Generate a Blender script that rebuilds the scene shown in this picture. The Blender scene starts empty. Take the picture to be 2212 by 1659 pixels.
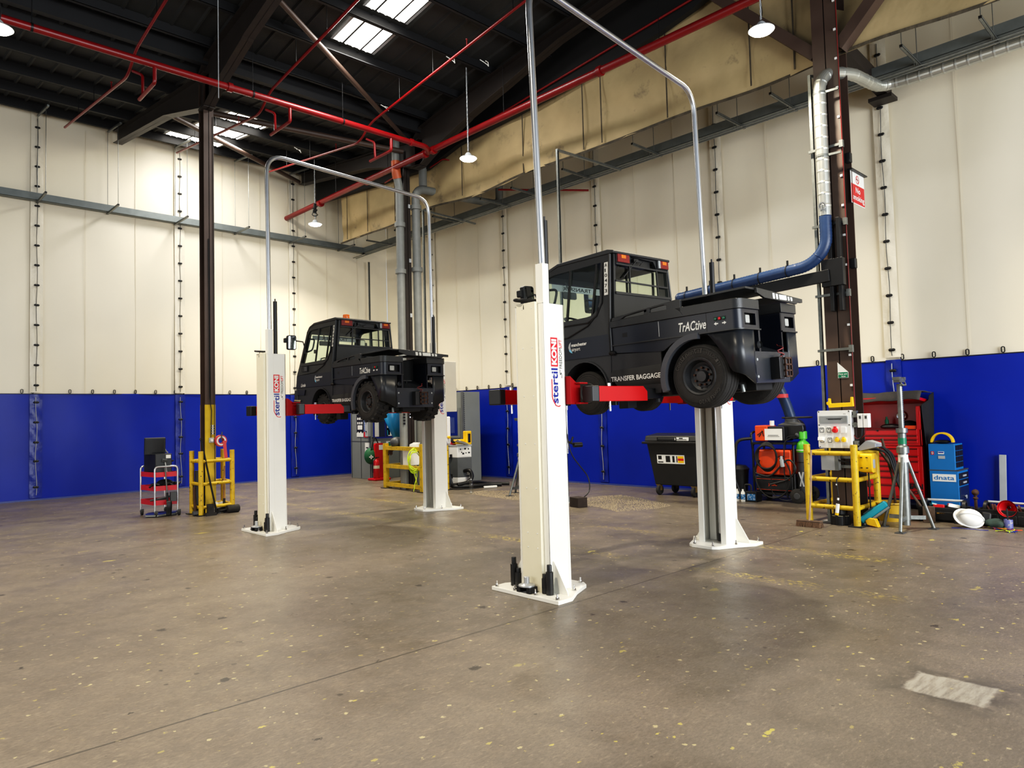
import bpy, bmesh, math, random
from mathutils import Vector, Matrix, Euler
from mathutils.geometry import tessellate_polygon
C = bpy.context.scene.collection
random.seed(7)
PI = math.pi
sin, cos = math.sin, math.cos


def lin(c):
    return tuple((x / 255 / 12.92) if x / 255 <= 0.04045 else ((x / 255 + 0.055) / 1.055) ** 2.4 for x in c)


MATS = {}


def mat(name, col, rough=0.5, metal=0.0, var=0.10, scale=6.0, bump=0.0, bscale=60.0, spec=0.5, coat=0.0, wear=None, wscale=14.0, wthr=0.62):
    """procedural painted / metal / plastic surface with tone variation, optional worn patches and fine bump"""
    if name in MATS:
        return MATS[name]
    m = bpy.data.materials.new(name)
    m.use_nodes = True
    nt = m.node_tree
    b = nt.nodes['Principled BSDF']
    b.inputs['Roughness'].default_value = rough
    b.inputs['Metallic'].default_value = metal
    b.inputs['Specular IOR Level'].default_value = spec
    b.inputs['Coat Weight'].default_value = coat
    c = lin(col)
    tc = nt.nodes.new('ShaderNodeTexCoord')
    n = nt.nodes.new('ShaderNodeTexNoise')
    n.inputs['Scale'].default_value = scale
    n.inputs['Detail'].default_value = 5
    nt.links.new(tc.outputs['Object'], n.inputs['Vector'])
    r = nt.nodes.new('ShaderNodeValToRGB')
    r.color_ramp.elements[0].position = 0.3
    r.color_ramp.elements[1].position = 0.7
    r.color_ramp.elements[0].color = (*[x * (1 - var) for x in c], 1)
    r.color_ramp.elements[1].color = (*[min(1, x * (1 + var)) for x in c], 1)
    nt.links.new(n.outputs['Fac'], r.inputs['Fac'])
    out = r.outputs['Color']
    if wear:
        w = nt.nodes.new('ShaderNodeTexNoise')
        w.inputs['Scale'].default_value = wscale
        w.inputs['Detail'].default_value = 8
        w.inputs['Roughness'].default_value = 0.7
        nt.links.new(tc.outputs['Object'], w.inputs['Vector'])
        wr = nt.nodes.new('ShaderNodeValToRGB')
        wr.color_ramp.elements[0].position = wthr
        wr.color_ramp.elements[1].position = wthr + (0.03 if wscale > 3 else 0.16)
        nt.links.new(w.outputs['Fac'], wr.inputs['Fac'])
        mx = nt.nodes.new('ShaderNodeMix')
        mx.data_type = 'RGBA'
        nt.links.new(wr.outputs['Color'], mx.inputs[0])
        nt.links.new(out, mx.inputs[6])
        mx.inputs[7].default_value = (*lin(wear), 1)
        out = mx.outputs[2]
    nt.links.new(out, b.inputs['Base Color'])
    if bump:
        bn = nt.nodes.new('ShaderNodeTexNoise')
        bn.inputs['Scale'].default_value = bscale
        bn.inputs['Detail'].default_value = 3
        nt.links.new(tc.outputs['Object'], bn.inputs['Vector'])
        bp = nt.nodes.new('ShaderNodeBump')
        bp.inputs['Strength'].default_value = bump
        bp.inputs['Distance'].default_value = 0.02
        nt.links.new(bn.outputs['Fac'], bp.inputs['Height'])
        nt.links.new(bp.outputs['Normal'], b.inputs['Normal'])
    MATS[name] = m
    return m


def emit(name, col, strength):
    if name in MATS:
        return MATS[name]
    m = mat(name, col, 0.4, var=0.02)
    b = m.node_tree.nodes['Principled BSDF']
    b.inputs['Emission Color'].default_value = (*lin(col), 1)
    b.inputs['Emission Strength'].default_value = strength
    return m


def glass(name, col, rough=0.02, alpha=0.2, var=0.05):
    """thin tinted sheet: mostly see-through, with a faint reflection"""
    if name in MATS:
        return MATS[name]
    m = bpy.data.materials.new(name)
    m.use_nodes = True
    nt = m.node_tree
    nt.nodes.remove(nt.nodes['Principled BSDF'])
    o = nt.nodes['Material Output']
    t = nt.nodes.new('ShaderNodeBsdfTransparent')
    t.inputs['Color'].default_value = (*lin(col), 1)
    g = nt.nodes.new('ShaderNodeBsdfGlossy')
    g.inputs['Roughness'].default_value = rough
    mx = nt.nodes.new('ShaderNodeMixShader')
    f = nt.nodes.new('ShaderNodeLayerWeight')
    pw = nt.nodes.new('ShaderNodeMath')
    pw.operation = 'POWER'
    pw.inputs[1].default_value = 4.0
    nt.links.new(f.outputs['Facing'], pw.inputs[0])
    ma = nt.nodes.new('ShaderNodeMath')
    ma.operation = 'MULTIPLY_ADD'
    ma.inputs[1].default_value = 0.6
    ma.inputs[2].default_value = alpha * 0.12
    nt.links.new(pw.outputs[0], ma.inputs[0])
    nt.links.new(ma.outputs[0], mx.inputs[0])
    nt.links.new(t.outputs[0], mx.inputs[1])
    nt.links.new(g.outputs[0], mx.inputs[2])
    nt.links.new(mx.outputs[0], o.inputs['Surface'])
    MATS[name] = m
    return m


class MB:
    def __init__(s):
        s.v = []
        s.f = []

    def add(s, vs, fs):
        n = len(s.v)
        s.v += [tuple(p) for p in vs]
        s.f += [tuple(n + i for i in q) for q in fs]
        return s

    def box(s, x0, x1, y0, y1, z0, z1):
        vs = [(x, y, z) for z in (z0, z1) for y in (y0, y1) for x in (x0, x1)]
        return s.add(vs, [(0, 2, 3, 1), (4, 5, 7, 6), (0, 1, 5, 4), (2, 6, 7, 3), (0, 4, 6, 2), (1, 3, 7, 5)])

    def obox(s, c, size, rot=(0, 0, 0)):
        M = rot if isinstance(rot, Matrix) else Euler(rot).to_matrix()
        h = [q / 2 for q in size]
        vs = [Vector(c) + M @ Vector((x * h[0], y * h[1], z * h[2])) for z in (-1, 1) for y in (-1, 1) for x in (-1, 1)]
        return s.add(vs, [(0, 2, 3, 1), (4, 5, 7, 6), (0, 1, 5, 4), (2, 6, 7, 3), (0, 4, 6, 2), (1, 3, 7, 5)])

    def bar(s, p, q, w, h, up=(0, 0, 1)):
        p, q = Vector(p), Vector(q)
        d = (q - p)
        L = d.length
        d.normalize()
        u = Vector(up)
        if abs(u.dot(d)) > 0.98:
            u = Vector((0, 1, 0))
        sx = d.cross(u).normalized()
        u = sx.cross(d).normalized()
        M = Matrix((sx, d, u)).transposed()
        return s.obox((p + q) / 2, (w, L, h), M)

    def tube(s, pts, r, n=10, caps=True):
        pts = [Vector(p) for p in pts]
        rings = []
        ref = None
        rs = r if isinstance(r, (list, tuple)) else [r] * len(pts)
        for i, p in enumerate(pts):
            a = pts[max(0, i - 1)]
            b = pts[min(len(pts) - 1, i + 1)]
            d = (b - a).normalized()
            if ref is None:
                ref = Vector((0, 0, 1)) if abs(d.z) < 0.9 else Vector((1, 0, 0))
            u = (ref - d * ref.dot(d))
            if u.length < 1e-4:
                u = Vector((0, 1, 0)) - d * d.y
            u.normalize()
            ref = u
            w = d.cross(u)
            rings.append([p + (u * cos(2 * PI * k / n) + w * sin(2 * PI * k / n)) * rs[i] for k in range(n)])
        vs = [q for rg in rings for q in rg]
        fs = []
        for i in range(len(pts) - 1):
            for k in range(n):
                fs.append((i * n + k, i * n + (k + 1) % n, (i + 1) * n + (k + 1) % n, (i + 1) * n + k))
        if caps:
            fs.append(tuple(range(n))[::-1])
            fs.append(tuple((len(pts) - 1) * n + k for k in range(n)))
        return s.add(vs, fs)

    def cyl(s, p, q, r, n=14, r2=None):
        return s.tube([p, q], [r, r if r2 is None else r2], n)

    def lathe(s, prof, o=(0, 0, 0), axis='z', n=24):
        """prof: list of (radius, height along axis)"""
        o = Vector(o)
        vs = []
        for r, t in prof:
            for k in range(n):
                a = 2 * PI * k / n
                c, d = r * cos(a), r * sin(a)
                vs.append(o + Vector({'z': (c, d, t), 'x': (t, c, d), 'y': (d, t, c)}[axis]))
        fs = []
        for i in range(len(prof) - 1):
            for k in range(n):
                fs.append((i * n + k, i * n + (k + 1) % n, (i + 1) * n + (k + 1) % n, (i + 1) * n + k))
        return s.add(vs, fs)

    def prism(s, poly, fn, w0, w1, holes=()):
        """extrude polygon (u,v) with holes from w0 to w1; fn(u,v,w) -> xyz"""
        loops = [list(poly)] + [list(h) for h in holes]
        tris = tessellate_polygon([[Vector((u, v, 0)) for u, v in lp] for lp in loops])
        flat = [p for lp in loops for p in lp]
        N = len(flat)
        vs = [fn(u, v, w0) for u, v in flat] + [fn(u, v, w1) for u, v in flat]
        fs = []
        for t in tris:
            fs.append(tuple(t))
            fs.append(tuple(N + i for i in t)[::-1])
        k = 0
        for lp in loops:
            m = len(lp)
            for i in range(m):
                j = (i + 1) % m
                fs.append((k + i, k + j, N + k + j, N + k + i))
            k += m
        return s.add(vs, fs)

    def sheet(s, poly, fn, w, holes=()):
        """single-sided flat polygon"""
        loops = [list(poly)] + [list(h) for h in holes]
        tris = tessellate_polygon([[Vector((u, v, 0)) for u, v in lp] for lp in loops])
        return s.add([fn(u, v, w) for lp in loops for u, v in lp], [tuple(t) for t in tris])

    def ell(s, c, r, nu=16, nv=10, v0=-1.0, v1=1.0):
        vs, fs = [], []
        for i in range(nv + 1):
            t = (v0 + (v1 - v0) * i / nv) * PI / 2
            for k in range(nu):
                a = 2 * PI * k / nu
                vs.append((c[0] + r[0] * cos(t) * cos(a), c[1] + r[1] * cos(t) * sin(a), c[2] + r[2] * sin(t)))
        for i in range(nv):
            for k in range(nu):
                fs.append((i * nu + k, i * nu + (k + 1) % nu, (i + 1) * nu + (k + 1) % nu, (i + 1) * nu + k))
        if v0 > -1:
            fs.append(tuple(range(nu))[::-1])
        return s.add(vs, fs)

    def grid(s, nu, nv, fn):
        vs = [fn(i / nu, j / nv) for j in range(nv + 1) for i in range(nu + 1)]
        w = nu + 1
        return s.add(vs, [(j * w + i, j * w + i + 1, (j + 1) * w + i + 1, (j + 1) * w + i) for j in range(nv) for i in range(nu)])

    def build(s, name, m, parent=None, bevel=0.0, seg=2, sharp=0.6, solid=0.0):
        me = bpy.data.meshes.new(name)
        me.from_pydata(s.v, [], s.f)
        bm = bmesh.new()
        bm.from_mesh(me)
        bmesh.ops.remove_doubles(bm, verts=bm.verts, dist=1e-5)
        bmesh.ops.recalc_face_normals(bm, faces=bm.faces)
        bm.to_mesh(me)
        bm.free()
        me.polygons.foreach_set('use_smooth', [True] * len(me.polygons))
        me.set_sharp_from_angle(angle=sharp)
        me.materials.append(m)
        o = bpy.data.objects.new(name, me)
        C.objects.link(o)
        if parent:
            o.parent = parent
        if solid:
            q = o.modifiers.new('solid', 'SOLIDIFY')
            q.thickness = solid
        if bevel:
            q = o.modifiers.new('bevel', 'BEVEL')
            q.width = bevel
            q.segments = seg
            q.limit_method = 'ANGLE'
            q.angle_limit = 0.7
            q.harden_normals = True
        return o


def tag(o, label=None, cat=None, group=None, kind=None):
    if label:
        o['label'] = label
    if cat:
        o['category'] = cat
    if group:
        o['group'] = group
    if kind:
        o['kind'] = kind
    return o


def thing(name, label, cat, loc=(0, 0, 0), rz=0.0, group=None, kind=None):
    o = bpy.data.objects.new(name, None)
    C.objects.link(o)
    o.location = loc
    o.rotation_euler = (0, 0, rz)
    o.empty_display_size = 0.1
    return tag(o, label, cat, group, kind)


def copy_tree(o, parent=None):
    c = o.copy()
    C.objects.link(c)
    c.parent = parent
    for ch in list(o.children):
        copy_tree(ch, c)
    return c


def text(body, m, parent, o, u, v, w, h, name='lettering', bold=0.0, shear=0.0, d=0.0015):
    """flat lettering fitted to w x h, lower-left corner at o, running along u with v upward"""
    cu = bpy.data.curves.new('t', 'FONT')
    cu.body = body
    cu.offset = bold
    cu.shear = shear
    cu.resolution_u = 3
    t = bpy.data.objects.new('t', cu)
    C.objects.link(t)
    dg = bpy.context.evaluated_depsgraph_get()
    me = bpy.data.meshes.new_from_object(t.evaluated_get(dg))
    bpy.data.objects.remove(t)
    xs = [p.co.x for p in me.vertices]
    ys = [p.co.y for p in me.vertices]
    x0, x1, y0, y1 = min(xs), max(xs), min(ys), max(ys)
    u, v, o = Vector(u).normalized(), Vector(v).normalized(), Vector(o)
    nrm = u.cross(v).normalized()
    for p in me.vertices:
        p.co = o + u * ((p.co.x - x0) / (x1 - x0) * w) + v * ((p.co.y - y0) / (y1 - y0) * h) + nrm * d
    me.name = name
    me.materials.clear()
    me.materials.append(m)
    ob = bpy.data.objects.new(name, me)
    C.objects.link(ob)
    ob.parent = parent
    return ob


def arc(c, r, a0, a1, n):
    return [(c[0] + r * cos(math.radians(a0 + (a1 - a0) * i / n)), c[1] + r * sin(math.radians(a0 + (a1 - a0) * i / n))) for i in range(n + 1)]


def rrect(x0, x1, y0, y1, r, n=4):
    return (arc((x1 - r, y1 - r), r, 0, 90, n) + arc((x0 + r, y1 - r), r, 90, 180, n)
            + arc((x0 + r, y0 + r), r, 180, 270, n) + arc((x1 - r, y0 + r), r, 270, 360, n))


def bend(pts, r, n=6):
    """polyline with rounded corners"""
    P = [Vector(p) for p in pts]
    out = [P[0]]
    for i in range(1, len(P) - 1):
        a, b, c = P[i - 1], P[i], P[i + 1]
        d0, d1 = (a - b), (c - b)
        rr = min(r, d0.length * 0.49, d1.length * 0.49)
        p, q = b + d0.normalized() * rr, b + d1.normalized() * rr
        for k in range(n + 1):
            t = k / n
            out.append(p * (1 - t) ** 2 + b * 2 * t * (1 - t) + q * t ** 2)
    out.append(P[-1])
    return out


XZ = lambda u, v, w: (u, w, v)      # polygon in x,z extruded along y
YZ = lambda u, v, w: (w, u, v)      # polygon in y,z extruded along x
XY = lambda u, v, w: (u, v, w)      # polygon in x,y extruded along z

# ---------------------------------------------------------------- materials
M = dict(
    cream=mat('cream pvc', (234, 225, 203), 0.40, var=0.03, scale=0.6, bump=0.25, bscale=2.0),
    creamflap=mat('cream pvc flap', (228, 220, 200), 0.35, var=0.05, scale=5, bump=0.3, bscale=16),
    blue=mat('blue pvc', (5, 38, 156), 0.38, spec=0.3, var=0.10, scale=0.8, bump=0.2, bscale=2.5),
    blueflap=mat('blue pvc flap', (8, 36, 138), 0.32, var=0.12, scale=8, bump=0.25, bscale=14),
    black=mat('black plastic', (22, 22, 23), 0.45, var=0.15),
    rubber=mat('tyre rubber', (38, 36, 34), 0.8, var=0.2, scale=18, bump=0.2, bscale=90),
    blackmetal=mat('black metal', (26, 26, 27), 0.4, 0.3, var=0.15),
    brown=mat('brown steel paint', (74, 58, 49), 0.5, var=0.12, scale=3),
    darkbrown=mat('dark brown steel paint', (40, 33, 29), 0.55, var=0.15, scale=3),
    roofsheet=mat('roof sheet', (42, 42, 40), 0.7, var=0.18, scale=1.5, bump=0.1),
    purlin=mat('purlin', (24, 24, 26), 0.6, var=0.15, scale=3),
    galv=mat('galvanised steel', (128, 131, 128), 0.4, 0.75, var=0.15, scale=20),
    trunk=mat('galvanised trunking', (112, 118, 117), 0.5, 0.35, var=0.10, scale=6),
    duct=mat('spiral duct', (186, 187, 180), 0.34, 0.75, var=0.08, scale=5),
    alu=mat('polished tube', (196, 198, 200), 0.28, 0.9, var=0.05, scale=10),
    chrome=mat('chrome', (205, 205, 205), 0.12, 1.0, var=0.03),
    redpipe=mat('red pipe paint', (124, 10, 14), 0.35, var=0.12, scale=4),
    canvas=mat('canvas dust screen', (176, 156, 116), 0.75, var=0.14, scale=1.2, bump=1.0, bscale=2.6, wear=(104, 94, 76), wscale=1.6, wthr=0.57),
    canvashem=mat('canvas hem', (74, 66, 52), 0.8, var=0.4, scale=6, bump=0.6, bscale=16),
    white=mat('white powder coat', (238, 236, 226), 0.35, var=0.02, scale=3),
    whiteplastic=mat('white plastic', (232, 232, 228), 0.4, var=0.03),
    paper=mat('white sticker', (228, 228, 222), 0.5, var=0.03),
    red=mat('red lift paint', (192, 2, 6), 0.45, spec=0.2, var=0.05, scale=5),
    dred=mat('dark red lift paint', (150, 3, 10), 0.5, spec=0.2, var=0.05, scale=5),
    grey=mat('grey paint', (112, 116, 114), 0.5, var=0.06, scale=3),
    lgrey=mat('light grey', (168, 172, 174), 0.45, var=0.05),
    dgrey=mat('dark grey', (66, 68, 70), 0.5, var=0.08),
    yellow=mat('worn yellow paint', (204, 168, 30), 0.5, var=0.16, scale=7, wear=(62, 52, 34), wscale=20, wthr=0.60),
    yplastic=mat('yellow plastic', (238, 188, 16), 0.4, var=0.06),
    colyellow=mat('column yellow', (198, 168, 24), 0.5, var=0.12, scale=5, wear=(70, 72, 66), wscale=9, wthr=0.72),
    charcoal=mat('charcoal panel', (37, 38, 39), 0.42, var=0.12, scale=5, bump=0.08, bscale=120),
    navy=mat('navy panel', (15, 20, 33), 0.36, var=0.12, scale=4),
    charscuff=mat('charcoal scuffed', (38, 41, 46), 0.36, var=0.12, scale=5, wear=(150, 148, 140), wscale=30, wthr=0.735),
    under=mat('underbody', (20, 19, 18), 0.7, var=0.3, scale=10),
    rim=mat('wheel rim', (52, 53, 55), 0.5, 0.3, var=0.2, scale=18),
    rust=mat('rusty steel', (72, 48, 36), 0.75, 0.2, var=0.3, scale=30),
    amber=mat('amber lens', (240, 112, 10), 0.25, var=0.1, scale=40),
    redlens=mat('red lens', (120, 8, 12), 0.25, var=0.15, scale=40),
    clearlens=mat('clear lens', (160, 162, 160), 0.2, var=0.15, scale=50),
    green=mat('green button', (12, 90, 64), 0.3, var=0.1),
    signred=mat('sign red', (200, 18, 26), 0.4, var=0.03),
    signgreen=mat('sign green', (10, 116, 82), 0.4, var=0.03),
    logoblue=mat('logo blue', (16, 36, 140), 0.4, var=0.02),
    logored=mat('logo red', (216, 16, 34), 0.4, var=0.02),
    ink=mat('black ink', (18, 18, 20), 0.5, var=0.02),
    orange=mat('orange paint', (222, 74, 20), 0.45, var=0.05),
    bluehose=mat('blue hose', (34, 56, 92), 0.4, var=0.1, scale=20),
    toolred=mat('tool chest red', (176, 8, 16), 0.3, var=0.04),
    toolblue=mat('tool cabinet blue', (26, 112, 178), 0.4, var=0.05),
    teal=mat('teal plastic', (16, 138, 160), 0.4, var=0.05),
    cylgreen=mat('bright green', (78, 176, 50), 0.4, var=0.05),
    cylgrey=mat('cylinder grey', (62, 64, 68), 0.5, var=0.1, scale=10),
    wood=mat('ash wood', (158, 112, 66), 0.6, var=0.2, scale=14),
    darkwood=mat('stained timber', (84, 66, 52), 0.8, var=0.3, scale=16),
    bristle=mat('broom bristle', (98, 74, 54), 0.9, var=0.3, scale=40),
    cover=mat('dust cover cloth', (64, 60, 57), 0.85, var=0.2, scale=5, bump=0.4, bscale=12),
    blackcloth=mat('black cloth', (20, 20, 21), 0.85, var=0.2, bump=0.3, bscale=14),
    cable=mat('black cable', (18, 18, 18), 0.5, var=0.1),
    lime=mat('lime cable', (190, 214, 40), 0.5, var=0.05),
    bagreen=mat('green bag', (24, 92, 56), 0.7, var=0.15, scale=14),
    ext=mat('extinguisher red', (190, 12, 20), 0.3, var=0.04),
    bluecone=mat('cyan hopper', (22, 132, 184), 0.4, var=0.05),
    pvcgrey=mat('grey pvc pipe', (122, 124, 120), 0.45, var=0.08, scale=8),
    bluescale=mat('blue case', (32, 46, 122), 0.45, var=0.08),
    pink=mat('barrier tape red', (198, 70, 74), 0.5, var=0.1),
    cabpaint=mat('cabin grey', (124, 128, 124), 0.5, var=0.05, scale=2),
    darkglass=mat('dark window film', (26, 36, 62), 0.15, var=0.2, scale=2),
    gravel=mat('absorbent granules', (150, 137, 114), 0.9, var=0.25, scale=30),
)
# ---------------------------------------------------------------- camera
cam = bpy.data.objects.new('camera', bpy.data.cameras.new('camera'))
C.objects.link(cam)
R0 = Vector((0.72286841, -0.69050142, -0.02586613))
R1 = Vector((0.01316299, 0.05118757, -0.99860231))
R2 = Vector((0.69086033, 0.72151759, 0.04609094))
mw = Matrix((R0, -R1, -R2)).transposed().to_4x4()
mw.translation = (0, 0, 1.6)
cam.matrix_world = mw
cam.data.sensor_width = 36
cam.data.sensor_fit = 'HORIZONTAL'
cam.data.lens = 1530 / 2212 * 36
cam.data.clip_start = 0.05
bpy.context.scene.camera = cam

# ---------------------------------------------------------------- floor


def floor_material():
    m = bpy.data.materials.new('worn concrete')
    m.use_nodes = True
    nt = m.node_tree
    N, L = nt.nodes, nt.links
    b = N['Principled BSDF']
    tc = N.new('ShaderNodeTexCoord')
    P = tc.outputs['Object']

    def noise(scale, det=6, rough=0.6, vec=None, dist=0.0):
        n = N.new('ShaderNodeTexNoise')
        n.inputs['Scale'].default_value = scale
        n.inputs['Detail'].default_value = det
        n.inputs['Roughness'].default_value = rough
        n.inputs['Distortion'].default_value = dist
        L.new(vec or P, n.inputs['Vector'])
        return n.outputs['Fac']

    def ramp(f, a, c, x0=0.0, x1=1.0):
        r = N.new('ShaderNodeMapRange')
        L.new(f, r.inputs[0])
        r.inputs[1].default_value = a
        r.inputs[2].default_value = c
        r.inputs[3].default_value = x0
        r.inputs[4].default_value = x1
        return r.outputs[0]

    def math_(op, a, c=None):
        q = N.new('ShaderNodeMath')
        q.operation = op
        for i, x in enumerate((a, c)):
            if x is None:
                continue
            if isinstance(x, (int, float)):
                q.inputs[i].default_value = x
            else:
                L.new(x, q.inputs[i])
        return q.outputs[0]

    def mix(f, a, c):
        q = N.new('ShaderNodeMix')
        q.data_type = 'RGBA'
        if isinstance(f, (int, float)):
            q.inputs[0].default_value = f
        else:
            L.new(f, q.inputs[0])
        for i, x in ((6, a), (7, c)):
            if isinstance(x, tuple):
                q.inputs[i].default_value = (*lin(x), 1)
            else:
                L.new(x, q.inputs[i])
        return q.outputs[2]

    def mapped(sx, sy, rz=0.0):
        q = N.new('ShaderNodeMapping')
        q.inputs['Scale'].default_value = (sx, sy, 1)
        q.inputs['Rotation'].default_value = (0, 0, rz)
        L.new(P, q.inputs['Vector'])
        return q.outputs[0]

    sep = N.new('ShaderNodeSeparateXYZ')
    L.new(P, sep.inputs[0])
    X, Y = sep.outputs[0], sep.outputs[1]
    col = mix(ramp(noise(0.32, 4), 0.36, 0.66), (104, 95, 84), (130, 120, 107))
    col = mix(ramp(noise(1.3, 8, 0.65, dist=0.6), 0.40, 0.72, 0, 0.65), col, (84, 74, 62))
    col = mix(ramp(noise(5.5, 8, 0.7), 0.46, 0.78, 0, 0.5), col, (140, 127, 110))
    col = mix(ramp(noise(34, 8, 0.8, mapped(1.0, 2.2, 0.6)), 0.44, 0.64, 0, 0.55), col, (76, 68, 58))
    col = mix(ramp(noise(22, 8, 0.8, mapped(0.6, 2.0, -0.5)), 0.54, 0.68, 0, 0.55), col, (166, 154, 134))
    col = mix(ramp(noise(60, 6, 0.85), 0.60, 0.68, 0, 0.6), col, (60, 53, 45))
    col = mix(ramp(noise(48, 6, 0.85, mapped(1.3, 0.8, 0.2)), 0.62, 0.69, 0, 0.7), col, (182, 172, 140))
    # floor is darker in noisy patches around each lift
    dx = math_('DIVIDE', math_('SUBTRACT', X, 7.0), 2.6)
    dy = math_('DIVIDE', math_('SUBTRACT', Y, 4.6), 3.4)
    rr = math_('SQRT', math_('ADD', math_('MULTIPLY', dx, dx), math_('MULTIPLY', dy, dy)))
    oil = math_('MULTIPLY', ramp(rr, 1.15, 0.35), ramp(noise(0.9, 6, 0.65), 0.36, 0.62))
    col = mix(math_('MULTIPLY', oil, 0.7), col, (64, 58, 50))
    dy2 = math_('DIVIDE', math_('SUBTRACT', Y, 10.0), 2.6)
    rr2 = math_('SQRT', math_('ADD', math_('MULTIPLY', dx, dx), math_('MULTIPLY', dy2, dy2)))
    dark_bay2 = math_('MULTIPLY', ramp(rr2, 1.1, 0.35), ramp(noise(1.1, 6, 0.65), 0.40, 0.64))
    col = mix(math_('MULTIPLY', dark_bay2, 0.5), col, (76, 70, 60))
    def spots(scale, r, share, soft=0.6, vec=None, wob=0.5, off=0.0):
        """irregular spots of about r metres in a random share of the cells"""
        q = N.new('ShaderNodeVectorMath')
        q.operation = 'ADD'
        L.new(vec or P, q.inputs[0])
        q.inputs[1].default_value = (off, off * 1.7, 0)
        v = N.new('ShaderNodeTexVoronoi')
        v.inputs['Scale'].default_value = scale
        L.new(q.outputs[0], v.inputs['Vector'])
        sp = N.new('ShaderNodeSeparateColor')
        L.new(v.outputs['Color'], sp.inputs[0])
        size = math_('MULTIPLY', math_('ADD', sp.outputs[1], 0.35), r * scale)
        d_ = math_('ADD', v.outputs['Distance'], math_('MULTIPLY', math_('SUBTRACT', noise(9.0 / max(r, 0.01) * 0.02 * 3, 4, 0.7), 0.5), wob * r * scale * 4))
        inside = math_('LESS_THAN', d_, size)
        pick = math_('LESS_THAN', sp.outputs[0], share)
        return math_('MULTIPLY', inside, pick)

    patchy = ramp(noise(0.7, 4), 0.40, 0.58, 0.25, 1.0)
    col = mix(math_('MULTIPLY', spots(2.8, 0.030, 0.75, wob=1.3), 0.85), col, (44, 39, 35))
    col = mix(math_('MULTIPLY', spots(5.0, 0.014, 0.5, off=3.3), 0.7), col, (58, 51, 44))
    col = mix(math_('MULTIPLY', spots(9.0, 0.011, 0.9, off=5.1, wob=1.0), 0.85), col, (186, 172, 132))
    col = mix(math_('MULTIPLY', math_('MULTIPLY', spots(6.5, 0.014, 0.75, vec=mapped(1.0, 1.6, 0.7), wob=1.2, off=9.2), patchy), 0.85), col, (190, 174, 92))
    col = mix(math_('MULTIPLY', math_('MULTIPLY', spots(1.3, 0.055, 0.35, vec=mapped(1.0, 2.2, 0.75), wob=1.6, off=1.2), patchy), 0.85), col, (192, 178, 84))
    sc = ramp(noise(3.0, 10, 0.75, mapped(1.0, 3.0, 0.4), 1.0), 0.62, 0.70)
    col = mix(math_('MULTIPLY', sc, 0.45), col, (72, 66, 60))
    # pale hairline scratches
    hs = ramp(noise(9, 6, 0.7, mapped(0.5, 5.0, -0.3)), 0.665, 0.71)
    col = mix(math_('MULTIPLY', hs, 0.5), col, (184, 172, 148))
    # yellow paint flecks
    fl = ramp(noise(15, 5, 0.62, mapped(1.0, 1.7, 0.75)), 0.695, 0.712)
    fl = math_('MULTIPLY', fl, ramp(noise(1.2, 4), 0.40, 0.5))
    col = mix(math_('MULTIPLY', fl, 0.9), col, (196, 176, 84))
    # worn yellow bay lines along the lifts
    for xc in (6.42, 7.92):
        d = math_('ABSOLUTE', math_('SUBTRACT', X, xc))
        band = ramp(d, 0.15, 0.06)
        worn = ramp(noise(20, 8, 0.72, mapped(1.6, 0.8, 0.1)), 0.52, 0.58)
        keep = ramp(noise(0.8, 3, vec=mapped(1, 1)), 0.44, 0.56)
        f = math_('MULTIPLY', math_('MULTIPLY', band, worn), keep)
        f = math_('MULTIPLY', f, ramp(Y, 2.0, 2.4))
        col = mix(math_('MULTIPLY', f, 0.85), col, (190, 172, 74))
    # pale ground-off patch with dark scuff round it, near the right foreground
    qx = math_('DIVIDE', math_('ABSOLUTE', math_('SUBTRACT', X, 4.58)), 0.17)
    qy = math_('DIVIDE', math_('ABSOLUTE', math_('SUBTRACT', Y, 1.27)), 0.20)
    sq = math_('MAXIMUM', qx, qy)
    sqn = math_('ADD', sq, math_('MULTIPLY', noise(9, 5), 0.5))
    col = mix(math_('MULTIPLY', ramp(sqn, 2.3, 1.25), ramp(noise(4, 6, 0.7), 0.42, 0.54, 0, 0.85)), col, (72, 66, 60))
    col = mix(math_('MULTIPLY', ramp(sqn, 1.32, 1.18, 0, 0.8), ramp(noise(7, 8, 0.75, mapped(0.5, 3.0, 0.5)), 0.36, 0.56, 0.35, 1.0)), col, (172, 166, 154))
    # slab joints
    for axis, c in ((Y, 4.09), (Y, 10.3), (X, 9.55), (Y, 14.6)):
        w = math_('ADD', axis, math_('MULTIPLY', math_('SUBTRACT', noise(2, 4), 0.5), 0.02))
        d = math_('ABSOLUTE', math_('SUBTRACT', w, c))
        col = mix(ramp(d, 0.011, 0.005, 0, 0.8), col, (48, 43, 38))
    L.new(col, b.inputs['Base Color'])
    L.new(ramp(noise(1.5, 6), 0.3, 0.7, 0.27, 0.50), b.inputs['Roughness'])
    b.inputs['Specular IOR Level'].default_value = 0.42
    bp = N.new('ShaderNodeBump')
    bp.inputs['Strength'].default_value = 0.25
    bp.inputs['Distance'].default_value = 0.01
    L.new(noise(14, 8, 0.7), bp.inputs['Height'])
    L.new(bp.outputs['Normal'], b.inputs['Normal'])
    return m


def struct(o, label=None, cat=None):
    return tag(o, label, cat, kind='structure')


struct(MB().box(-8, 13.6, -9, 19.8, -0.25, 0).build('floor', floor_material()))

# ---------------------------------------------------------------- walls: cream PVC over a blue lower sheet
YW, XW = 19.0, 12.75


def wob(a, b):
    return 0.012 * sin(a * 2.1 + 0.7 * sin(b * 1.3)) + 0.008 * sin(a * 5.3 + b * 0.9)


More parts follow.
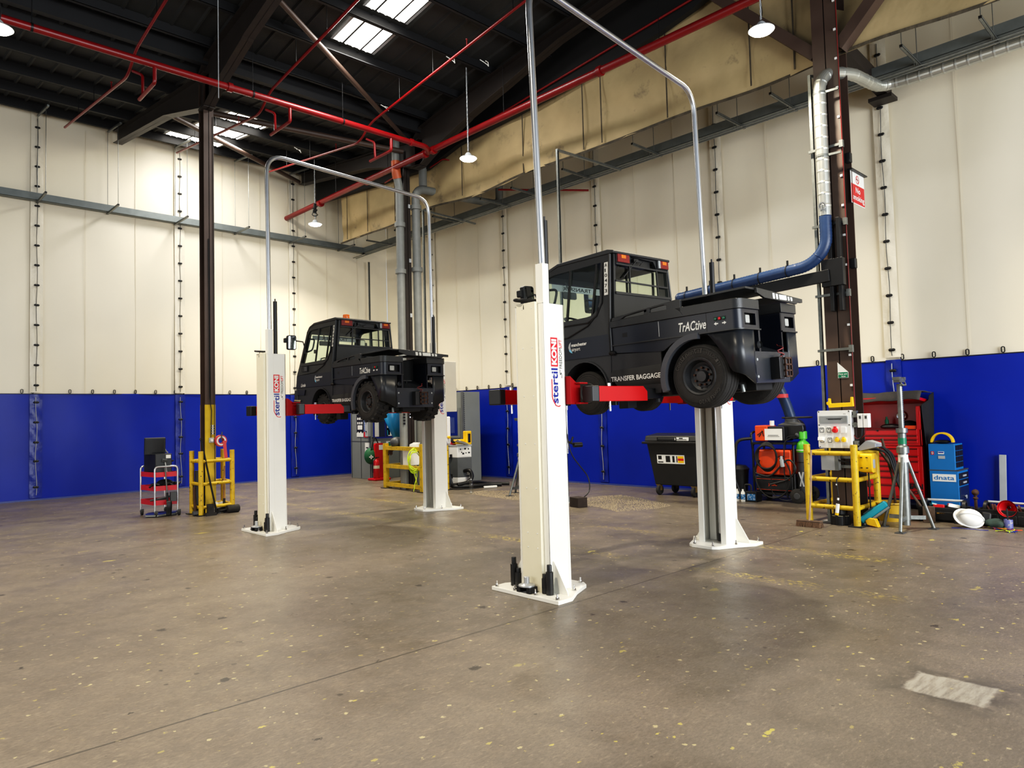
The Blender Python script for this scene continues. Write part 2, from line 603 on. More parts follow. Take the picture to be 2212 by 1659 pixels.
wl = struct(MB().grid(130, 40, lambda u, v: (-7 + 19.75 * u, YW + wob(-7 + 19.75 * u, 9 * v), 2.38 + 6.8 * v)).build('wall_left', M['cream']))
wr = struct(MB().grid(170, 40, lambda u, v: (XW + wob(-9 + 28 * u, 9 * v), -9 + 28 * u, 2.35 + 7.4 * v)).build('wall_right', M['cream']))
MB().grid(130, 12, lambda u, v: (-7 + 19.75 * u, YW - 0.02 + wob(-7 + 19.75 * u, 2.4 * v), 2.385 * v + 0.012)).build('lower_sheet', M['blue'], wl)
MB().grid(170, 12, lambda u, v: (XW - 0.02 + wob(-9 + 28 * u, 2.4 * v), -9 + 28 * u, 2.355 * v + 0.012)).build('lower_sheet', M['blue'], wr)
MB().box(-7, 12.75, YW - 0.055, YW - 0.042, 0.0, 0.035).build('bottom_rail', mat('sheet bottom hem', (60, 74, 140), 0.4), wl)
MB().box(XW - 0.055, XW - 0.042, -9, 19, 0.0, 0.035).build('bottom_rail', MATS['sheet bottom hem'], wr)
MB().box(-7, 12.7, YW - 0.035, YW - 0.027, 2.385, 2.40).build('sheet_edge', M['ink'], wl)
MB().box(XW - 0.035, XW - 0.027, -9, 18.9, 2.355, 2.37).build('sheet_edge', M['ink'], wr)

buckle = MB()
for q in (-0.021, 0.021):
    buckle.ell((q, 0, 0), (0.034, 0.016, 0.026), 10, 6)
buckle_me = buckle.build('turn_buckle', M['black']).data
bpy.data.objects.remove(bpy.data.objects['turn_buckle'])
ring = MB()
ring.prism(rrect(-0.028, 0.028, -0.05, 0.05, 0.027, 4), XZ, -0.012, 0.0, holes=[rrect(-0.013, 0.013, -0.036, 0.036, 0.012, 3)])
ring_me = ring.build('eyelet', M['black']).data
bpy.data.objects.remove(bpy.data.objects['eyelet'])


def put(me, name, parent, loc, rz=0.0):
    o = bpy.data.objects.new(name, me)
    C.objects.link(o)
    o.parent = parent
    o.location = loc
    o.rotation_euler = (0, 0, rz)
    return o


def seam(side, c, ztop, parent, wdt=0.25):
    """laced vertical joint of two sheets with a row of buckles"""
    def pos(a, d, z):
        return (c + a, YW - 0.03 - d, z) if side == 'l' else (XW - 0.03 - d, c - a, z)
    rz = 0 if side == 'l' else PI / 2
    f = MB()
    f.grid(6, 60, lambda u, v: pos(-wdt / 2 + wdt * u, 0.012 + 0.010 * sin(40 * v + 3 * u) * (1 if 0 < u < 1 else 0.2) + 0.012 * sin(PI * u), 2.42 + (ztop - 2.42) * v))
    fo = f.build('seam_flap', M['creamflap'], parent)
    g = MB()
    wdt = 0.24
    g.grid(6, 30, lambda u, v: pos(-wdt / 2 + wdt * u, 0.014 + 0.008 * sin(31 * v + 4 * u) + 0.008 * sin(PI * u), 0.06 + 2.32 * v))
    go = g.build('blue_seam_flap', M['blueflap'], parent)
    MB().tube([pos(0.01 * sin(z * 4), 0.045, z) for z in [2.45 + k * (ztop - 2.6) / 30 for k in range(31)]], 0.006, 5).build('lacing_cord', M['dgrey'], fo)
    MB().tube([pos(0.015 * sin(z * 5), 0.05, z) for z in [0.12 + k * 0.11 for k in range(21)]], 0.007, 5).build('lacing_cord', M['lgrey'], go)
    z = ztop - 0.35
    while z > 2.5:
        put(buckle_me, 'turn_buckle', fo, pos(0, 0.045, z), rz)
        z -= 0.455
    for z in (2.2, 1.75, 1.3, 0.88, 0.3):
        put(buckle_me, 'turn_buckle', go, pos(0.0, 0.05, z), rz)


for c in (3.28, 6.39, 9.52):
    seam('l', c, 8.85, wl)
for c in (4.1, 7.2, 10.31, 13.44, 16.54):
    seam('r', c, 7.9 if c == 4.1 else 8.6, wr)
weld = mat('welded joint', (224, 215, 193), 0.45, var=0.03)
for c in (1.2, 2.25, 4.26, 5.35, 7.5, 8.55, 10.6, 11.65):
    MB().box(c - 0.006, c + 0.006, YW - 0.023, YW - 0.0215, 2.42, 8.7).build('welded_joint', weld, wl)
for c in (1.0, 2.0, 3.0, 5.1, 6.15, 8.2, 9.25, 11.3, 12.4, 14.5, 15.5):
    MB().box(XW - 0.023, XW - 0.0215, c - 0.006, c + 0.006, 2.40, 8.9).build('welded_joint', weld, wr)
for k in range(40):
    x = 2.55 + 0.465 * k - (0.26 if k % 7 == 2 else 0)
    if x < 12.4:
        put(ring_me, 'eyelet', wl, (x, YW - 0.03, 2.45))
for k in range(38):
    y = 2.1 + 0.465 * k
    if y < 18.6:
        put(ring_me, 'eyelet', wr, (XW - 0.03, y, 2.42), -PI / 2)

# ---------------------------------------------------------------- roof
zl = lambda y: 8.04 + 0.125 * (y - 13)        # underside of purlins, pitch rising to the left wall
zr = lambda y: 8.32 + 0.115 * (13 - y)        # pitch rising towards the camera


def roof(name, y0, y1, zf):
    b = MB()
    prof = []
    x = -7.6
    while x < 13.3:
        prof += [(x, 0.0), (x + 0.30, 0.0), (x + 0.325, -0.035), (x + 0.355, -0.035), (x + 0.38, 0.0)]
        x += 0.38
    n = len(prof)
    vs = [(px, y, zf(y) + 0.21 + pz) for y in (y0, y1) for px, pz in prof]
    vs += [(px, y, zf(y) + 0.30) for y in (y0, y1) for px, pz in prof]
    fs = [(i, i + 1, n + i + 1, n + i) for i in range(n - 1)] + [(2 * n + i, 2 * n + i + 1, 3 * n + i + 1, 3 * n + i) for i in range(n - 1)]
    b.add(vs, fs)
    return struct(b.build(name, M['roofsheet'], sharp=0.3))


roof('ceiling', 12.95, 19.2, zl)
roof('ceiling', -9, 13.05, zr)


def purlin(y, zf, s):
    z = zf(y)
    b = MB()
    b.box(-7, 10.4, y - 0.004, y + 0.004, z, z + 0.2)
    b.box(-7, 10.4, y - 0.07 if s > 0 else y, y if s > 0 else y + 0.07, z, z + 0.008)
    b.box(-7, 10.4, y if s > 0 else y - 0.07, y + 0.07 if s > 0 else y, z + 0.192, z + 0.2)
    b.box(-7, 10.4, y - 0.07 if s > 0 else y + 0.062, y - 0.062 if s > 0 else y + 0.07, z, z + 0.025)
    tag(b.build('roof_purlin', M['purlin']), None, None, 'roof purlins', 'structure')


y = 12.65
while y > -4:
    purlin(y, zr, 1)
    y -= 1.09
for y in (13.3, 14.68, 16.04, 17.4, 18.6):
    purlin(y, zl, -1)
struct(MB().box(-7, 10.6, 12.94, 13.06, 8.20, 8.62).build('trim_1', M['purlin']))   # valley gutter

skym = emit('rooflight sheet', (255, 250, 240), 7.0)


def skylight(n, x0, x1, y0, y1, zf):
    b = MB()
    w = []
    x = x0
    while x < x1 - 0.01:
        w += [(x, 0.0), (x + 0.10, 0.0), (x + 0.12, -0.02), (x + 0.14, -0.02)]
        x += 0.145
    w = [q for q in w if q[0] <= x1]
    k = len(w)
    b.add([(px, y, zf(y) + 0.202 - 0.02 + pz * 0.6) for y in (y0, y1) for px, pz in w], [(i, i + 1, k + i + 1, k + i) for i in range(k - 1)])
    o = struct(b.build('window_%d' % n, skym))
    f = MB()
    for xx in (x0 - 0.05, x1 + 0.0):
        f.add([(xx, y0, zf(y0) + 0.17), (xx + 0.05, y0, zf(y0) + 0.17), (xx + 0.05, y1, zf(y1) + 0.17), (xx, y1, zf(y1) + 0.17)], [(0, 1, 2, 3)])
    f.build('frame', M['lgrey'], o)


skylight(1, 6.58, 7.42, 10.52, 11.43, zr)
skylight(2, 6.58, 7.42, 9.45, 10.32, zr)
skylight(3, 6.25, 7.25, 14.78, 15.98, zl)
skylight(4, 6.1, 7.25, 16.14, 17.34, zl)
skylight(5, 5.9, 7.2, 17.5, 18.5, zl)
# roof sheet strips behind the second frame, lamplight put into their pale colour
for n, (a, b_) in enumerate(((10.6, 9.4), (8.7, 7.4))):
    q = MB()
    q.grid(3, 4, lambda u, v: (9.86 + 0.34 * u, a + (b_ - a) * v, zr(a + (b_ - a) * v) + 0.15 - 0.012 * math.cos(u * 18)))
    struct(q.build('trim_%d' % (n + 2), mat('lamplit roof tone', (176, 172, 164), 0.7)))

# ---------------------------------------------------------------- steel frames


def ibeam_path(name, x, pts, wid=0.20, m=None):
    """rafter lying in the y-z plane; pts = list of (y, z_bottom, z_top)"""
    b = MB()
    t = 0.014
    for i in range(len(pts) - 1):
        (y0, b0, t0), (y1, b1, t1) = pts[i], pts[i + 1]
        b.add([(x - 0.006, y0, b0), (x + 0.006, y0, b0), (x + 0.006, y0, t0), (x - 0.006, y0, t0), (x - 0.006, y1, b1), (x + 0.006, y1, b1), (x + 0.006, y1, t1), (x - 0.006, y1, t1)],
              [(0, 1, 2, 3), (4, 7, 6, 5), (0, 4, 5, 1), (3, 2, 6, 7), (0, 3, 7, 4), (1, 5, 6, 2)])
        for z0, z1 in ((b0, b1), (t0 - t, t1 - t)):
            b.add([(x - wid / 2, y0, z0), (x + wid / 2, y0, z0), (x + wid / 2, y0, z0 + t), (x - wid / 2, y0, z0 + t), (x - wid / 2, y1, z1), (x + wid / 2, y1, z1), (x + wid / 2, y1, z1 + t), (x - wid / 2, y1, z1 + t)],
                  [(0, 1, 2, 3), (4, 7, 6, 5), (0, 4, 5, 1), (3, 2, 6, 7), (0, 3, 7, 4), (1, 5, 6, 2)])
    return struct(b.build(name, m or M['darkbrown']))


def raf(x, yc, s=0.0):
    z0 = s
    ibeam_path('roof_rafter', x, [(18.72, zl(18.72) - 0.30, zl(18.72)), (15.1, zl(15.1) - 0.36, zl(15.1)), (13.2, zl(13.2) - 0.62, zl(13.2)), (12.9, 7.42, 8.30),
                                  (12.3, 7.66, zr(12.3)), (11.25, 7.96, zr(11.25)), (11.2, 7.99, zr(11.2)), (10.1, 8.22, zr(10.1)), (8.6, zr(8.6) - 0.26, zr(8.6)), (-4, zr(-4) - 0.26, zr(-4))])
    ibeam_path('roof_rafter', x + 0.0, [(13.19, 7.40, 8.04), (12.91, 7.40, 8.04)], 0.2)


raf(4.88, 13.05)
raf(9.70, 13.4)
# black steel edge beam behind the second frame, above the canvas
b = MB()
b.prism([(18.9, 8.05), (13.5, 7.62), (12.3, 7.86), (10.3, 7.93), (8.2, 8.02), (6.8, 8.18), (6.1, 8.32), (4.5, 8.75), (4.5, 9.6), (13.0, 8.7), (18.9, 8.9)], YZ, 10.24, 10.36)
struct(b.build('edge_beam', mat('black edge steel', (18, 17, 17), 0.7)))


def column(name, x, y, h, web_axis, d, w, m, label, cat='column'):
    t = thing(name, label, cat, (x, y, 0), kind='thing')
    b = MB()
    if web_axis == 'y':
        b.box(-w / 2, w / 2, -d / 2, -d / 2 + 0.016, 0, h)
        b.box(-w / 2, w / 2, d / 2 - 0.016, d / 2, 0, h)
        b.box(-0.006, 0.006, -d / 2, d / 2, 0, h)
    else:
        b.box(-d / 2, -d / 2 + 0.016, -w / 2, w / 2, 0, h)
        b.box(d / 2 - 0.016, d / 2, -w / 2, w / 2, 0, h)
        b.box(-d / 2, d / 2, -0.006, 0.006, 0, h)
    b.build('steel_section', m, t)
    return t


c1 = column('steel_column', 4.93, 13.2, 7.95, 'y', 0.24, 0.18, M['brown'], 'brown steel column with a yellow painted foot inside a yellow guard cage')
b = MB()
for s in (-1, 1):
    b.box(-0.092, 0.092, s * 0.122 - 0.002, s * 0.122 + 0.002, 0, 1.96)
b.box(-0.094, -0.012, -0.12, -0.1, 0, 1.96)
b.box(0.012, 0.094, -0.12, -0.1, 0, 1.96)
b.build('painted_foot', M['colyellow'], c1)
b = MB()
for k in range(4):
    b.box(0.0, 0.075, -0.128, -0.1245, 1.42 + 0.045 * k, 1.455 + 0.045 * k)
so = b.build('warning_sticker', M['paper'], c1)
b = MB()
for k in range(4):
    b.box(0.01, 0.025, -0.1295, -0.128, 1.425 + 0.045 * k, 1.45 + 0.045 * k)
    b.box(0.05, 0.065, -0.1295, -0.128, 1.425 + 0.045 * k, 1.45 + 0.045 * k)
b.build('printed_mark', M['ink'], so)
so = MB().box(-0.035, 0.04, -0.18, -0.125, 1.27, 1.36).build('socket_box', M['lgrey'], c1, 0.006)
MB().cyl((0, -0.18, 1.315), (0, -0.195, 1.315), 0.022).build('socket', M['whiteplastic'], so)
MB().tube([(-0.02, -0.135, 5.0), (-0.02, -0.135, 2.1), (0.015, -0.135, 1.85), (0.0, -0.14, 1.36)], 0.008, 6).build('cable', M['cable'], c1)
MB().tube([(0.07, -0.135, 7.3), (0.07, -0.135, 0.5)], 0.006, 6).build('conduit', M['darkbrown'], c1)

c2 = column('steel_column', 9.74, 13.72, 7.95, 'y', 0.24, 0.17, M['darkbrown'], 'near-black steel column between two grey downpipes by the grey cabin')
for z in (4.0, 5.3, 6.6, 2.9):
    MB().box(0.02, 0.075, -0.135, -0.122, z, z + 0.09).build('fixing_clip', M['lgrey'], c2)
c3 = column('steel_column', 10.31, 3.97, 9.2, 'x', 0.30, 0.36, M['brown'], 'broad dark brown column carrying the white socket board and spiral duct')
for k in range(16):
    MB().box(-0.165, -0.15, -0.16, -0.13, 1.9 + 0.42 * k, 1.93 + 0.42 * k).build('cable_clip', M['whiteplastic'], c3)
MB().tube([(-0.153, -0.176, 1.6), (-0.153, -0.176, 8.9)], 0.005, 6).build('red_cable', M['redpipe'], c3)
for s in (-1, 1):
    MB().bar((-0.02, s * 0.16, 6.72), (-0.02, s * 1.75, 8.35), 0.16, 0.2, (1, 0, 0)).build('knee_brace', M['brown'], c3)
b = MB()
b.bar((0.14, 0.0, 7.00), (2.33, 0.0, 6.84), 0.16, 0.22)
b.build('wall_tie_beam', M['darkbrown'], c3)
b = MB()
b.box(2.05, 2.34, -0.16, 0.20, 6.66, 6.72)
b.build('tie_bracket', M['darkbrown'], c3)
fa = MB().prism([(0.03, 2.24), (0.03, 2.02), (-0.11, 2.02), (-0.11, 2.10)], YZ, -0.156, -0.152).build('first_aid_sticker', M['paper'], c3)
MB().prism([(0.025, 2.10), (0.025, 2.025), (-0.105, 2.025), (-0.105, 2.10)], YZ, -0.158, -0.1565).build('green_panel', M['signgreen'], fa)
text('First aid\n    box', M['paper'], fa, (-0.1585, 0.018, 2.032), (0, -1, 0), (0, 0, 1), 0.11, 0.055, bold=0.01)
for nm, z0 in (('plug_box', 5.05), ('plug_box', 3.55)):
    MB().box(-0.06, 0.02, -0.24, -0.16, z0, z0 + 0.14).build(nm, M['black'], c3, 0.01)

# wind bracing tubes
def brace(p, q, r=0.05):
    tag(MB().tube([p, q], r, 12).build('roof_brace', M['brown']), None, None, 'roof bracing tubes', 'structure')


brace((5.1, 10.6, 8.48), (9.5, 13.3, 8.12))
brace((4.98, 15.3, 8.08), (9.5, 18.5, 8.45), 0.055)
brace((4.98, 14.6, 8.0), (9.5, 13.4, 7.84), 0.06)

# ---------------------------------------------------------------- canvas dust screen
tt = tag(MB().grid(180, 16, lambda u, v: (10.42 + 0.03 * sin(9 * u * 3 + 4 * v) + 0.035 * sin(23 * u + 9 * v) * (1 - v) + 0.015 * sin(61 * u + 3 * v) + 0.022 * sin(97 * u + 14 * v + 2 * sin(11 * u)) * (1 - v), 17.78 - 19.8 * u, 6.66 + 0.03 * sin(u * 37) + v * min(1.6 + 0.4 * u + (0.55 * max(0, u - 0.5) / 0.5), (zl(17.78 - 19.8 * u) if u < 0.24 else zr(17.78 - 19.8 * u)) + 0.10 - 6.66))).build('canvas_screen', M['canvas']),
         'long stained tan canvas screen hanging under the roof beam', 'canvas screen')
MB().grid(90, 3, lambda u, v: (10.40 + 0.03 * sin(27 * u) + 0.035 * sin(23 * u) + 0.02 * sin(50 * u) - 0.01 * v, 17.78 - 19.8 * u, 6.645 + 0.03 * sin(u * 37) + 0.045 * v)).build('hem', M['canvashem'], tt)
for yy in (17.35, 16.3, 15.0, 12.3, 10.3, 8.65, 8.2, 6.75, 5.2, 4.5):
    MB().box(10.352, 10.36, yy - 0.012, yy + 0.012, 6.7, min(8.45, (zl(yy) if yy > 13 else zr(yy)) - 0.02)).build('stitched_seam', M['canvashem'], tt)
# ---------------------------------------------------------------- trunking on hung brackets
t = thing('cable_trunking', 'grey galvanised cable trunking hung along both cream walls', 'cable trunking', (11.75, 18.75, 6.77))
b = MB()
for (p0, p1, q0, q1) in ((-16, 0.14, 0.0, 0.006), (-16, 0.14, 0.16, 0.166)):
    b.box(p0, p1, q0, q1, 0, 0.165)
b.box(-16, 0.16, 0, 0.166, 0, 0.006)
b.build('left_run', M['trunk'], t)
b = MB()
b.box(0, 0.006, -22, 0.16, 0, 0.165)
b.box(0.19, 0.196, -22, 0.16, 0, 0.165)
b.box(0, 0.196, -22, 0.16, 0, 0.006)
b.build('right_run', M['trunk'], t)

hang = []


def bracket(label, group, L, rod_h, rods, loc, rz, dropper=False):
    """slotted strut arm under the trunking with its two threaded rods"""
    t = thing('trunking_bracket', label, 'bracket', loc, rz, group)
    b = MB()
    b.box(0, L, -0.021, -0.017, 0, 0.041)
    b.box(0, L, 0.017, 0.021, 0, 0.041)
    b.box(0, L, -0.021, 0.021, 0, 0.004)
    b.box(0, L, -0.021, -0.012, 0.037, 0.041)
    b.box(0, L, 0.012, 0.021, 0.037, 0.041)
    b.build('strut_arm', M['galv'], t)
    for x, hh in zip(rods, rod_h):
        MB().cyl((x, 0, 0.04), (x, 0, hh), 0.006, 6).build('threaded_rod', M['galv'], t)
    MB().box(-0.004, 0.006, -0.02, 0.02, 0.002, 0.04).build('end_cap', M['black'], t)
    if dropper:
        for x in (L * 0.58, L * 0.68):
            MB().cyl((x, 0, 0.02), (x, 0, -0.11), 0.004, 6).build('conduit_hanger', M['galv'], t)
    return t


lx = [3.27, 4.70, 6.25, 7.8, 9.4, 10.95]
for k, x in enumerate(lx):
    bracket('slotted bracket on thin rods carrying the trunking along the left cream wall', 'brackets under the left trunking', 0.95, (zl(17.97) - 6.75, zl(18.85) - 6.75), (0.03, 0.9), (x, 17.95, 6.73), PI / 2)
ry = [2.25, 3.22, 5.18, 6.15, 7.95, 9.75, 11.3, 12.35, 14.2, 15.9, 17.3]
for k, y in enumerate(ry):
    bracket('slotted bracket on thin rods carrying the trunking along the right cream wall', 'brackets under the right trunking', 0.98, (2.4, 2.4), (0.03, 0.72), (10.95, y, 6.73), 0, True)
# unistrut pieces under the purlins above the left brackets
for x in lx:
    b = MB().box(-0.02, 0.02, -0.55, 0.55, 0, 0.04)
    o = tag(b.build('roof_strut', M['galv']), None, None, 'struts clamped under the purlins', 'structure')
    o.location = (x, 18.3, zl(18.3) - 0.04)
    o.rotation_euler = (math.atan(0.125), 0, 0)
for k, x in enumerate((11.52, 11.62)):
    tag(MB().tube([(x, -9, 6.62), (x, 18.97, 6.62)], 0.0125, 8).build('conduit_pipe', M['galv']), 'thin galvanised conduit clipped under the right trunking', 'conduit', 'twin conduits under the right trunking')

# ---------------------------------------------------------------- sprinkler pipework


def pipe(name, label, pts, r, m=None, collars=(), rb=0.18, group=None):
    t = thing(name, label, 'pipe', pts[0], group=group)
    o = Vector(pts[0])
    MB().tube([p - o for p in bend(pts, rb)], r, 14).build('pipe_run', m or M['redpipe'], t)
    for p, q in collars:
        MB().cyl(Vector(p) - o, Vector(q) - o, r * 1.35, 14).build('pipe_collar', m or M['redpipe'], t)
    return t


main = pipe('sprinkler_main', 'thick red sprinkler main running along beside the canvas screen', [(9.35, 19.0, 7.48), (9.35, -6, 7.40)], 0.066,
            collars=[((9.35, y - 0.04, 7.44), (9.35, y + 0.04, 7.44)) for y in (17.0, 14.7, 12.35, 12.05, 7.4, 1.9)])
sec = pipe('sprinkler_main', 'thick red sprinkler pipe crossing under the roof past the yellow-footed column', [(-6, 12.0, 7.44), (9.15, 12.0, 7.44), (9.33, 12.22, 7.44)], 0.058, collars=[((4.85, 12.0, 7.44), (4.93, 12.0, 7.44)), ((8.7, 12.0, 7.44), (8.76, 12.0, 7.44))])
for x in (2.0, 5.3, 7.1):
    MB().cyl((x + 6, 0, 0), (x + 6, 0, 0.9), 0.006, 6).lathe([(0.066, -0.015), (0.066, 0.015)], (x + 6, 0, 0), 'x', 14).build('pipe_hanger', M['blackmetal'], sec)
for y in (16.2, 13.8, 9.8, 6.2):
    MB().cyl((0, y - 19, 0), (0, y - 19, 1.0), 0.006, 6).build('pipe_hanger', M['blackmetal'], main)
for k, (x, wh) in enumerate(((3.55, 'left of the yellow-footed column'), (5.88, 'between the two steel frames'), (8.1, 'beside the near-black column'))):
    ya, yb = 17.6, -3
    za = zl(13) - 0.32
    pts = [(x, ya, zl(ya) - 0.46), (x, 13.0, zl(13) - 0.46), (x, 12.6, zr(12.6) - 0.50), (x, yb, zr(yb) - 0.50)]
    p = pipe('sprinkler_branch', 'thin red sprinkler branch pipe ' + wh, pts, 0.024, rb=0.3)
    o = Vector(pts[0])
    for y in (16.4, 15.2, 11.5, 10.4, 8.2, 6.1):
        z = (zl(y) - 0.46) if y > 13 else (zr(y) - 0.5)
        MB().cyl(Vector((x, y, z)) - o, Vector((x, y, z + 0.45)) - o, 0.007, 6).build('pipe_hanger', M['blackmetal'], p)
    for y in (14.0, 9.4):
        z = (zl(y) - 0.46) if y > 13 else (zr(y) - 0.5)
        MB().cyl(Vector((x, y, z)) - o, Vector((x, y, z + 0.14)) - o, 0.010, 6).cyl(Vector((x, y, z + 0.13)) - o, Vector((x, y, z + 0.145)) - o, 0.02, 8).build('sprinkler_head', M['redpipe'], p)
    # riser down to the crossing pipe
    b = MB()
    b.tube(bend([(x + 0.12, 12.0, 7.44), (x + 0.12, 12.0, 7.14), (x + 0.12, 12.8, 7.14)], 0.05), 0.03, 10)
    b.tube(bend([(x + 0.12, 12.6, 7.14), (x + 0.12, 12.62, 7.5), (x, 12.75, zl(13) - 0.46)], 0.05), 0.024, 8)
    tag(b.build('pipe_drop', M['redpipe']), 'short red drop pipe joining the branch ' + wh + ' to the crossing pipe', 'pipe')
pipe('sprinkler_branch', 'thin red sprinkler pipe in the dark above the canvas screen', [(10.2, 15.2, 7.72), (10.2, 4.8, 8.55)], 0.02, rb=0.1)
pipe('sprinkler_branch', 'thin bent red pipe above the grey elbow beside the near-black column', [(10.25, 13.35, 7.62), (10.3, 12.9, 7.72), (11.2, 12.3, 7.45)], 0.018, rb=0.08)
pipe('sprinkler_branch', 'short red pipe on the cream wall below the canvas hem', [(11.3, 12.1, 6.98), (12.7, 10.5, 6.85)], 0.022, rb=0.08)

# ---------------------------------------------------------------- grey rainwater pipes at the second column
x0 = 9.50
t = pipe('downpipe', 'grey plastic downpipe with an orange elbow left of the near-black column', [(x0 - 0.10, 13.55, 8.1), (x0 - 0.10, 13.55, 7.35), (x0 + 0.02, 13.60, 7.05), (x0 + 0.02, 13.60, 0)], 0.095, M['pvcgrey'],
         [((x0 + 0.02, 13.60, z), (x0 + 0.02, 13.60, z + 0.1)) for z in (6.1, 5.0, 2.4)], rb=0.12)
MB().tube([Vector(p) - Vector((x0 - 0.10, 13.55, 8.1)) for p in bend([(x0 - 0.11, 13.54, 7.62), (x0 - 0.10, 13.54, 7.34), (x0 - 0.06, 13.56, 7.24)], 0.08)], 0.108, 14).build('orange_elbow', mat('orange pvc', (176, 84, 44), 0.45), t)
bb = MB()
for k in range(4):
    bb.box(0.04, 0.10, -0.052, -0.048, -6.62 + 0.07 * k, -6.57 + 0.07 * k)
bb.build('printed_sticker', M['ink'], t)
t = pipe('downpipe', 'grey plastic downpipe with a swept elbow right of the near-black column', [(9.99, 13.60, 0), (9.99, 13.60, 7.12), (12.1, 13.4, 7.14), (12.45, 13.3, 7.14), (12.45, 13.3, 8.2)], 0.10, M['pvcgrey'],
         [((9.99, 13.60, z), (9.99, 13.60, z + 0.1)) for z in (6.6, 5.1, 1.9)], rb=0.25)
pipe('downpipe', 'grey roof outlet pipe above the swept elbow', [(10.2, 13.58, 7.2), (10.2, 13.58, 8.3)], 0.10, M['pvcgrey'])

# ---------------------------------------------------------------- service drop poles of slotted strut


def strut_pole(label, x, y, h, arm, base=True):
    t = thing('service_pole', label, 'pole', (x, y, 0))
    b = MB()
    for s in (-1, 1):
        b.box(s * 0.0205 - 0.002, s * 0.0205 + 0.002, -0.02, 0.02, 0, h)
    b.box(-0.02, 0.02, 0.018, 0.021, 0, h)
    b.build('upright', M['galv'], t)
    if arm:
        b = MB()
        b.bar((0, 0, h - 0.02), arm, 0.041, 0.041)
        b.build('cross_arm', M['galv'], t)
    if base:
        b = MB()
        b.box(-0.09, 0.09, -0.09, 0.09, 0, 0.012)
        b.prism([(0.02, 0.012), (0.085, 0.012), (0.02, 0.16)], XZ, -0.006, 0.006)
        b.build('foot_plate', M['lgrey'], t)
    return t


sp = strut_pole('galvanised service pole with air fittings behind the near white lift post', 9.75, 8.79, 6.60, (1.80, -0.1, 6.58))
b = MB()
b.cyl((-0.02, -0.06, 0.9), (-0.02, -0.06, 1.72), 0.016)
b.cyl((-0.02, -0.06, 1.70), (-0.02, -0.06, 1.86), 0.03)
b.build('air_pipe', M['alu'], sp)
b = MB()
b.cyl((-0.02, -0.06, 1.12), (0.12, -0.10, 1.06), 0.02)
b.cyl((0.06, -0.08, 1.10), (0.10, -0.09, 1.20), 0.018)
b.cyl((0.10, -0.1, 1.05), (0.26, -0.16, 1.05), 0.045)
b.build('air_regulator', M['blackmetal'], sp)
MB().tube(bend([(-0.1, -0.1, 1.4), (-0.05, -0.14, 0.9), (0.33, -0.25, 0.45), (0.30, -0.3, 0.2), (-0.05, -0.3, 0.02)], 0.2), 0.011, 8).build('air_hose', M['cable'], sp)
strut_pole('galvanised strut bracketed off the grey downpipe towards the trunking', 10.20, 13.6, 6.65, (1.75, 0.1, 6.62), False)
strut_pole('dull strut standing against the cream left wall below the trunking', 11.9, 18.7, 6.5, None, True)
t = strut_pole('tall galvanised strut fixed beside the broad dark brown column', 10.2, 4.225, 6.45, (0.14, -0.12, 6.43), True)
for z in (2.42, 3.2, 4.2, 5.3):
    MB().bar((-0.06, 0.03, z), (-0.06, -0.42, z), 0.03, 0.035).box(-0.08, -0.03, -0.45, -0.40, z - 0.05, z + 0.05).build('clamp_bar', M['galv'], t)

# ---------------------------------------------------------------- spiral duct, blue hose and extraction arm
t = thing('spiral_duct', 'silver spiral duct bending over the broad dark brown column', 'duct', (10.02, 4.02, 4.3))
o = Vector((10.02, 4.02, 4.3))
pts = bend([(10.02, 4.02, 4.3), (10.02, 4.02, 6.34), (10.6, 3.79, 6.46), (11.25, 3.76, 6.50), (11.86, 3.80, 6.64), (11.9, 3.3, 6.63), (11.9, -4, 6.63)], 0.30, 8)
run, rad, lab = [], [], 0.0
for i in range(len(pts) - 1):
    d = pts[i + 1] - pts[i]
    n = max(1, int(d.length / 0.02))
    for k in range(n):
        run.append(pts[i] + d * (k / n) - o)
        lab += d.length / n
        rad.append(0.089 if (lab % 0.16) < 0.02 else 0.084)
MB().tube(run, rad, 20).build('duct_run', M['duct'], t, sharp=0.2)
b = MB()
b.lathe([(0.040, 0), (0.055, 0), (0.055, 0.012), (0.040, 0.012)], (-0.09, 0.0, 0.13), 'x', 18)
b.box(-0.105, -0.10, -0.006, 0.006, 0.085, 0.175)
b.build('damper_ring', M['alu'], t)
for z in (0.85, 1.75):
    MB().lathe([(0.09, -0.015), (0.09, 0.015)], (0, 0, z), 'z', 20).bar((0.0, -0.08, z), (0.02, -0.25, z), 0.025, 0.03).build('duct_clamp', M['galv'], t)


def ribbed(pts, r, step, name, m, parent, o, n=14):
    """corrugated hose along a path"""
    P = [Vector(p) for p in pts]
    out, rs = [], []
    for i in range(len(P) - 1):
        d = P[i + 1] - P[i]
        k = max(2, int(d.length / step))
        for j in range(k):
            out.append(P[i] + d * (j / k) - o)
    out.append(P[-1] - o)
    rs = [r * (1.0 if i % 2 else 0.93) for i in range(len(out))]
    return MB().tube(out, rs, n).build(name, m, parent, sharp=1.2)


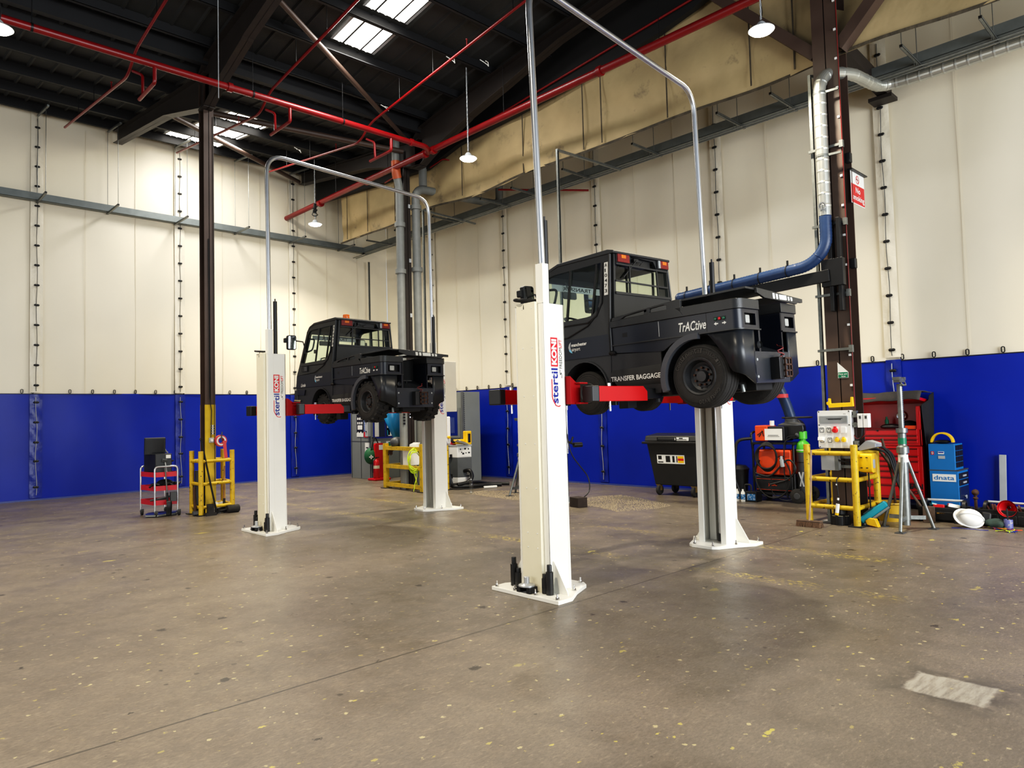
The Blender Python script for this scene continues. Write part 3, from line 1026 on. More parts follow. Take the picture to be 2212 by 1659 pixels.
ea = thing('extraction_arm', 'dark extraction boom with a blue hose reaching out from the broad dark brown column', 'extraction arm', (10.08, 4.05, 3.5))
o = Vector((10.08, 4.05, 3.5))
ribbed(bend([(10.02, 4.02, 4.3), (10.02, 4.02, 3.85), (9.98, 4.25, 3.63), (9.93, 4.6, 3.59), (9.93, 6.35, 3.46)], 0.3, 8), 0.085, 0.022, 'blue_hose', M['bluehose'], ea, o)
MB().bar(Vector((9.98, 3.98, 3.45)) - o, Vector((9.95, 5.6, 3.36)) - o, 0.05, 0.17).build('boom', M['blackmetal'], ea, 0.008)
b = MB()
for y in (3.86, 3.98):
    b.box(-0.06, 0.04, y - 4.05 - 0.025, y - 4.05 + 0.025, -0.55, 0.75)
b.box(-0.09, 0.0, -0.25, 0.05, -0.2, 0.18)
b.build('hinge_rails', M['blackmetal'], ea, 0.004)
for k in range(5):
    y = 4.55 + 0.42 * k
    b = MB()
    b.lathe([(0.09, -0.008), (0.09, 0.008)], Vector((9.93, y, 3.595 - 0.074 * (y - 4.55))) - o, 'y', 14)
    b.box(9.93 - 10.08 - 0.01, 9.93 - 10.08 + 0.01, y - 4.05 - 0.012, y - 4.05 + 0.012, 0.16 - 0.074 * (y - 4.55), 0.25 - 0.074 * (y - 4.55))
    b.build('strap', M['black'], ea)
MB().ell(Vector((9.93, 6.36, 3.46)) - o, (0.085, 0.085, 0.085)).build('hose_end', M['bluehose'], ea)
lower = [(9.95, 5.75, 3.50), (10.2, 5.62, 3.15), (10.95, 5.27, 2.0), (11.05, 5.18, 1.68), (11.08, 5.13, 1.46)]
ribbed(bend(lower, 0.2, 6), 0.085, 0.022, 'hood_hose', M['bluehose'], ea, o)
MB().bar(Vector((10.12, 5.75, 3.3)) - o, Vector((10.82, 5.44, 1.92)) - o, 0.05, 0.09).build('white_link', M['whiteplastic'], ea, 0.01)
MB().lathe([(0.092, -0.03), (0.092, 0.03)], Vector((11.0, 5.22, 1.82)) - o, 'z', 14).build('hose_clip', M['pink'], ea)
b = MB()
b.lathe([(0.09, 0.10), (0.10, 0.02), (0.20, -0.02), (0.20, -0.035), (0.10, -0.03), (0.075, 0.0)], Vector((11.08, 5.13, 1.38)) - o, 'z', 22)
hd = b.build('hood', M['dgrey'], ea)
MB().tube([Vector((11.12 + 0.22 * cos(a), 5.05 + 0.22 * sin(a), 1.47)) - o for a in [k * 2 * PI / 20 for k in range(21)]], 0.014, 8, False).build('hood_handle', M['black'], ea)

# ---------------------------------------------------------------- high-bay lamps


def highbay(label, x, y, z, ztop, messy=False):
    t = thing('high_bay_lamp', label, 'lamp', (x, y, z), group='high bay lamps')
    MB().lathe([(0.17, 0.0), (0.175, 0.006), (0.165, 0.016), (0.08, 0.04), (0.06, 0.09), (0.03, 0.12), (0.0, 0.12)], (0, 0, 0), 'z', 28).build('lamp_housing', M['lgrey'], t)
    MB().lathe([(0.0, -0.05), (0.08, -0.045), (0.14, -0.025), (0.165, 0.0)], (0, 0, 0), 'z', 28).build('diffuser', emit('lamp diffuser', (255, 244, 214), 28), t)
    b = MB()
    k = 0
    zz = 0.15
    while zz < ztop - z:
        if k % 2:
            b.box(-0.012, 0.012, -0.003, 0.003, zz, zz + 0.05)
        else:
            b.box(-0.003, 0.003, -0.012, 0.012, zz, zz + 0.05)
        zz += 0.045
        k += 1
    b.build('chain', M['lgrey'], t)
    MB().tube([(0.02 + 0.015 * sin(k * 1.7), 0.01 * cos(k * 2.3), 0.12 + k * (ztop - z - 0.12) / 14) for k in range(15)], 0.006, 6).build('lamp_cable', M['cable'], t)
    if messy:
        b = MB()
        b.tube([(0.07 * sin(k * 0.9), 0.03 * cos(k * 1.3), 0.17 + 0.13 * (0.5 + 0.5 * cos(k * 0.8)) + 0.012 * k) for k in range(22)], 0.012, 6)
        b.box(-0.03, 0.03, -0.03, 0.03, 0.3, 0.55)
        b.build('spare_cable', M['cable'], t)
    return t


highbay('lit high bay lamp nearest the broad dark brown column', 9.08, 4.38, 6.78, 8.9)
highbay('lit high bay lamp on a long chain before the canvas screen', 9.1, 10.6, 6.78, 8.6)
highbay('lit high bay lamp with bundled cable by the left cream wall', 9.06, 16.78, 6.78, 8.5, True)
highbay('lit high bay lamp under the roof left of the yellow-footed column', 1.46, 10.95, 6.78, 8.5)
# loose white cable ends hanging from the purlins
for p in ((8.35, 10.3, 8.5), (8.85, 9.9, 8.45), (8.25, 12.4, 8.25), (7.9, 15.6, 8.2)):
    tag(MB().tube([Vector(p) + Vector((0.12 * sin(k * 0.5), -0.03 * k, -0.035 * k * (1 if k < 5 else 0.5))) for k in range(8)], 0.008, 6).build('loose_cable', M['paper']), 'short white cable end hanging loose under a roof purlin', 'cable', 'loose cable ends under the roof')
# thin wire rope in front of the yellow-footed column
tag(MB().cyl((4.03, 10.3, 6.4), (4.03, 10.3, 8.55), 0.006, 6).build('hanging_wire', M['lgrey']), 'single thin wire hanging from the roof before the yellow-footed column', 'wire')
# no smoking sign
t = thing('no_smoking_sign', 'red and white no smoking sign hung off the broad dark brown column', 'sign', (10.41, 3.80, 4.52))
MB().box(0, 0.50, -0.004, 0.0, 0, 0.46).build('sign_board', M['paper'], t)
MB().box(0.01, 0.49, -0.0065, -0.0045, 0.012, 0.285).build('red_panel', M['signred'], t)
text('No', M['paper'], t, (0.16, -0.007, 0.165), (1, 0, 0), (0, 0, 1), 0.17, 0.085, bold=0.015)
text('smoking', M['paper'], t, (0.035, -0.007, 0.032), (1, 0, 0), (0, 0, 1), 0.43, 0.105, bold=0.015)
b = MB()
b.lathe([(0.05, -0.006), (0.062, -0.006), (0.062, -0.004), (0.05, -0.004)], (0.25, 0, 0.37), 'y', 24)
b.bar((0.215, -0.006, 0.405), (0.285, -0.006, 0.335), 0.012, 0.002, (0, 1, 0))
b.build('prohibition_ring', M['signred'], t)
b = MB()
b.box(0.20, 0.285, -0.0055, -0.0045, 0.366, 0.378)
b.build('cigarette_mark', M['ink'], t)
MB().box(-0.05, 0.52, -0.05, 0.02, 0.46, 0.475).build('hanging_rail', M['black'], t)
# ---------------------------------------------------------------- two-post lifts
MIRX = lambda s: (lambda p: (p[0] * s, p[1], p[2]))


def mbx(s):
    """MB whose x is multiplied by s (+1 right post, -1 left post): x is then 'outward'"""
    class Q(MB):
        def add(q, vs, fs):
            return MB.add(q, [(p[0] * s, p[1], p[2]) for p in vs], fs)
    return Q()


def lift(y0, label, where, cx=(4.71, 7.76), lean=0.0):
    L = thing('two_post_lift', label, 'vehicle lift', (6.3, y0, 0))
    for i, s in enumerate((-1, 1)):
        ox = cx[i] - 6.3
        side = 'left' if s < 0 else 'right'
        # ---- base plate
        b = mbx(s)
        plate = [(0.28, -0.42), (0.10, -0.42), (-0.10, -0.30), (-0.34, -0.20), (-0.39, -0.13), (-0.39, 0.13), (-0.34, 0.20), (-0.10, 0.30), (0.10, 0.42), (0.28, 0.42)]
        # C channel: web outside, open towards the vehicle
        b.box(0.105, 0.120, -0.18, 0.18, 0.03, 2.62)
        for q in (-1, 1):
            b.box(-0.15, 0.12, q * 0.1725 - 0.0075, q * 0.1725 + 0.0075, 0.03, 2.62)
            b.box(-0.15, -0.135, min(q * 0.18, q * 0.11), max(q * 0.18, q * 0.11), 0.03, 2.62)
        post = b.build('lift_post', M['white'], L, 0.004)
        post.location = (ox, 0, 0)
        b = mbx(s)
        b.prism(plate, XY, 0.0, 0.035)
        b.build('base_plate', M['white'], post, 0.004)
        for q in (-1, 1):
            b = mbx(s)
            b.prism([(q * 0.17, 0.03), (q * 0.36, 0.03), (q * 0.35, 0.06), (q * 0.20, 0.31), (q * 0.17, 0.31)], YZ, -0.004 + 0.08, 0.006 + 0.08)
            b.build('gusset', M['white'], post, 0.002)
        b = mbx(s)
        b.box(0.119, 0.155, -0.115, 0.125, 0.035, 2.635)
        cv = b.build('cover_panel', mat('cover panel cream', (232, 224, 198), 0.4, var=0.02), post, 0.004)
        b = mbx(s)
        for z in (2.58, 2.22, 1.78, 1.35, 0.95, 0.55, 0.42):
            for y in (-0.07, 0.05):
                b.lathe([(0.006, 0.155), (0.006, 0.158), (0.0, 0.159)], (0, y, z), 'x', 8)
        b.build('rivet', M['paper'], cv)
        for x, y in ((0.25, -0.38), (0.25, -0.12), (0.25, 0.14), (0.25, 0.38), (-0.09, -0.27), (-0.35, -0.12), (-0.35, 0.12), (-0.09, 0.27)):
            b = mbx(s)
            b.cyl((x, y, 0.033), (x, y, 0.055), 0.018, 6)
            b.cyl((x, y, 0.05), (x, y, 0.085), 0.008, 8)
            b.build('anchor_bolt', M['chrome'], post)
        # inside of the channel: ram and dark lining
        b = mbx(s)
        b.box(0.095, 0.104, -0.16, 0.16, 0.04, 2.6)
        b.build('channel_lining', mat('greased steel', (104, 98, 74), 0.35, 0.5, var=0.2), post)
        b = mbx(s)
        b.cyl((0.0, -0.03, 0.12), (0.0, -0.03, 2.6), 0.028, 16)
        b.build('ram', M['chrome'], post)
        b = mbx(s)
        b.cyl((0.0, -0.03, 0.035), (0.0, -0.03, 0.13), 0.04, 16)
        b.build('ram_housing', M['black'], post)
        b = mbx(s)
        b.cyl((-0.03 if s > 0 else -0.06, -0.06, 2.55), (-0.03 if s > 0 else -0.06, -0.06, 3.42), 0.030, 16)
        b.cyl((-0.03 if s > 0 else -0.06, -0.06, 3.42), (-0.03 if s > 0 else -0.06, -0.06, 3.46), 0.010, 8)
        b.build('ram_top', M['black'], post)
        # riser box for the hose arch
        yr = -0.14 if s < 0 else 0.10
        b = mbx(s)
        b.box(0.035, 0.115, yr - 0.045, yr + 0.045, 0.036, 2.98)
        b.build('riser_box', M['white'], post, 0.004)
        b = mbx(s)
        b.tube(bend([(0.02, -0.10, 2.66), (0.10, -0.02, 2.66), (0.20, 0.06, 2.67), (0.16, 0.16, 2.68), (0.05, 0.10, 2.67)], 0.06), 0.014, 8)
        b.cyl((0.145, 0.03, 2.66), (0.155, 0.03, 2.58), 0.006, 6)
        b.build('loose_hose', M['cable'], post)
        # logo on the near face of the post
        fy = -0.1805
        ux = 0.0
        # vertical lettering reads upward
        zb = 1.71
        text('stertil', M['logoblue'], post, (ux + 0.055, fy, zb), (0, 0, 1), (-1, 0, 0), 0.32, 0.085, bold=0.02)
        swo = MB()
        swo.tube([(ux + 0.075, fy - 0.001, zb - 0.02), (ux + 0.06, fy - 0.001, zb - 0.028), (ux + 0.02, fy - 0.001, zb - 0.02), (ux - 0.01, fy - 0.001, zb + 0.02), (ux - 0.028, fy - 0.001, zb + 0.06), (ux - 0.028, fy - 0.001, zb + 0.22)], 0.005, 6)
        swo.build('red_swoosh', M['logored'], post)
        kp = MB().box(ux - 0.035, ux + 0.06, fy - 0.0015, fy - 0.0003, zb + 0.335, zb + 0.60).build('red_panel', M['logored'], post)
        text('KONI', M['paper'], kp, (ux + 0.045, fy - 0.0015, zb + 0.35), (0, 0, 1), (-1, 0, 0), 0.235, 0.07, bold=0.05)
        text('FREEDOM', M['ink'], post, (ux + 0.115, fy, zb + 0.32), (0, 0, 1), (-1, 0, 0), 0.185, 0.036)
        text('LIFT', M['logored'], post, (ux + 0.115, fy, zb + 0.51), (0, 0, 1), (-1, 0, 0), 0.075, 0.036, bold=0.02)
        text('S', M['dgrey'], post, (ux + 0.112, fy, zb + 0.23), (0, 0, 1), (-1, 0, 0), 0.08, 0.03, shear=0.6)
        # carriage and arms
        b = mbx(s)
        b.box(-0.24, -0.155, -0.24, 0.24, 1.70, 1.90)
        b.box(-0.30, -0.16, -0.235, 0.235, 1.715, 1.885)
        b.box(-0.33, -0.22, -0.30, -0.12, 1.70, 1.715)
        b.box(-0.33, -0.22, -0.30, -0.12, 1.885, 1.90)
        b.box(-0.33, -0.22, 0.12, 0.30, 1.70, 1.715)
        b.box(-0.33, -0.22, 0.12, 0.30, 1.885, 1.90)
        b.prism([(-0.24, 1.90), (-0.155, 1.90), (-0.155, 1.96), (-0.17, 1.95)], XZ, -0.24, 0.24)
        car = b.build('carriage', M['dred'], L, 0.004)
        car.location = (ox, 0, 0)
        for q in (-1, 1):
            if q < 0:
                pv, tipw = (-0.27, -0.36), (-1.12, -0.52)
            else:
                pv, tipw = (0.10, 0.50), (-1.10, 0.66)
            pv, tipw = Vector((*pv, 1.79)), Vector((*tipw, 1.79))
            d = (tipw - pv).normalized()
            n = Vector((-d.y, d.x, 0))
            L0 = 0.55 if q < 0 else 0.80
            b = mbx(s)
            b.bar(pv + d * 0.07, pv + d * L0, 0.13, 0.14)
            e = pv + d * L0
            b.prism([(0, -0.07), (0.12, -0.07), (0.12, 0.02), (0.07, 0.07), (0, 0.07)], lambda u, v, w, e=e, d=d, n=n: tuple(e + d * u + n * w + Vector((0, 0, v))), -0.065, 0.065)
            arm = b.build('swing_arm', M['red'], L, 0.004)
            arm.location = (ox, 0, 0)
            b = mbx(s)
            b.bar(pv - d * 0.02, pv + d * 0.07, 0.145, 0.15)
            b.build('end_cap', M['black'], arm, 0.012)
            b = mbx(s)
            b.bar(pv + d * (L0 + 0.1), tipw, 0.09, 0.10)
            b.build('arm_extension', M['blackmetal'], arm, 0.004)
            b = mbx(s)
            b.cyl(tipw - Vector((0, 0, 0.085)), tipw + Vector((0, 0, 0.02)), 0.045, 14)
            b.cyl(tipw + Vector((0, 0, 0.05)), tipw + Vector((0, 0, 0.075)), 0.06, 16)
            b.build('lift_pad', M['black'], arm)
            b = mbx(s)
            b.cyl(tipw + Vector((0, 0, 0.02)), tipw + Vector((0, 0, 0.05)), 0.04, 14)
            b.build('pad_screw', M['chrome'], arm)
            b = mbx(s)
            pp = pv + d * 0.25
            b.cyl(pp + Vector((0, 0, 0.06)), pp + Vector((0, 0, 0.10)), 0.022, 10)
            b.cyl(pp - Vector((0, 0, 0.16)), pp + Vector((0, 0, 0.07)), 0.010, 8)
            b.build('pivot_pin', M['chrome'], arm)
        if s > 0:
            b = mbx(s)
            b.box(0.155, 0.52, 0.0, 0.30, 1.72, 2.64)
            b.box(0.155, 0.30, 0.02, 0.14, 1.25, 1.72)
            cab = b.build('control_cabinet', mat('cabinet cream', (226, 218, 200), 0.45, var=0.02), L, 0.006)
            cab.location = (ox, 0, 0)
            MB().tube([(0.13, -0.12, 1.72), (0.13, -0.12, 1.3), (0.15, -0.12, 1.22), (0.20, -0.1, 1.12)], 0.012, 8).build('conduit', M['alu'], cab)
    # hose arch between the posts
    xl, xr = cx[0] - 6.3 - 0.0675, cx[1] - 6.3 + 0.0675
    a = MB()
    a.tube(bend([(xl, -0.14, 2.9), (xl + lean, -0.14, 5.62), (xr + lean * 1.2, 0.10, 5.60), (xr, 0.10, 2.9)], 0.30, 8), 0.031, 16)
    a.build('hose_arch', M['alu'], L)
    return L


lift(4.55, 'white two-post lift with red arms under the nearer tow tractor', 'near', lean=-0.09)
lift(10.13, 'white two-post lift with red arms under the farther tow tractor', 'far', cx=(4.70, 7.76), lean=-0.02)


def adapter(label, group, x, y, h):
    t = thing('lift_adapter', label, 'lift adapter', (x, y, 0.035), group=group)
    MB().lathe([(0.033, 0), (0.034, 0.004), (0.034, h * 0.76), (0.022, h * 0.77), (0.022, h - 0.004), (0.020, h), (0, h)], (0, 0, 0), 'z', 20).build('adapter_body', M['black'], t)
    MB().lathe([(0.0345, 0.05), (0.0345, 0.053)], (0, 0, 0), 'z', 20).build('groove', M['blackmetal'], t)


for cx, cy, w in ((4.71, 4.55, 'near'), (4.70, 10.13, 'far')):
    g = 'black lift adapters on the %s left base plate' % w
    f = 'nearer' if w == 'near' else 'farther'
    adapter('tall black adapter at the far gusset of the %s lift left base plate' % f, g, cx - 0.115, cy + 0.285, 0.26)
    adapter('short black adapter by the far gusset of the %s lift left base plate' % f, g, cx - 0.125, cy + 0.215, 0.17)
    adapter('tall black adapter at the near gusset of the %s lift left base plate' % f, g, cx - 0.165, cy - 0.215, 0.26)
    adapter('short black adapter behind the tall one at the near gusset of the %s lift' % f, g, cx - 0.15, cy - 0.15, 0.17)
    t = thing('drop_in_pad', 'silver drop-in pad with black feet on the %s lift left base plate' % f, 'lift pad', (cx - 0.225, cy + 0.01, 0.035))
    b = MB()
    b.box(-0.05, 0.05, -0.085, -0.04, 0, 0.05)
    b.box(-0.05, 0.05, 0.04, 0.085, 0, 0.05)
    b.box(-0.05, 0.05, -0.085, 0.085, 0.045, 0.055)
    b.build('pad_foot', M['black'], t, 0.004)
    b = MB()
    b.lathe([(0.075, 0.055), (0.075, 0.067), (0.045, 0.072), (0.026, 0.08), (0.026, 0.135), (0.02, 0.138), (0, 0.138)], (0, 0, 0), 'z', 18)
    b.build('pad_stem', mat('zinc plate', (186, 188, 188), 0.35, 0.5), t)
t = thing('lift_adapter', 'black adapters pair showing behind the nearer lift right base gusset', 'lift adapter', (7.98, 4.62, 0.035))
MB().lathe([(0.033, 0), (0.034, 0.2), (0.022, 0.2), (0.022, 0.26), (0, 0.26)], (0, 0, 0), 'z', 16).build('adapter_body', M['black'], t)
t = thing('lift_adapter', 'black adapter showing behind the farther lift right base gusset', 'lift adapter', (7.99, 10.2, 0.035))
MB().lathe([(0.033, 0), (0.034, 0.2), (0.022, 0.2), (0.022, 0.26), (0, 0.26)], (0, 0, 0), 'z', 16).build('adapter_body', M['black'], t)
# ---------------------------------------------------------------- tow tractors (local x: left side 0 -> 1.16, y: rear 0 -> front 2.7, z: up)
TW = 1.16


def wheel(parent, name, x0, x1, y, z, r, rr, lugs, outer):
    """tyre from x0 to x1; 'outer' is the x of the dished side"""
    w = abs(x1 - x0)
    s = 1 if outer == min(x0, x1) else -1
    X = lambda t: (min(x0, x1) + t * w) if s > 0 else (max(x0, x1) - t * w)
    prof = [(rr, 0.04), (rr + 0.02, 0.01), (rr + (r - rr) * 0.5, 0.0), (r - 0.045, 0.02), (r - 0.015, 0.07), (r, 0.16)]
    if not lugs:
        for g in (0.28, 0.5, 0.72):
            prof += [(r, g - 0.025), (r - 0.008, g - 0.012), (r - 0.008, g + 0.012), (r, g + 0.025)]
    prof += [(r, 0.84), (r - 0.015, 0.93), (r - 0.045, 0.98), (rr + (r - rr) * 0.5, 1.0), (rr, 0.96)]
    b = MB()
    b.lathe([(a, X(t)) for a, t in prof], (0, y, z), 'x', 48)
    ty = b.build(name, M['rubber'], parent, sharp=0.5)
    if lugs:
        b = MB()
        n = 18
        for k in range(n):
            for side in (0, 1):
                a = 2 * PI * (k + 0.5 * side) / n
                p0 = X(0.03 if side == 0 else 0.97)
                p1 = X(0.56 if side == 0 else 0.44)
                a2 = a + 0.14
                u0, u1 = Vector((0, cos(a), sin(a))), Vector((0, cos(a2), sin(a2)))
                c0, c1 = Vector((p0, y, z)) + u0 * (r - 0.004), Vector((p1, y, z)) + u1 * (r + 0.004)
                b.bar(c0, c1, 0.045, 0.028, (u0 + u1).normalized())
        b.build('tread_lugs', M['rubber'], ty)
    b = MB()
    b.lathe([(rr + 0.012, X(0.02)), (rr + 0.004, X(-0.01)), (rr - 0.012, X(0.02)), (rr - 0.02, X(0.16)), (rr * 0.80, X(0.30)), (rr * 0.62, X(0.36)), (rr * 0.60, X(0.33)), (rr * 0.36, X(0.33)), (rr * 0.34, X(0.22)), (rr * 0.30, X(0.17)), (0.0, X(0.16))], (0, y, z), 'x', 36)
    ri = b.build('wheel_rim', M['rim'], ty, sharp=0.5)
    n = 9 if rr > 0.12 else 5
    for k in range(n):
        a = 2 * PI * k / n + 0.2
        c = Vector((X(0.34), y + cos(a) * rr * 0.49, z + sin(a) * rr * 0.49))
        MB().cyl(c, c - Vector((s * 0.03, 0, 0)), 0.011, 6).build('wheel_nut', M['rust'], ty)
    b = MB()
    for q in (0.62, 0.8):
        b.lathe([(rr + (r - rr) * q - 0.002, X(0.014 if q > 0.7 else 0.003)), (rr + (r - rr) * q, X(-0.006 if q < 0.7 else 0.002)), (rr + (r - rr) * q + 0.002, X(0.014 if q > 0.7 else 0.003))], (0, y, z), 'x', 48)
    b.build('sidewall_ring', M['rubber'], ty)
    return ty


def tractor(label, loc, rot, lugs, tray_text, mirror_left, yaw=0.0, front_turn=0.0):
    T = thing('tow_tractor', label, 'tow tractor', loc)
    T.rotation_euler = rot
    lean = lambda z: max(0.0, z - 0.92) * 0.10          # upper cab tapers inward

    # ---- rear body pods (blue band) with grey lids
    for k, (x0, x1) in enumerate(((0.0, 0.345), (0.80, TW))):
        b = MB()
        r = 0.07
        lx0, lx1 = (0.10, 0.30) if k == 0 else (0.88, 1.07)
        # side wall + rounded rear corner + strips around the lamp
        if k == 0:
            b.box(0, 0.03, 0.07, 1.41, 0.78, 0.952)
            ca = [(x, y) for x, y in arc((r, r), r, 180, 270, 6)]
            ci = [(x, y) for x, y in arc((r, r), r - 0.03, 180, 270, 6)]
        else:
            b.box(TW - 0.03, TW, 0.07, 1.41, 0.78, 0.952)
            ca = [(x, y) for x, y in arc((TW - r, r), r, 270, 360, 6)]
            ci = [(x, y) for x, y in arc((TW - r, r), r - 0.03, 270, 360, 6)]
        b.prism(ca + ci[::-1], XY, 0.78, 0.952)
        xa, xb = (r, 0.345) if k == 0 else (0.80, TW - r)
        b.prism([(xa, 0.78), (xb, 0.78), (xb, 0.952), (xa, 0.952)], XZ, 0.0, 0.03, holes=[[(lx0, 0.812), (lx1, 0.812), (lx1, 0.918), (lx0, 0.918)]])
        xi = 0.345 if k == 0 else 0.80
        b.box(xi - 0.012, xi + 0.012, 0.0, 0.34, 0.57, 0.952)
        nb = b.build('rear_pod', M['navy'], T)
        b = MB()
        b.box(lx0 - 0.005, lx1 + 0.005, 0.055, 0.06, 0.80, 0.93)
        b.box(lx0 - 0.008, lx0, 0.02, 0.06, 0.805, 0.925)
        b.box(lx1, lx1 + 0.008, 0.02, 0.06, 0.805, 0.925)
        b.box(lx0, lx1, 0.02, 0.06, 0.80, 0.812)
        b.box(lx0, lx1, 0.02, 0.06, 0.918, 0.93)
        b.build('lamp_recess', M['black'], nb)
        lxc = lx0 + 0.075 if k == 0 else lx0 + 0.07
        lf = MB().prism(rrect(lxc - 0.045, lxc + 0.045, 0.825, 0.908, 0.012), XZ, 0.016, 0.056).build('work_lamp', M['black'], nb, 0.004)
        MB().prism(rrect(lxc - 0.037, lxc + 0.037, 0.832, 0.901, 0.01), XZ, 0.011, 0.017).build('lamp_lens', M['clearlens'], lf, 0.003)
        # lid
        b = MB()
        lidp = ([(-0.012, 0.93), (-0.012, 0.07)] + arc((0.07, 0.07), 0.085, 180, 270, 5)[1:] + [(0.355, -0.015), (0.355, 0.93)]) if k == 0 else ([(0.79, 0.93), (0.79, -0.015)] + arc((TW - 0.07, 0.07), 0.085, 270, 360, 5) + [(TW + 0.012, 0.93)])
        b.prism(lidp, XY, 0.955, 1.045)
        b.build('pod_lid', M['charcoal'], T, 0.012)
        # ledge
        b = MB()
        led = ([(-0.016, 1.40), (-0.016, 0.07)] + arc((0.07, 0.07), 0.088, 180, 270, 5)[1:] + [(0.36, -0.018), (0.36, 0.02), (0.03, 0.1), (0.03, 1.40)]) if k == 0 else ([(TW - 0.03, 1.40), (TW - 0.03, 0.1), (0.79, 0.02), (0.79, -0.018)] + arc((TW - 0.07, 0.07), 0.088, 270, 360, 5) + [(TW + 0.016, 1.40)])
        b.prism(led, XY, 0.768, 0.780)
        b.build('ledge', M['charcoal'], T)
    # ---- lower corner skirts
    for k in (0, 1):
        st = [(0.0, 0.333, 0.775), (0.0, 0.30, 0.735), (0.0, 0.24, 0.66), (0.0, 0.162, 0.541), (0.0, 0.12, 0.44), (0.0, 0.095, 0.405)]
        st += [(0.0, 0.07, 0.392)]
        for i in range(1, 7):
            a = PI / 2 * i / 6
            st.append((0.07 - 0.07 * cos(a), 0.07 - 0.07 * sin(a), 0.392 - 0.03 * i / 6))
        st += [(0.21, 0.0, 0.298), (0.25, 0.0, 0.294)]
        b = MB()
        n = len(st)
        vs = []
        for (x, y, zb) in st:
            xx = x if k == 0 else TW - x
            vs += [(xx, y, zb), (xx, y, 0.77)]
        b.add(vs, [(2 * i, 2 * i + 2, 2 * i + 3, 2 * i + 1) for i in range(n - 1)])
        b.build('corner_skirt', M['charscuff'], T, solid=0.02)
    # ---- rear bumper plate, hitch and load well
    b = MB()
    b.box(0.24, 0.92, 0.002, 0.03, 0.285, 0.575)
    b.add([(0.24, 0.002, 0.575), (0.92, 0.002, 0.575), (0.92, 0.42, 0.74), (0.24, 0.42, 0.74)], [(0, 1, 2, 3)])
    bp = b.build('rear_plate', M['charscuff'], T, 0.004)
    b = MB()
    for x, z in ((0.275, 0.50), (0.275, 0.345), (0.885, 0.50), (0.885, 0.345)):
        b.ell((x, 0.0, z), (0.014, 0.008, 0.014), 10, 6)
    b.build('bolt_head', M['lgrey'], bp)
    b = MB()
    b.box(0.30, 0.86, 0.34, 0.36, 0.57, 1.02)
    b.box(0.355, 0.365, 0.0, 0.36, 0.57, 0.95)
    b.box(0.79, 0.80, 0.0, 0.36, 0.57, 0.95)
    b.build('load_well', M['under'], T)
    b = MB()
    b.box(0.36, 0.66, 0.20, 0.22, 0.69, 0.705)
    b.box(0.56, 0.57, 0.20, 0.22, 0.58, 0.70)
    b.build('tie_rail', M['charcoal'], T)
    hk = MB()
    hk.box(0.52, 0.60, -0.09, 0.0, 0.315, 0.52)
    hk.box(0.60, 0.735, -0.05, 0.0, 0.33, 0.51)
    hb = hk.build('tow_coupling', M['black'], T, 0.006)
    b = MB()
    for z in (0.33, 0.385, 0.44, 0.50):
        b.box(0.595, 0.735, -0.11, -0.095, z, z + 0.014)
        b.box(0.595, 0.605, -0.11, 0.0, z, z + 0.014)
        b.box(0.725, 0.735, -0.11, 0.0, z, z + 0.014)
    b.box(0.595, 0.609, -0.11, -0.095, 0.33, 0.514)
    b.box(0.66, 0.672, -0.112, -0.098, 0.33, 0.514)
    b.box(0.721, 0.735, -0.11, -0.095, 0.33, 0.514)
    b.build('coupling_jaws', M['rust'], hb)
    MB().cyl((0.665, -0.055, 0.32), (0.665, -0.055, 0.55), 0.018, 12).build('coupling_pin', M['dgrey'], hb)
    MB().tube([(0.62 + 0.04 * sin(k), -0.06 + 0.015 * cos(k * 1.4), 0.52 + 0.012 * k) for k in range(9)] + [(0.69, 0.0, 0.63), (0.72, 0.02, 0.645)], 0.006, 6).build('red_lanyard', mat('red cord', (120, 40, 40), 0.6), hb)
    MB().lathe([(0.03, 0), (0.035, 0.02), (0.02, 0.04), (0, 0.045)], (0.27, -0.05, 0.63), 'y', 14).build('trailer_socket', M['dgrey'], T)

    # ---- side panels between the wheels, mudguards
    for k in (0, 1):
        X = (lambda x: x) if k == 0 else (lambda x: TW - x)
        fx = lambda u, v, w, X=X: (X(w), u, v)
        b = MB()
        b.prism([(0.45, 0.772), (0.42, 0.79), (1.415, 0.79), (1.415, 0.70), (0.86, 0.66), (0.80, 0.66), (0.70, 0.72), (0.55, 0.768)], fx, 0.002, 0.03)
        sp = b.build('side_panel', M['navy'], T)
        if k == 0:
            MB().box(-0.001, 0.006, 1.215, 1.275, 0.845, 0.888).build('panel_hole', M['ink'], sp)
            MB().box(-0.0005, 0.002, 0.835, 0.841, 0.80, 0.948).build('panel_gap', M['lgrey'], sp)
            MB().box(-0.0008, 0.002, 0.318, 0.324, 0.785, 0.95).build('panel_gap', M['ink'], sp)
        b = MB()
        b.prism([(0.84, 0.66), (1.44, 0.69), (1.46, 0.62), (1.44, 0.45), (1.36, 0.30), (1.30, 0.262), (0.87, 0.262), (0.86, 0.30), (0.84, 0.48)], fx, 0.012, 0.03)
        sk = b.build('sill_skirt', M['charcoal'], T)
        b = MB()
        b.add([fx(1.44, 0.52, 0.004), fx(0.84, 0.54, 0.004), fx(0.84, 0.50, -0.004), fx(1.45, 0.48, -0.004), fx(0.86, 0.385, -0.004), fx(1.40, 0.385, -0.004), fx(0.86, 0.35, 0.012), fx(1.37, 0.35, 0.012)], [(0, 1, 2, 3), (3, 2, 4, 5), (5, 4, 6, 7)])
        b.add([fx(1.44, 0.52, 0.004), fx(0.84, 0.54, 0.004), fx(0.84, 0.54, 0.013), fx(1.44, 0.52, 0.013)], [(0, 1, 2, 3)])
        b.build('skirt_step', mat('lower skirt', (40, 41, 40), 0.55, var=0.15), sk)
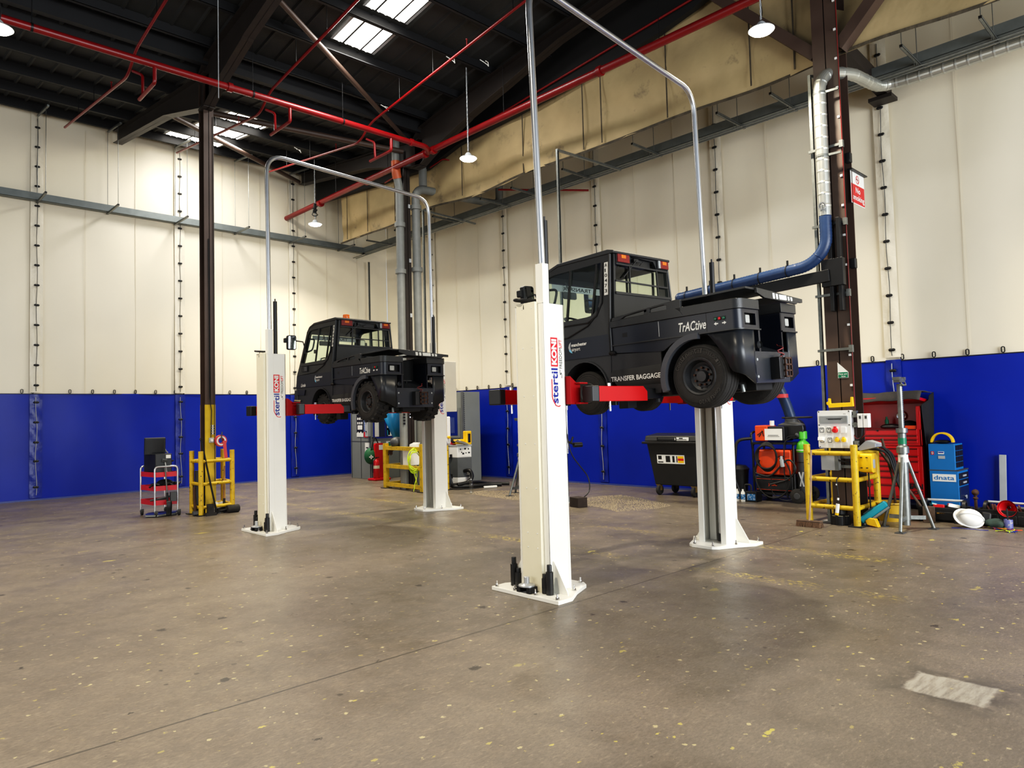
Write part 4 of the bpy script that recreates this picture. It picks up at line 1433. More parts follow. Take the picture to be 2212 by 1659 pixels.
        # rear mudguard: a curved lip in front of and above the wheel
        b = MB()
        ou = arc((0.44, 0.385), 0.40, -18, 95, 14)
        inn = arc((0.44, 0.385), 0.345, -18, 95, 14)
        b.prism(ou + inn[::-1], fx, -0.03, 0.02)
        b.prism(ou + [(p[0] * 0.995 + 0.002, p[1]) for p in arc((0.44, 0.385), 0.385, -18, 95, 14)[::-1]], fx, 0.02, 0.30)
        b.build('mudguard', mat('faded mudguard', (72, 74, 80), 0.6, var=0.12), T)
        b = MB()
        b.prism(arc((0.44, 0.40), 0.39, 20, 175, 16), fx, 0.22, 0.30)
        b.build('wheel_arch', M['under'], T)
        # front wing
        b = MB()
        b.prism([(1.44, 0.70), (1.46, 0.35)] + arc((1.80, 0.34), 0.30, 178, 2, 16) + [(2.66, 0.36), (2.70, 0.62), (2.66, 0.70)], fx, 0.005, 0.035)
        b.build('front_wing', M['charcoal'], T)
        b = MB()
        b.prism(arc((1.80, 0.34), 0.315, -5, 185, 16) + arc((1.80, 0.34), 0.30, 185, -5, 16), fx, -0.012, 0.26)
        b.build('front_wheel_arch', M['charcoal'], T)
        # guard rail with slots along the load bed
        b = MB()
        b.prism([(1.41, 0.955), (1.41, 1.02), (0.64, 1.045), (0.585, 1.01), (0.56, 0.98), (0.56, 0.955)], fx, -0.016, 0.03)
        b.prism([(1.40, 1.015), (1.38, 1.055), (0.62, 1.125), (0.575, 1.115), (0.575, 0.97), (0.64, 0.955), (0.72, 1.0)], fx, -0.012, 0.02,
                holes=[[(1.27, 1.030), (1.22, 1.052), (0.99, 1.075), (0.99, 1.038)], [(0.93, 1.040), (0.92, 1.080), (0.76, 1.094), (0.73, 1.085), (0.73, 1.048)]])
        b.build('side_rail', M['charcoal'], T, 0.004)
        # door with window
        outer = [(1.435, 0.685), (1.435, 1.745), (2.20, 1.735), (2.32, 1.69), (2.40, 1.60), (2.565, 1.06), (2.62, 0.92), (2.66, 0.69)]
        win = [(1.545, 1.665), (1.56, 1.25)] + [(1.60, 1.17), (1.66, 1.125), (1.74, 1.115)] + [(2.475, 1.10), (2.50, 1.12), (2.35, 1.58), (2.30, 1.635), (2.22, 1.655)]
        fd = lambda u, v, w, X=X: (X(w + lean(v)), u, v)
        b = MB()
        b.prism(outer, fd, -0.004, 0.03, holes=[win])
        dr = b.build('cab_door', M['charcoal'], T)
        b = MB()
        b.sheet(win, fd, 0.014)
        b.build('door_glass', glass('door glass', (240, 250, 243), alpha=0.3), dr)
        for (p, q) in (((1.60, 1.66), (1.665, 1.12)), ((1.97, 1.66), (2.02, 1.11))):
            MB().bar(fd(*p, 0.006), fd(*q, 0.006), 0.02, 0.024, (0, 1, 0)).build('window_bar', M['black'], dr)
        b = MB()
        b.prism([(1.435, 0.685), (1.435, 0.90), (2.625, 0.90), (2.66, 0.69)], fx, -0.007, 0.0)
        lower = b.build('door_band', M['navy'], dr)
        b = MB()
        b.tube([fd(*p, -0.007) for p in [(1.58, 1.20), (1.60, 1.12), (1.72, 1.02), (2.00, 0.925), (2.58, 0.905)]], 0.006, 6)
        b.tube([fd(*p, -0.007) for p in [(1.52, 1.66), (1.53, 1.24), (1.60, 1.11), (1.72, 1.05), (2.50, 1.06)]], 0.008, 6)
        b.build('door_crease', M['black'], dr)
        b = MB()
        b.prism(rrect(2.24, 2.46, 0.955, 1.045, 0.01), fx, -0.008, 0.0)
        ph = b.build('handle_recess', M['black'], dr)
        MB().prism(rrect(2.26, 2.35, 0.965, 1.035, 0.01), fx, -0.012, -0.006).build('door_handle', M['dgrey'], ph)
        b = MB()
        for z0, z1 in ((0.68, 1.73),):
            b.tube([(X(-0.012 + lean(z)), 1.42, z) for z in (z0, 0.92, 1.3, z1)], 0.016, 8)
        b.ell((X(-0.012), 1.41, 0.70), (0.03, 0.04, 0.025), 10, 6)
        b.build('door_pillar_seal', M['black'], dr)

    # ---- cab shell
    b = MB()
    lz = lean(1.74)
    b.prism([(1.37, 1.735), (1.37, 1.765), (1.45, 1.785), (2.15, 1.77), (2.30, 1.725), (2.41, 1.62), (2.40, 1.60), (2.30, 1.69), (2.15, 1.735)], YZ, lz - 0.015, TW - lz + 0.015)
    b.build('cab_roof', M['charcoal'], T, 0.01)
    b = MB()
    tr = lambda x, z: (lean(z) + (TW - 2 * lean(z)) * x / TW, z)     # squeeze with height
    outl = [tr(0.03, 0.80), tr(TW - 0.03, 0.80), tr(TW - 0.03, 1.745), tr(0.03, 1.745)]
    wl_, wr_ = 0.13, 1.06
    hole = [(wl_ - 0.02, 1.345), (wr_ + 0.005, 1.335), (wr_ - 0.01, 1.625), (0.87, 1.63), (0.81, 1.72), (0.40, 1.735), (0.36, 1.64), (wl_, 1.64)]
    b.prism(outl, XZ, 1.40, 1.43, holes=[hole])
    bk = b.build('cab_back', M['charcoal'], T)
    MB().sheet([(wl_ - 0.02, 1.345), (wr_ + 0.005, 1.335), (wr_ - 0.01, 1.625), (wl_, 1.64)], XZ, 1.42).build('rear_glass', glass('rear glass', (236, 243, 236), alpha=0.3), bk)
    b = MB()
    for (p, q) in (((wl_ - 0.02, 1.455), (wr_, 1.445)), ((0.36, 1.63), (0.345, 1.34)), ((0.85, 1.62), (0.855, 1.335)), ((wl_, 1.635), (wr_, 1.625))):
        b.bar((p[0], 1.395, p[1]), (q[0], 1.395, q[1]), 0.016, 0.016, (0, 1, 0))
    b.box(wl_ - 0.035, wr_ + 0.03, 1.385, 1.40, 1.315, 1.34)
    b.build('window_guard', M['charcoal'], bk)
    b = MB()
    b.box(0.42, 0.80, 1.44, 1.60, 1.655, 1.735)
    b.bar((0.50, 1.40, 1.70), (0.25, 1.40, 1.50), 0.012, 0.012, (0, 1, 0))
    b.tube([(0.5, 1.41, 1.71), (0.58, 1.39, 1.68), (0.54, 1.39, 1.65), (0.62, 1.40, 1.70)], 0.004, 6)
    b.box(0.46, 0.54, 1.40, 1.44, 1.685, 1.72)
    b.build('rear_wiper', M['black'], bk)
    for x0, x1, rev in ((0.145, 0.345, False), (0.875, 1.065, True)):
        lh = MB().box(x0 - 0.008, x1 + 0.008, 1.385, 1.40, 1.645, 1.742).build('tail_lamp', M['black'], bk, 0.004)
        xs = x0 + (0.04 if rev else 0.0)
        MB().box(xs, x1, 1.372, 1.386, 1.652, 1.736).build('red_lens', M['redlens'], lh, 0.003)
        xm = (xs + x1) / 2
        MB().box(xm - 0.04, xm + 0.035, 1.370, 1.374, 1.695, 1.73).build('amber_lens', mat('amber lens deep', (216, 110, 16), 0.25, var=0.15, scale=60), lh)
        if rev:
            MB().box(x0, xs - 0.002, 1.372, 1.386, 1.652, 1.736).build('clear_lens', M['clearlens'], lh, 0.003)
    # front: windscreen frame, nose, bumper
    ws = [(2.385, 1.60), (2.555, 1.06)]
    b = MB()
    for x0, x1 in ((0.03, 0.09), (TW - 0.09, TW - 0.03)):
        b.bar((x0 + 0.03 + (0.06 if x0 < .5 else -0.06), 2.385, 1.62), ((x0 + x1) / 2, 2.555, 1.06), 0.06, 0.04, (0, 1, 0))
    b.bar((0.09, 2.36, 1.63), (TW - 0.09, 2.36, 1.63), 0.06, 0.06)
    b.bar((0.04, 2.56, 1.03), (TW - 0.04, 2.56, 1.03), 0.07, 0.06)
    fr = b.build('windscreen_frame', M['black'], T)
    MB().add([(0.09, 2.385, 1.62), (TW - 0.09, 2.385, 1.62), (TW - 0.05, 2.555, 1.06), (0.05, 2.555, 1.06)], [(0, 1, 2, 3)]).build('windscreen', glass('windscreen', (236, 248, 241), alpha=0.3), fr)
    b = MB()
    b.prism([(2.56, 1.06), (2.62, 0.92), (2.665, 0.66), (2.69, 0.62), (2.69, 0.40), (2.60, 0.36), (2.40, 0.36), (2.40, 0.50), (2.58, 0.55), (2.54, 1.0)], YZ, 0.012, TW - 0.012)
    b.build('nose', M['charcoal'], T, 0.01)
    b = MB()
    b.prism([(2.60, 0.66), (2.705, 0.655), (2.715, 0.50), (2.66, 0.47), (2.60, 0.47)], YZ, -0.015, TW + 0.015)
    bu = b.build('front_bumper', M['charcoal'], T, 0.012)
    b = MB()
    b.prism([(2.36, 0.555), (2.62, 0.57), (2.62, 0.645), (2.33, 0.645)], YZ, -0.012, 0.0)
    b.build('indicator_pocket', M['navy'], bu)
    MB().prism([(2.50, 0.455), (2.70, 0.475), (2.70, 0.49), (2.47, 0.48)], YZ, -0.0175, -0.014).build('scrape_mark', mat('scraped paint', (172, 158, 120), 0.6), bu)
    # interior
    b = MB()
    b.box(0.05, TW - 0.05, 1.43, 2.56, 0.66, 0.70)
    b.box(0.08, TW - 0.08, 2.25, 2.54, 0.98, 1.08)
    b.build('cab_floor', M['under'], T)
    b = MB()
    b.lathe([(0.145, -0.012), (0.165, 0.0), (0.145, 0.012), (0.13, 0.0), (0.145, -0.012)], (0, 0, 0), 'z', 24)
    b.cyl((-0.14, 0, 0), (0.14, 0, 0), 0.012, 8)
    b.cyl((0, 0, -0.3), (0, 0, 0.0), 0.025, 10)
    sw = b.build('steering_wheel', M['black'], T)
    sw.location = (0.36, 2.17, 1.13)
    sw.rotation_euler = (0.5, 0, 0)
    b = MB()
    for x in (0.34, 0.84):
        b.box(x - 0.2, x + 0.2, 1.47, 1.56, 0.95, 1.27)
        b.box(x - 0.2, x + 0.2, 1.47, 1.85, 0.86, 0.95)
    b.build('seat', M['dgrey'], T, 0.03)
    b = MB()
    b.prism(rrect(0.20, 0.42, 1.40, 1.48, 0.02), XZ, 2.20, 2.215)
    b.cyl((0.31, 2.21, 1.48), (0.31, 2.26, 1.60), 0.008, 8)
    b.build('interior_mirror', M['dgrey'], T)
    b = MB()
    b.box(0.12, 0.96, 2.295, 2.30, 1.50, 1.575)
    sg = b.build('window_sign', M['lgrey'], T)
    text('TRANSFER', M['ink'], sg, (0.80, 2.294, 1.515), (-1, 0, 0), (0, 0, 1), 0.50, 0.045, bold=0.01, d=-0.0015)
    b = MB()
    b.tube(bend([(0.13, 2.39, 1.52), (0.12, 2.22, 1.50), (0.105, 2.27, 1.32), (0.09, 2.47, 1.30)], 0.06), 0.014, 8)
    b.box(0.10, 0.14, 2.17, 2.22, 1.26, 1.32)
    b.build('grab_handle', M['black'], T)
    # beacon
    bx, by = (0.50, 1.90) if lugs is False else (0.40, 1.66)
    b = MB()
    b.lathe([(0.062, 1.765), (0.062, 1.79), (0.05, 1.80)], (bx, by, 0), 'z', 20)
    bb_ = b.build('beacon', M['black'], T)
    MB().lathe([(0.055, 1.79), (0.058, 1.83), (0.052, 1.835), (0.056, 1.86), (0.05, 1.875), (0.0, 1.88)], (bx, by, 0), 'z', 20).build('amber_dome', M['amber'], bb_)
    # wing mirrors
    mo = -0.11 if lugs else 0.03
    for k in (0, 1):
        X = (lambda x: x) if k == 0 else (lambda x: TW - x)
        b = MB()
        b.tube([(X(0.06), 2.44, 1.33), (X(0.05), 2.46, 1.42), (X(0.05), 2.50, 1.48), (X(mo + 0.09), 2.58, 1.50), (X(mo + 0.05), 2.62, 1.50)], 0.012, 8)
        b.cyl((X(0.06), 2.44, 1.27), (X(0.06), 2.44, 1.36), 0.02, 10)
        am = b.build('mirror_arm', M['black'], T)
        b = MB()
        b.prism(rrect(-0.072, 0.072, -0.125, 0.125, 0.03), lambda u, v, w, X=X: (X(mo - u), 2.61 + w + 0.15 * u, 1.47 + v), -0.03, 0.03)
        b.prism(rrect(-0.05, 0.04, -0.035, 0.045, 0.02), lambda u, v, w, X=X: (X(mo - 0.095 - u * 0.6), 2.63 + w, 1.50 + v), -0.03, 0.03)
        hd = b.build('wing_mirror', M['black'], T, 0.008)
        MB().prism(rrect(-0.06, 0.06, -0.11, 0.11, 0.02), lambda u, v, w, X=X: (X(mo - u), 2.61 + w + 0.15 * u, 1.47 + v), -0.033, -0.030).build('mirror_glass', mat('mirror glass', (214, 216, 214), 0.05, 1.0, var=0.02), hd)
    # ---- under body
    b = MB()
    b.box(0.26, 0.90, 0.20, 2.50, 0.24, 0.55)
    b.box(0.10, 1.06, 0.80, 1.42, 0.23, 0.46)
    b.cyl((0.10, 0.44, 0.385), (1.06, 0.44, 0.385), 0.07, 12)
    b.box(0.42, 0.74, 0.10, 0.62, 0.22, 0.48)
    b.cyl((0.10, 1.80, 0.313), (1.06, 1.80, 0.313), 0.045, 10)
    b.box(0.05, 0.2, 1.30, 1.42, 0.13, 0.24)
    b.build('chassis', M['under'], T, 0.01)
    MB().cyl((0.28, 0.16, 0.215), (0.28, 0.17, 0.285), 0.022, 12).build('exhaust_tip', M['galv'], T)
    # ---- wheels
    for k in (0, 1):
        if k == 0:
            w = wheel(T, 'rear_wheel', 0.0, 0.235, 0.44, 0.385, 0.297, 0.164, lugs, 0.0)
            f = wheel(T, 'front_wheel', 0.03, 0.20, 1.80, 0.313, 0.232, 0.10, lugs, 0.03)
        else:
            wheel(T, 'rear_wheel', TW, TW - 0.235, 0.44, 0.385, 0.297, 0.164, lugs, TW)
            wheel(T, 'front_wheel', TW - 0.03, TW - 0.20, 1.80, 0.313, 0.232, 0.10, lugs, TW - 0.03)
    if not lugs:
        tl = mat('raised tyre lettering', (66, 63, 60), 0.75, var=0.1)
        for body, am, rad, h in (('Continental', 118, 0.236, 0.042), ('VELOCITY', 42, 0.236, 0.032), ('ContiRV20', -62, 0.236, 0.036)):
            n = len(body)
            for i, ch in enumerate(body):
                a = math.radians(am) + ((i - (n - 1) / 2) * h * 0.8 / rad) * (-1)
                # seen from -x, +y is to the left, so angles are mirrored
                a = math.radians(180) - a
                up = Vector((0, cos(a), sin(a)))
                along = Vector((0, -1, 0)) * sin(a) + Vector((0, 0, 1)) * cos(a)
                o = Vector((-0.0045, 0.44, 0.385)) + up * (rad - h / 2) - along * h * 0.36
                text(ch, tl, T, o, along, up, h * (0.3 if ch in 'il' else 0.66), h * (0.7 if ch in 'onaev' else 1.0), name='tyre_lettering', d=0.0)
    # ---- upper tray / headboard over the bed
    b = MB()
    b.add([(0.10, -0.03, 1.150), (0.62, -0.03, 1.140), (0.56, 0.75, 1.115), (0.06, 0.80, 1.125), (0.10, -0.03, 1.130), (0.62, -0.03, 1.120), (0.56, 0.75, 1.095), (0.06, 0.80, 1.105)],
          [(0, 1, 2, 3), (4, 7, 6, 5), (0, 4, 5, 1), (3, 2, 6, 7), (0, 3, 7, 4), (1, 5, 6, 2)])
    b.prism([(0.26, 1.10), (0.40, 1.062), (1.05, 1.040), (1.09, 1.062), (1.185, 1.062), (1.185, 1.098), (0.26, 1.146)], XZ, -0.055, -0.03)
    b.box(0.60, 1.15, -0.045, 0.5, 1.075, 1.09)
    b.box(0.12, 0.16, 0.68, 0.74, 1.03, 1.11)
    b.box(0.50, 0.54, 0.68, 0.74, 1.03, 1.11)
    tb = b.build('headboard', M['charcoal'], T, 0.003)
    for x0, x1 in ((0.56, 0.60), (0.625, 0.665), (0.69, 0.84), (0.865, 0.90), (0.925, 0.96)):
        zt = 1.118 - 0.045 * (x0 - 0.5)
        MB().prism([(x0, 1.064), (x1 - 0.008, 1.063), (x1, 1.072), (x1 - 0.006, zt), (x0 - 0.008, zt)], XZ, -0.0575, -0.0552).build('white_block', M['paper'], tb)
    if tray_text:
        text('MOVE', M['paper'], tb, (0.13, 0.30, 1.116), (0.02, -0.9, 0.03), (1, 0.02, 0.0), 0.24, 0.06, bold=0.03, d=0.004)
    # ---- lettering on the left side (faces -x): reading direction is -y
    D = (0, -1, 0)
    text('TRANSFER BAGGAGE', M['paper'], T, (-0.004, 1.45, 0.408), D, (0, 0, 1), 0.60, 0.050, bold=0.022)
    tx = text('TrACtive', M['paper'], T, (-0.001, 0.615, 0.812), D, (0, 0, 1), 0.29, 0.088, bold=0.015, shear=0.25)
    text('manchester', M['paper'], T, (-0.008, 1.955, 0.822), D, (0, 0, 1), 0.215, 0.036, bold=0.025)
    text('airport', M['paper'], T, (-0.008, 1.955, 0.762), D, (0, 0, 1), 0.12, 0.048)
    b = MB()
    cr = [(1.96, 0.875), (1.985, 0.855), (2.0, 0.82), (1.99, 0.785), (1.965, 0.762), (1.945, 0.757), (1.965, 0.785), (1.972, 0.82), (1.967, 0.85)]
    b.prism(cr, YZ, -0.0095, -0.008)
    lg = b.build('crescent_logo', M['lgrey'], T)
    MB().prism([(1.993, 0.795), (1.985, 0.775), (1.965, 0.760), (1.945, 0.755), (1.958, 0.775), (1.966, 0.792)], YZ, -0.0105, -0.0095).build('crescent_tip', mat('pale blue', (120, 190, 222), 0.4), lg)
    text('Linde', M['paper'], T, (-0.008, 2.48, 0.70), D, (0, 0, 1), 0.17, 0.055, bold=0.01, shear=0.4)
    # plate with fleet number on the pillar (vertical, upright letters)
    pz = 1.60
    fp = MB()
    fp.add([(lean(1.31) - 0.008, 1.445, 1.31), (lean(1.31) - 0.008, 1.495, 1.31), (lean(1.655) - 0.008, 1.495, 1.655), (lean(1.655) - 0.008, 1.445, 1.655)], [(0, 1, 2, 3)])
    fpo = fp.build('number_strip', M['paper'], T)
    for i, ch in enumerate('A10473'):
        z = 1.607 - 0.054 * i
        text(ch, M['ink'], fpo, (lean(z) - 0.010, 1.486, z), D, (0.1, 0, 1), 0.012 if ch == '1' else 0.030, 0.036, bold=0.01)
    # push button panel with arrows
    b = MB()
    b.box(-0.002, 0.01, 0.125, 0.245, 0.868, 0.905)
    pb = b.build('button_panel', M['ink'], T)
    for y, m_ in ((0.225, 'green'), (0.185, 'logored'), (0.145, 'green')):
        MB().lathe([(0.013, -0.003), (0.013, -0.012), (0.009, -0.017), (0, -0.018)], (0, y, 0.886), 'x', 14).build('push_button', M[m_], pb)
    b = MB()
    for y, s in ((0.225, 1), (0.145, -1)):
        b.prism([(y + s * 0.022, 0.843), (y, 0.858), (y, 0.848), (y - s * 0.02, 0.848), (y - s * 0.02, 0.838), (y, 0.838), (y, 0.828)], YZ, -0.0015, 0.001)
    b.build('arrow_mark', M['paper'], T)
    return T


d2r = math.radians
tractor('dark tow tractor raised on the nearer lift with ribbed tyres', (5.75, 3.06, 1.55), (-d2r(1.2), -d2r(1.8), 0), False, True, True)
tractor('dark tow tractor raised on the farther lift with chunky lugged tyres', (5.75, 8.72, 1.495), (0, 0, 0), True, False, True)
# ---------------------------------------------------------------- guard cages of yellow tube


def cage(label, posts, h, rails, loc, r=0.045, sides=((0, 1), (1, 2), (2, 3), (3, 0)), square=False, m='yellow'):
    t = thing('guard_cage', label, 'guard frame', loc)
    for x, y in posts:
        b = MB()
        if square:
            b.box(x - r, x + r, y - r, y + r, 0, h)
        else:
            b.cyl((x, y, 0), (x, y, h), r, 16)
        p = b.build('cage_post', M[m], t)
        MB().box(x - r * 2, x + r * 2, y - r * 2, y + r * 2, 0, 0.014).build('foot_plate', M['under'], p)
    for z in rails:
        for i, j in sides:
            p, q = Vector((*posts[i], z)), Vector((*posts[j], z))
            b = MB()
            if square:
                b.bar(p, q, r * 1.5, r * 1.7)
            else:
                b.cyl(p, q, r * 0.72, 12)
            b.build('cage_rail', M[m], t)
    return t


cage('yellow tube guard cage round the yellow-footed column', [(-0.31, -0.35), (0.28, -0.26), (0.34, 0.32), (-0.31, 0.09)], 1.13, (0.95, 0.55, 0.14), (4.99, 13.22, 0), 0.042)

t = thing('pry_bar', 'long black steel pry bar leaning on the left yellow cage', 'pry bar', (4.93, 12.80, 0))
MB().tube([(0, 0, 0.01), (-0.115, 0.05, 0.66), (-0.235, 0.09, 1.33)], 0.017, 8).build('bar', M['blackmetal'], t)
MB().lathe([(0.014, -0.01), (0.024, -0.01), (0.024, 0.012), (0.014, 0.012)], (-0.238, 0.09, 1.345), 'y', 12).build('eye', M['blackmetal'], t)
t = thing('sledge_hammer', 'long wooden sledge hammer handle standing inside the left yellow cage', 'sledge hammer', (5.10, 12.97, 0))
MB().tube([(0.02, 0, 0.10), (0.03, 0.02, 0.45), (0.05, 0.04, 0.84)], [0.020, 0.017, 0.014], 8).build('handle', M['wood'], t)
MB().tube([(0.02, 0, 0.06), (0.025, 0, 0.26)], 0.022, 8).build('grip_wrap', M['under'], t)
MB().cyl((-0.12, -0.03, 0.055), (0.14, 0.05, 0.055), 0.045, 10).build('hammer_head', M['under'], t)
t = thing('rubber_mallet', 'fat black rubber mallet head lying at the right post of the left yellow cage', 'mallet', (5.24, 12.86, 0))
MB().lathe([(0.0, -0.11), (0.062, -0.108), (0.072, -0.09), (0.068, 0), (0.072, 0.09), (0.062, 0.108), (0, 0.11)], (0, 0, 0.072), 'x', 20).build('mallet_head', M['rubber'], t)
MB().cyl((-0.1, 0.02, 0.07), (-0.25, 0.06, 0.035), 0.02, 8).build('handle_stub', M['under'], t)
t = thing('floor_bracket', 'paint-splashed black iron foot in front of the left yellow cage', 'bracket', (4.80, 12.76, 0))
b = MB()
b.box(-0.09, 0.09, -0.05, 0.05, 0, 0.05)
b.box(-0.05, 0.05, -0.04, 0.04, 0.05, 0.19)
b.lathe([(0.065, 0.16), (0.065, 0.20)], (0, 0, 0), 'z', 12)
b.build('iron_foot', mat('splashed iron', (34, 31, 28), 0.7, wear=(150, 128, 48), wscale=30, wthr=0.66), t)
t = thing('iron_bolt', 'short rusty bar with a nut at the left post of the left yellow cage', 'bar', (4.62, 12.98, 0))
MB().cyl((0, 0, 0.04), (-0.01, 0.02, 0.50), 0.025, 10).build('bar', M['rust'], t)
MB().cyl((-0.06, -0.05, 0.05), (0.08, -0.06, 0.05), 0.04, 6).build('nut', M['dgrey'], t)
t = thing('black_board', 'black board standing inside the left yellow cage', 'board', (4.74, 13.15, 0))
MB().box(-0.06, 0.12, -0.02, 0.02, 0.01, 0.78).build('board', M['black'], t)
t = thing('cage_panel_rag', 'white rag tucked behind the wooden handle in the left yellow cage', 'rag', (5.06, 13.0, 0.0))
b = MB()
b.grid(8, 8, lambda u, v: (-0.10 + 0.2 * u, 0.02 * sin(9 * u + 5 * v), 0.0 + 0.20 * v + 0.01 * sin(12 * u)))
b.build('rag_cloth', M['paper'], t)
t = thing('barrier_tape_roll', 'red and white barrier tape roll hung on the right of the yellow-footed column', 'tape roll', (5.09, 13.03, 1.30))
MB().lathe([(0.045, -0.035), (0.105, -0.035), (0.105, 0.035), (0.045, 0.035), (0.045, -0.035)], (0, 0, 0), 'y', 24).build('roll', M['pink'], t)
MB().lathe([(0.06, -0.04), (0.085, -0.04), (0.085, -0.036), (0.06, -0.036), (0.06, -0.04)], (0, 0, 0), 'y', 24).build('white_print', M['paper'], t)
b = MB()
b.grid(2, 12, lambda u, v: (0.02 + 0.06 * u + 0.03 * v, -0.045, 0.0 - 0.32 * v + 0.01 * sin(9 * v)))
b.grid(2, 12, lambda u, v: (0.10 + 0.02 * u + 0.05 * sin(2.5 * v), -0.03 + 0.05 * u, 0.09 - 0.28 * v))
b.build('loose_tape', M['pink'], t)
MB().tube([(0.02, -0.03, 0.16), (0.0, -0.05, 0.10), (0.0, -0.05, 0.0)], 0.01, 8).build('hook', M['dgrey'], t)

# ---------------------------------------------------------------- red service trolley with a black tester on it
tr = thing('service_trolley', 'three-tier red and silver service trolley beside the left yellow cage', 'trolley', (4.27, 13.72, 0))
A, B_, Cc, D_ = Vector((-0.25, 0.24, 0)), Vector((-0.19, -0.34, 0)), Vector((0.16, -0.40, 0)), Vector((0.19, 0.35, 0))
A, B_, Cc, D_ = Vector((-0.26, 0.22, 0)), Vector((-0.20, -0.36, 0)), Vector((0.17, -0.40, 0)), Vector((0.14, 0.20, 0))
up = lambda v, z: (v.x, v.y, z)
for p, q in ((A, D_), (B_, Cc)):
    b = MB()
    b.tube(bend([up(p, 0.09), up(p, 0.88), up(q, 0.88), up(q, 0.09)], 0.07), 0.016, 10)
    b.build('tube_frame', M['alu'], tr)
for z in (0.70, 0.46, 0.21):
    b = MB()
    P = [A, B_, Cc, D_]
    for i in range(4):
        p, q = P[i], P[(i + 1) % 4]
        b.bar(up(p, z + 0.04), up(q, z + 0.04), 0.006, 0.085)
    b.add([up(p, z + 0.012) for p in P], [(0, 1, 2, 3)])
    b.build('tray', mat('trolley red', (188, 26, 42), 0.5), tr)
for p in (A, B_, Cc, D_):
    b = MB()
    b.lathe([(0.0, -0.018), (0.045, -0.016), (0.048, 0), (0.045, 0.016), (0.0, 0.018)], (p.x + 0.02, p.y, 0.048), 'x', 18)
    w = b.build('caster', M['rubber'], tr)
    MB().box(p.x - 0.008, p.x + 0.048, p.y - 0.02, p.y + 0.02, 0.05, 0.11).build('caster_fork', M['dgrey'], w)
bx = thing('diagnostic_tester', 'black box tester with a tilted square screen on the red trolley', 'tester', (4.27, 13.72, 0.80))
b = MB()
b.prism([(-0.22, 0.18), (-0.17, -0.30), (0.10, -0.32), (0.10, 0.16)], XY, -0.085, 0.30)
b.build('tester_case', M['black'], bx, 0.012)
b = MB()
b.obox((-0.13, -0.14, 0.44), (0.34, 0.07, 0.30), (0.12, 0.0, -0.12))
mo = b.build('screen_housing', M['black'], bx, 0.012)
MB().obox((-0.135, -0.178, 0.435), (0.29, 0.006, 0.25), (0.12, 0.0, -0.12)).build('screen', mat('dark screen', (14, 16, 20), 0.15), mo)
MB().box(0.0, 0.08, -0.325, -0.318, 0.22, 0.28).build('white_label', M['paper'], bx)
b = MB()
b.obox((-0.03, -0.335, 0.18), (0.09, 0.04, 0.06), (0.3, 0.2, 0))
b.build('hand_plug', M['dgrey'], bx, 0.012)
MB().tube([(-0.02, -0.34, 0.15), (0.0, -0.35, 0.0), (0.01, -0.37, -0.08)], 0.010, 6).build('plug_cable', M['lgrey'], bx)
b = MB()
b.tube(bend([(0.10, -0.05, 0.14), (0.17, -0.07, 0.15), (0.17, -0.20, 0.17), (0.10, -0.22, 0.17)], 0.03), 0.012, 8)
b.build('side_handle', M['black'], bx)
MB().tube([(-0.02, -0.05, 0.42), (0.05, -0.06, 0.40), (0.09, -0.05, 0.33), (0.12, -0.03, 0.31)], 0.014, 6).build('ribbon_cable', M['lgrey'], bx)
t = thing('cable_bundle', 'tangle of black cables on the middle trolley tray', 'cables', (4.25, 13.66, 0.475))
b = MB()
for k in range(5):
    b.tube([(-0.25 + 0.1 * k * 0.5 + 0.05 * j, -0.25 + 0.06 * k + 0.03 * sin(j * 1.9 + k), 0.05 + 0.05 * abs(sin(j * 0.8 + k))) for j in range(9)], 0.018, 6)
b.build('cable_loops', M['cable'], t)
MB().ell((0.05, -0.1, 0.08), (0.15, 0.12, 0.09), 14, 8).build('cable_bag', M['blackcloth'], t)
t = thing('torch_and_straps', 'grey tools and black straps heaped on the lowest trolley tray', 'tools', (4.25, 13.62, 0.225))
b = MB()
b.cyl((-0.24, -0.2, 0.07), (0.16, -0.3, 0.14), 0.018, 8)
b.box(0.06, 0.16, -0.34, -0.28, 0.04, 0.2)
b.cyl((-0.2, 0.0, 0.04), (0.1, -0.1, 0.06), 0.02, 8)
b.build('tool_heap', M['dgrey'], t)
MB().grid(3, 8, lambda u, v: (-0.04 + 0.09 * u, -0.42 - 0.015 * sin(5 * v), 0.06 - 0.27 * v)).build('hanging_strap', M['black'], t, solid=0.006)
t = thing('lever_tool', 'long thin chrome lever hanging down the near side of the red trolley', 'lever', (4.20, 13.29, 0.2))
b = MB()
b.tube([(0.06, 0.0, 0.02), (0.05, 0.01, 0.3), (0.02, 0.0, 0.66)], 0.012, 8)
b.build('lever_rod', M['galv'], t)
MB().cyl((0.062, 0.0, 0.0), (0.055, 0.01, 0.22), 0.02, 8).build('lever_grip', M['black'], t)
t = thing('weigh_scale', 'flat blue and silver scale lying under the red trolley', 'scale', (4.22, 13.48, 0))
b = MB()
b.prism([(-0.28, -0.02), (-0.12, -0.17), (0.22, -0.10), (0.30, 0.06), (0.05, 0.16), (-0.2, 0.14)], XY, 0.012, 0.045)
b.build('silver_base', M['galv'], t, 0.006)
b = MB()
b.prism([(-0.27, -0.01), (-0.115, -0.155), (0.21, -0.09), (0.285, 0.06), (0.05, 0.15), (-0.19, 0.13)], XY, 0.045, 0.068)
b.build('blue_top', M['bluescale'], t, 0.006)
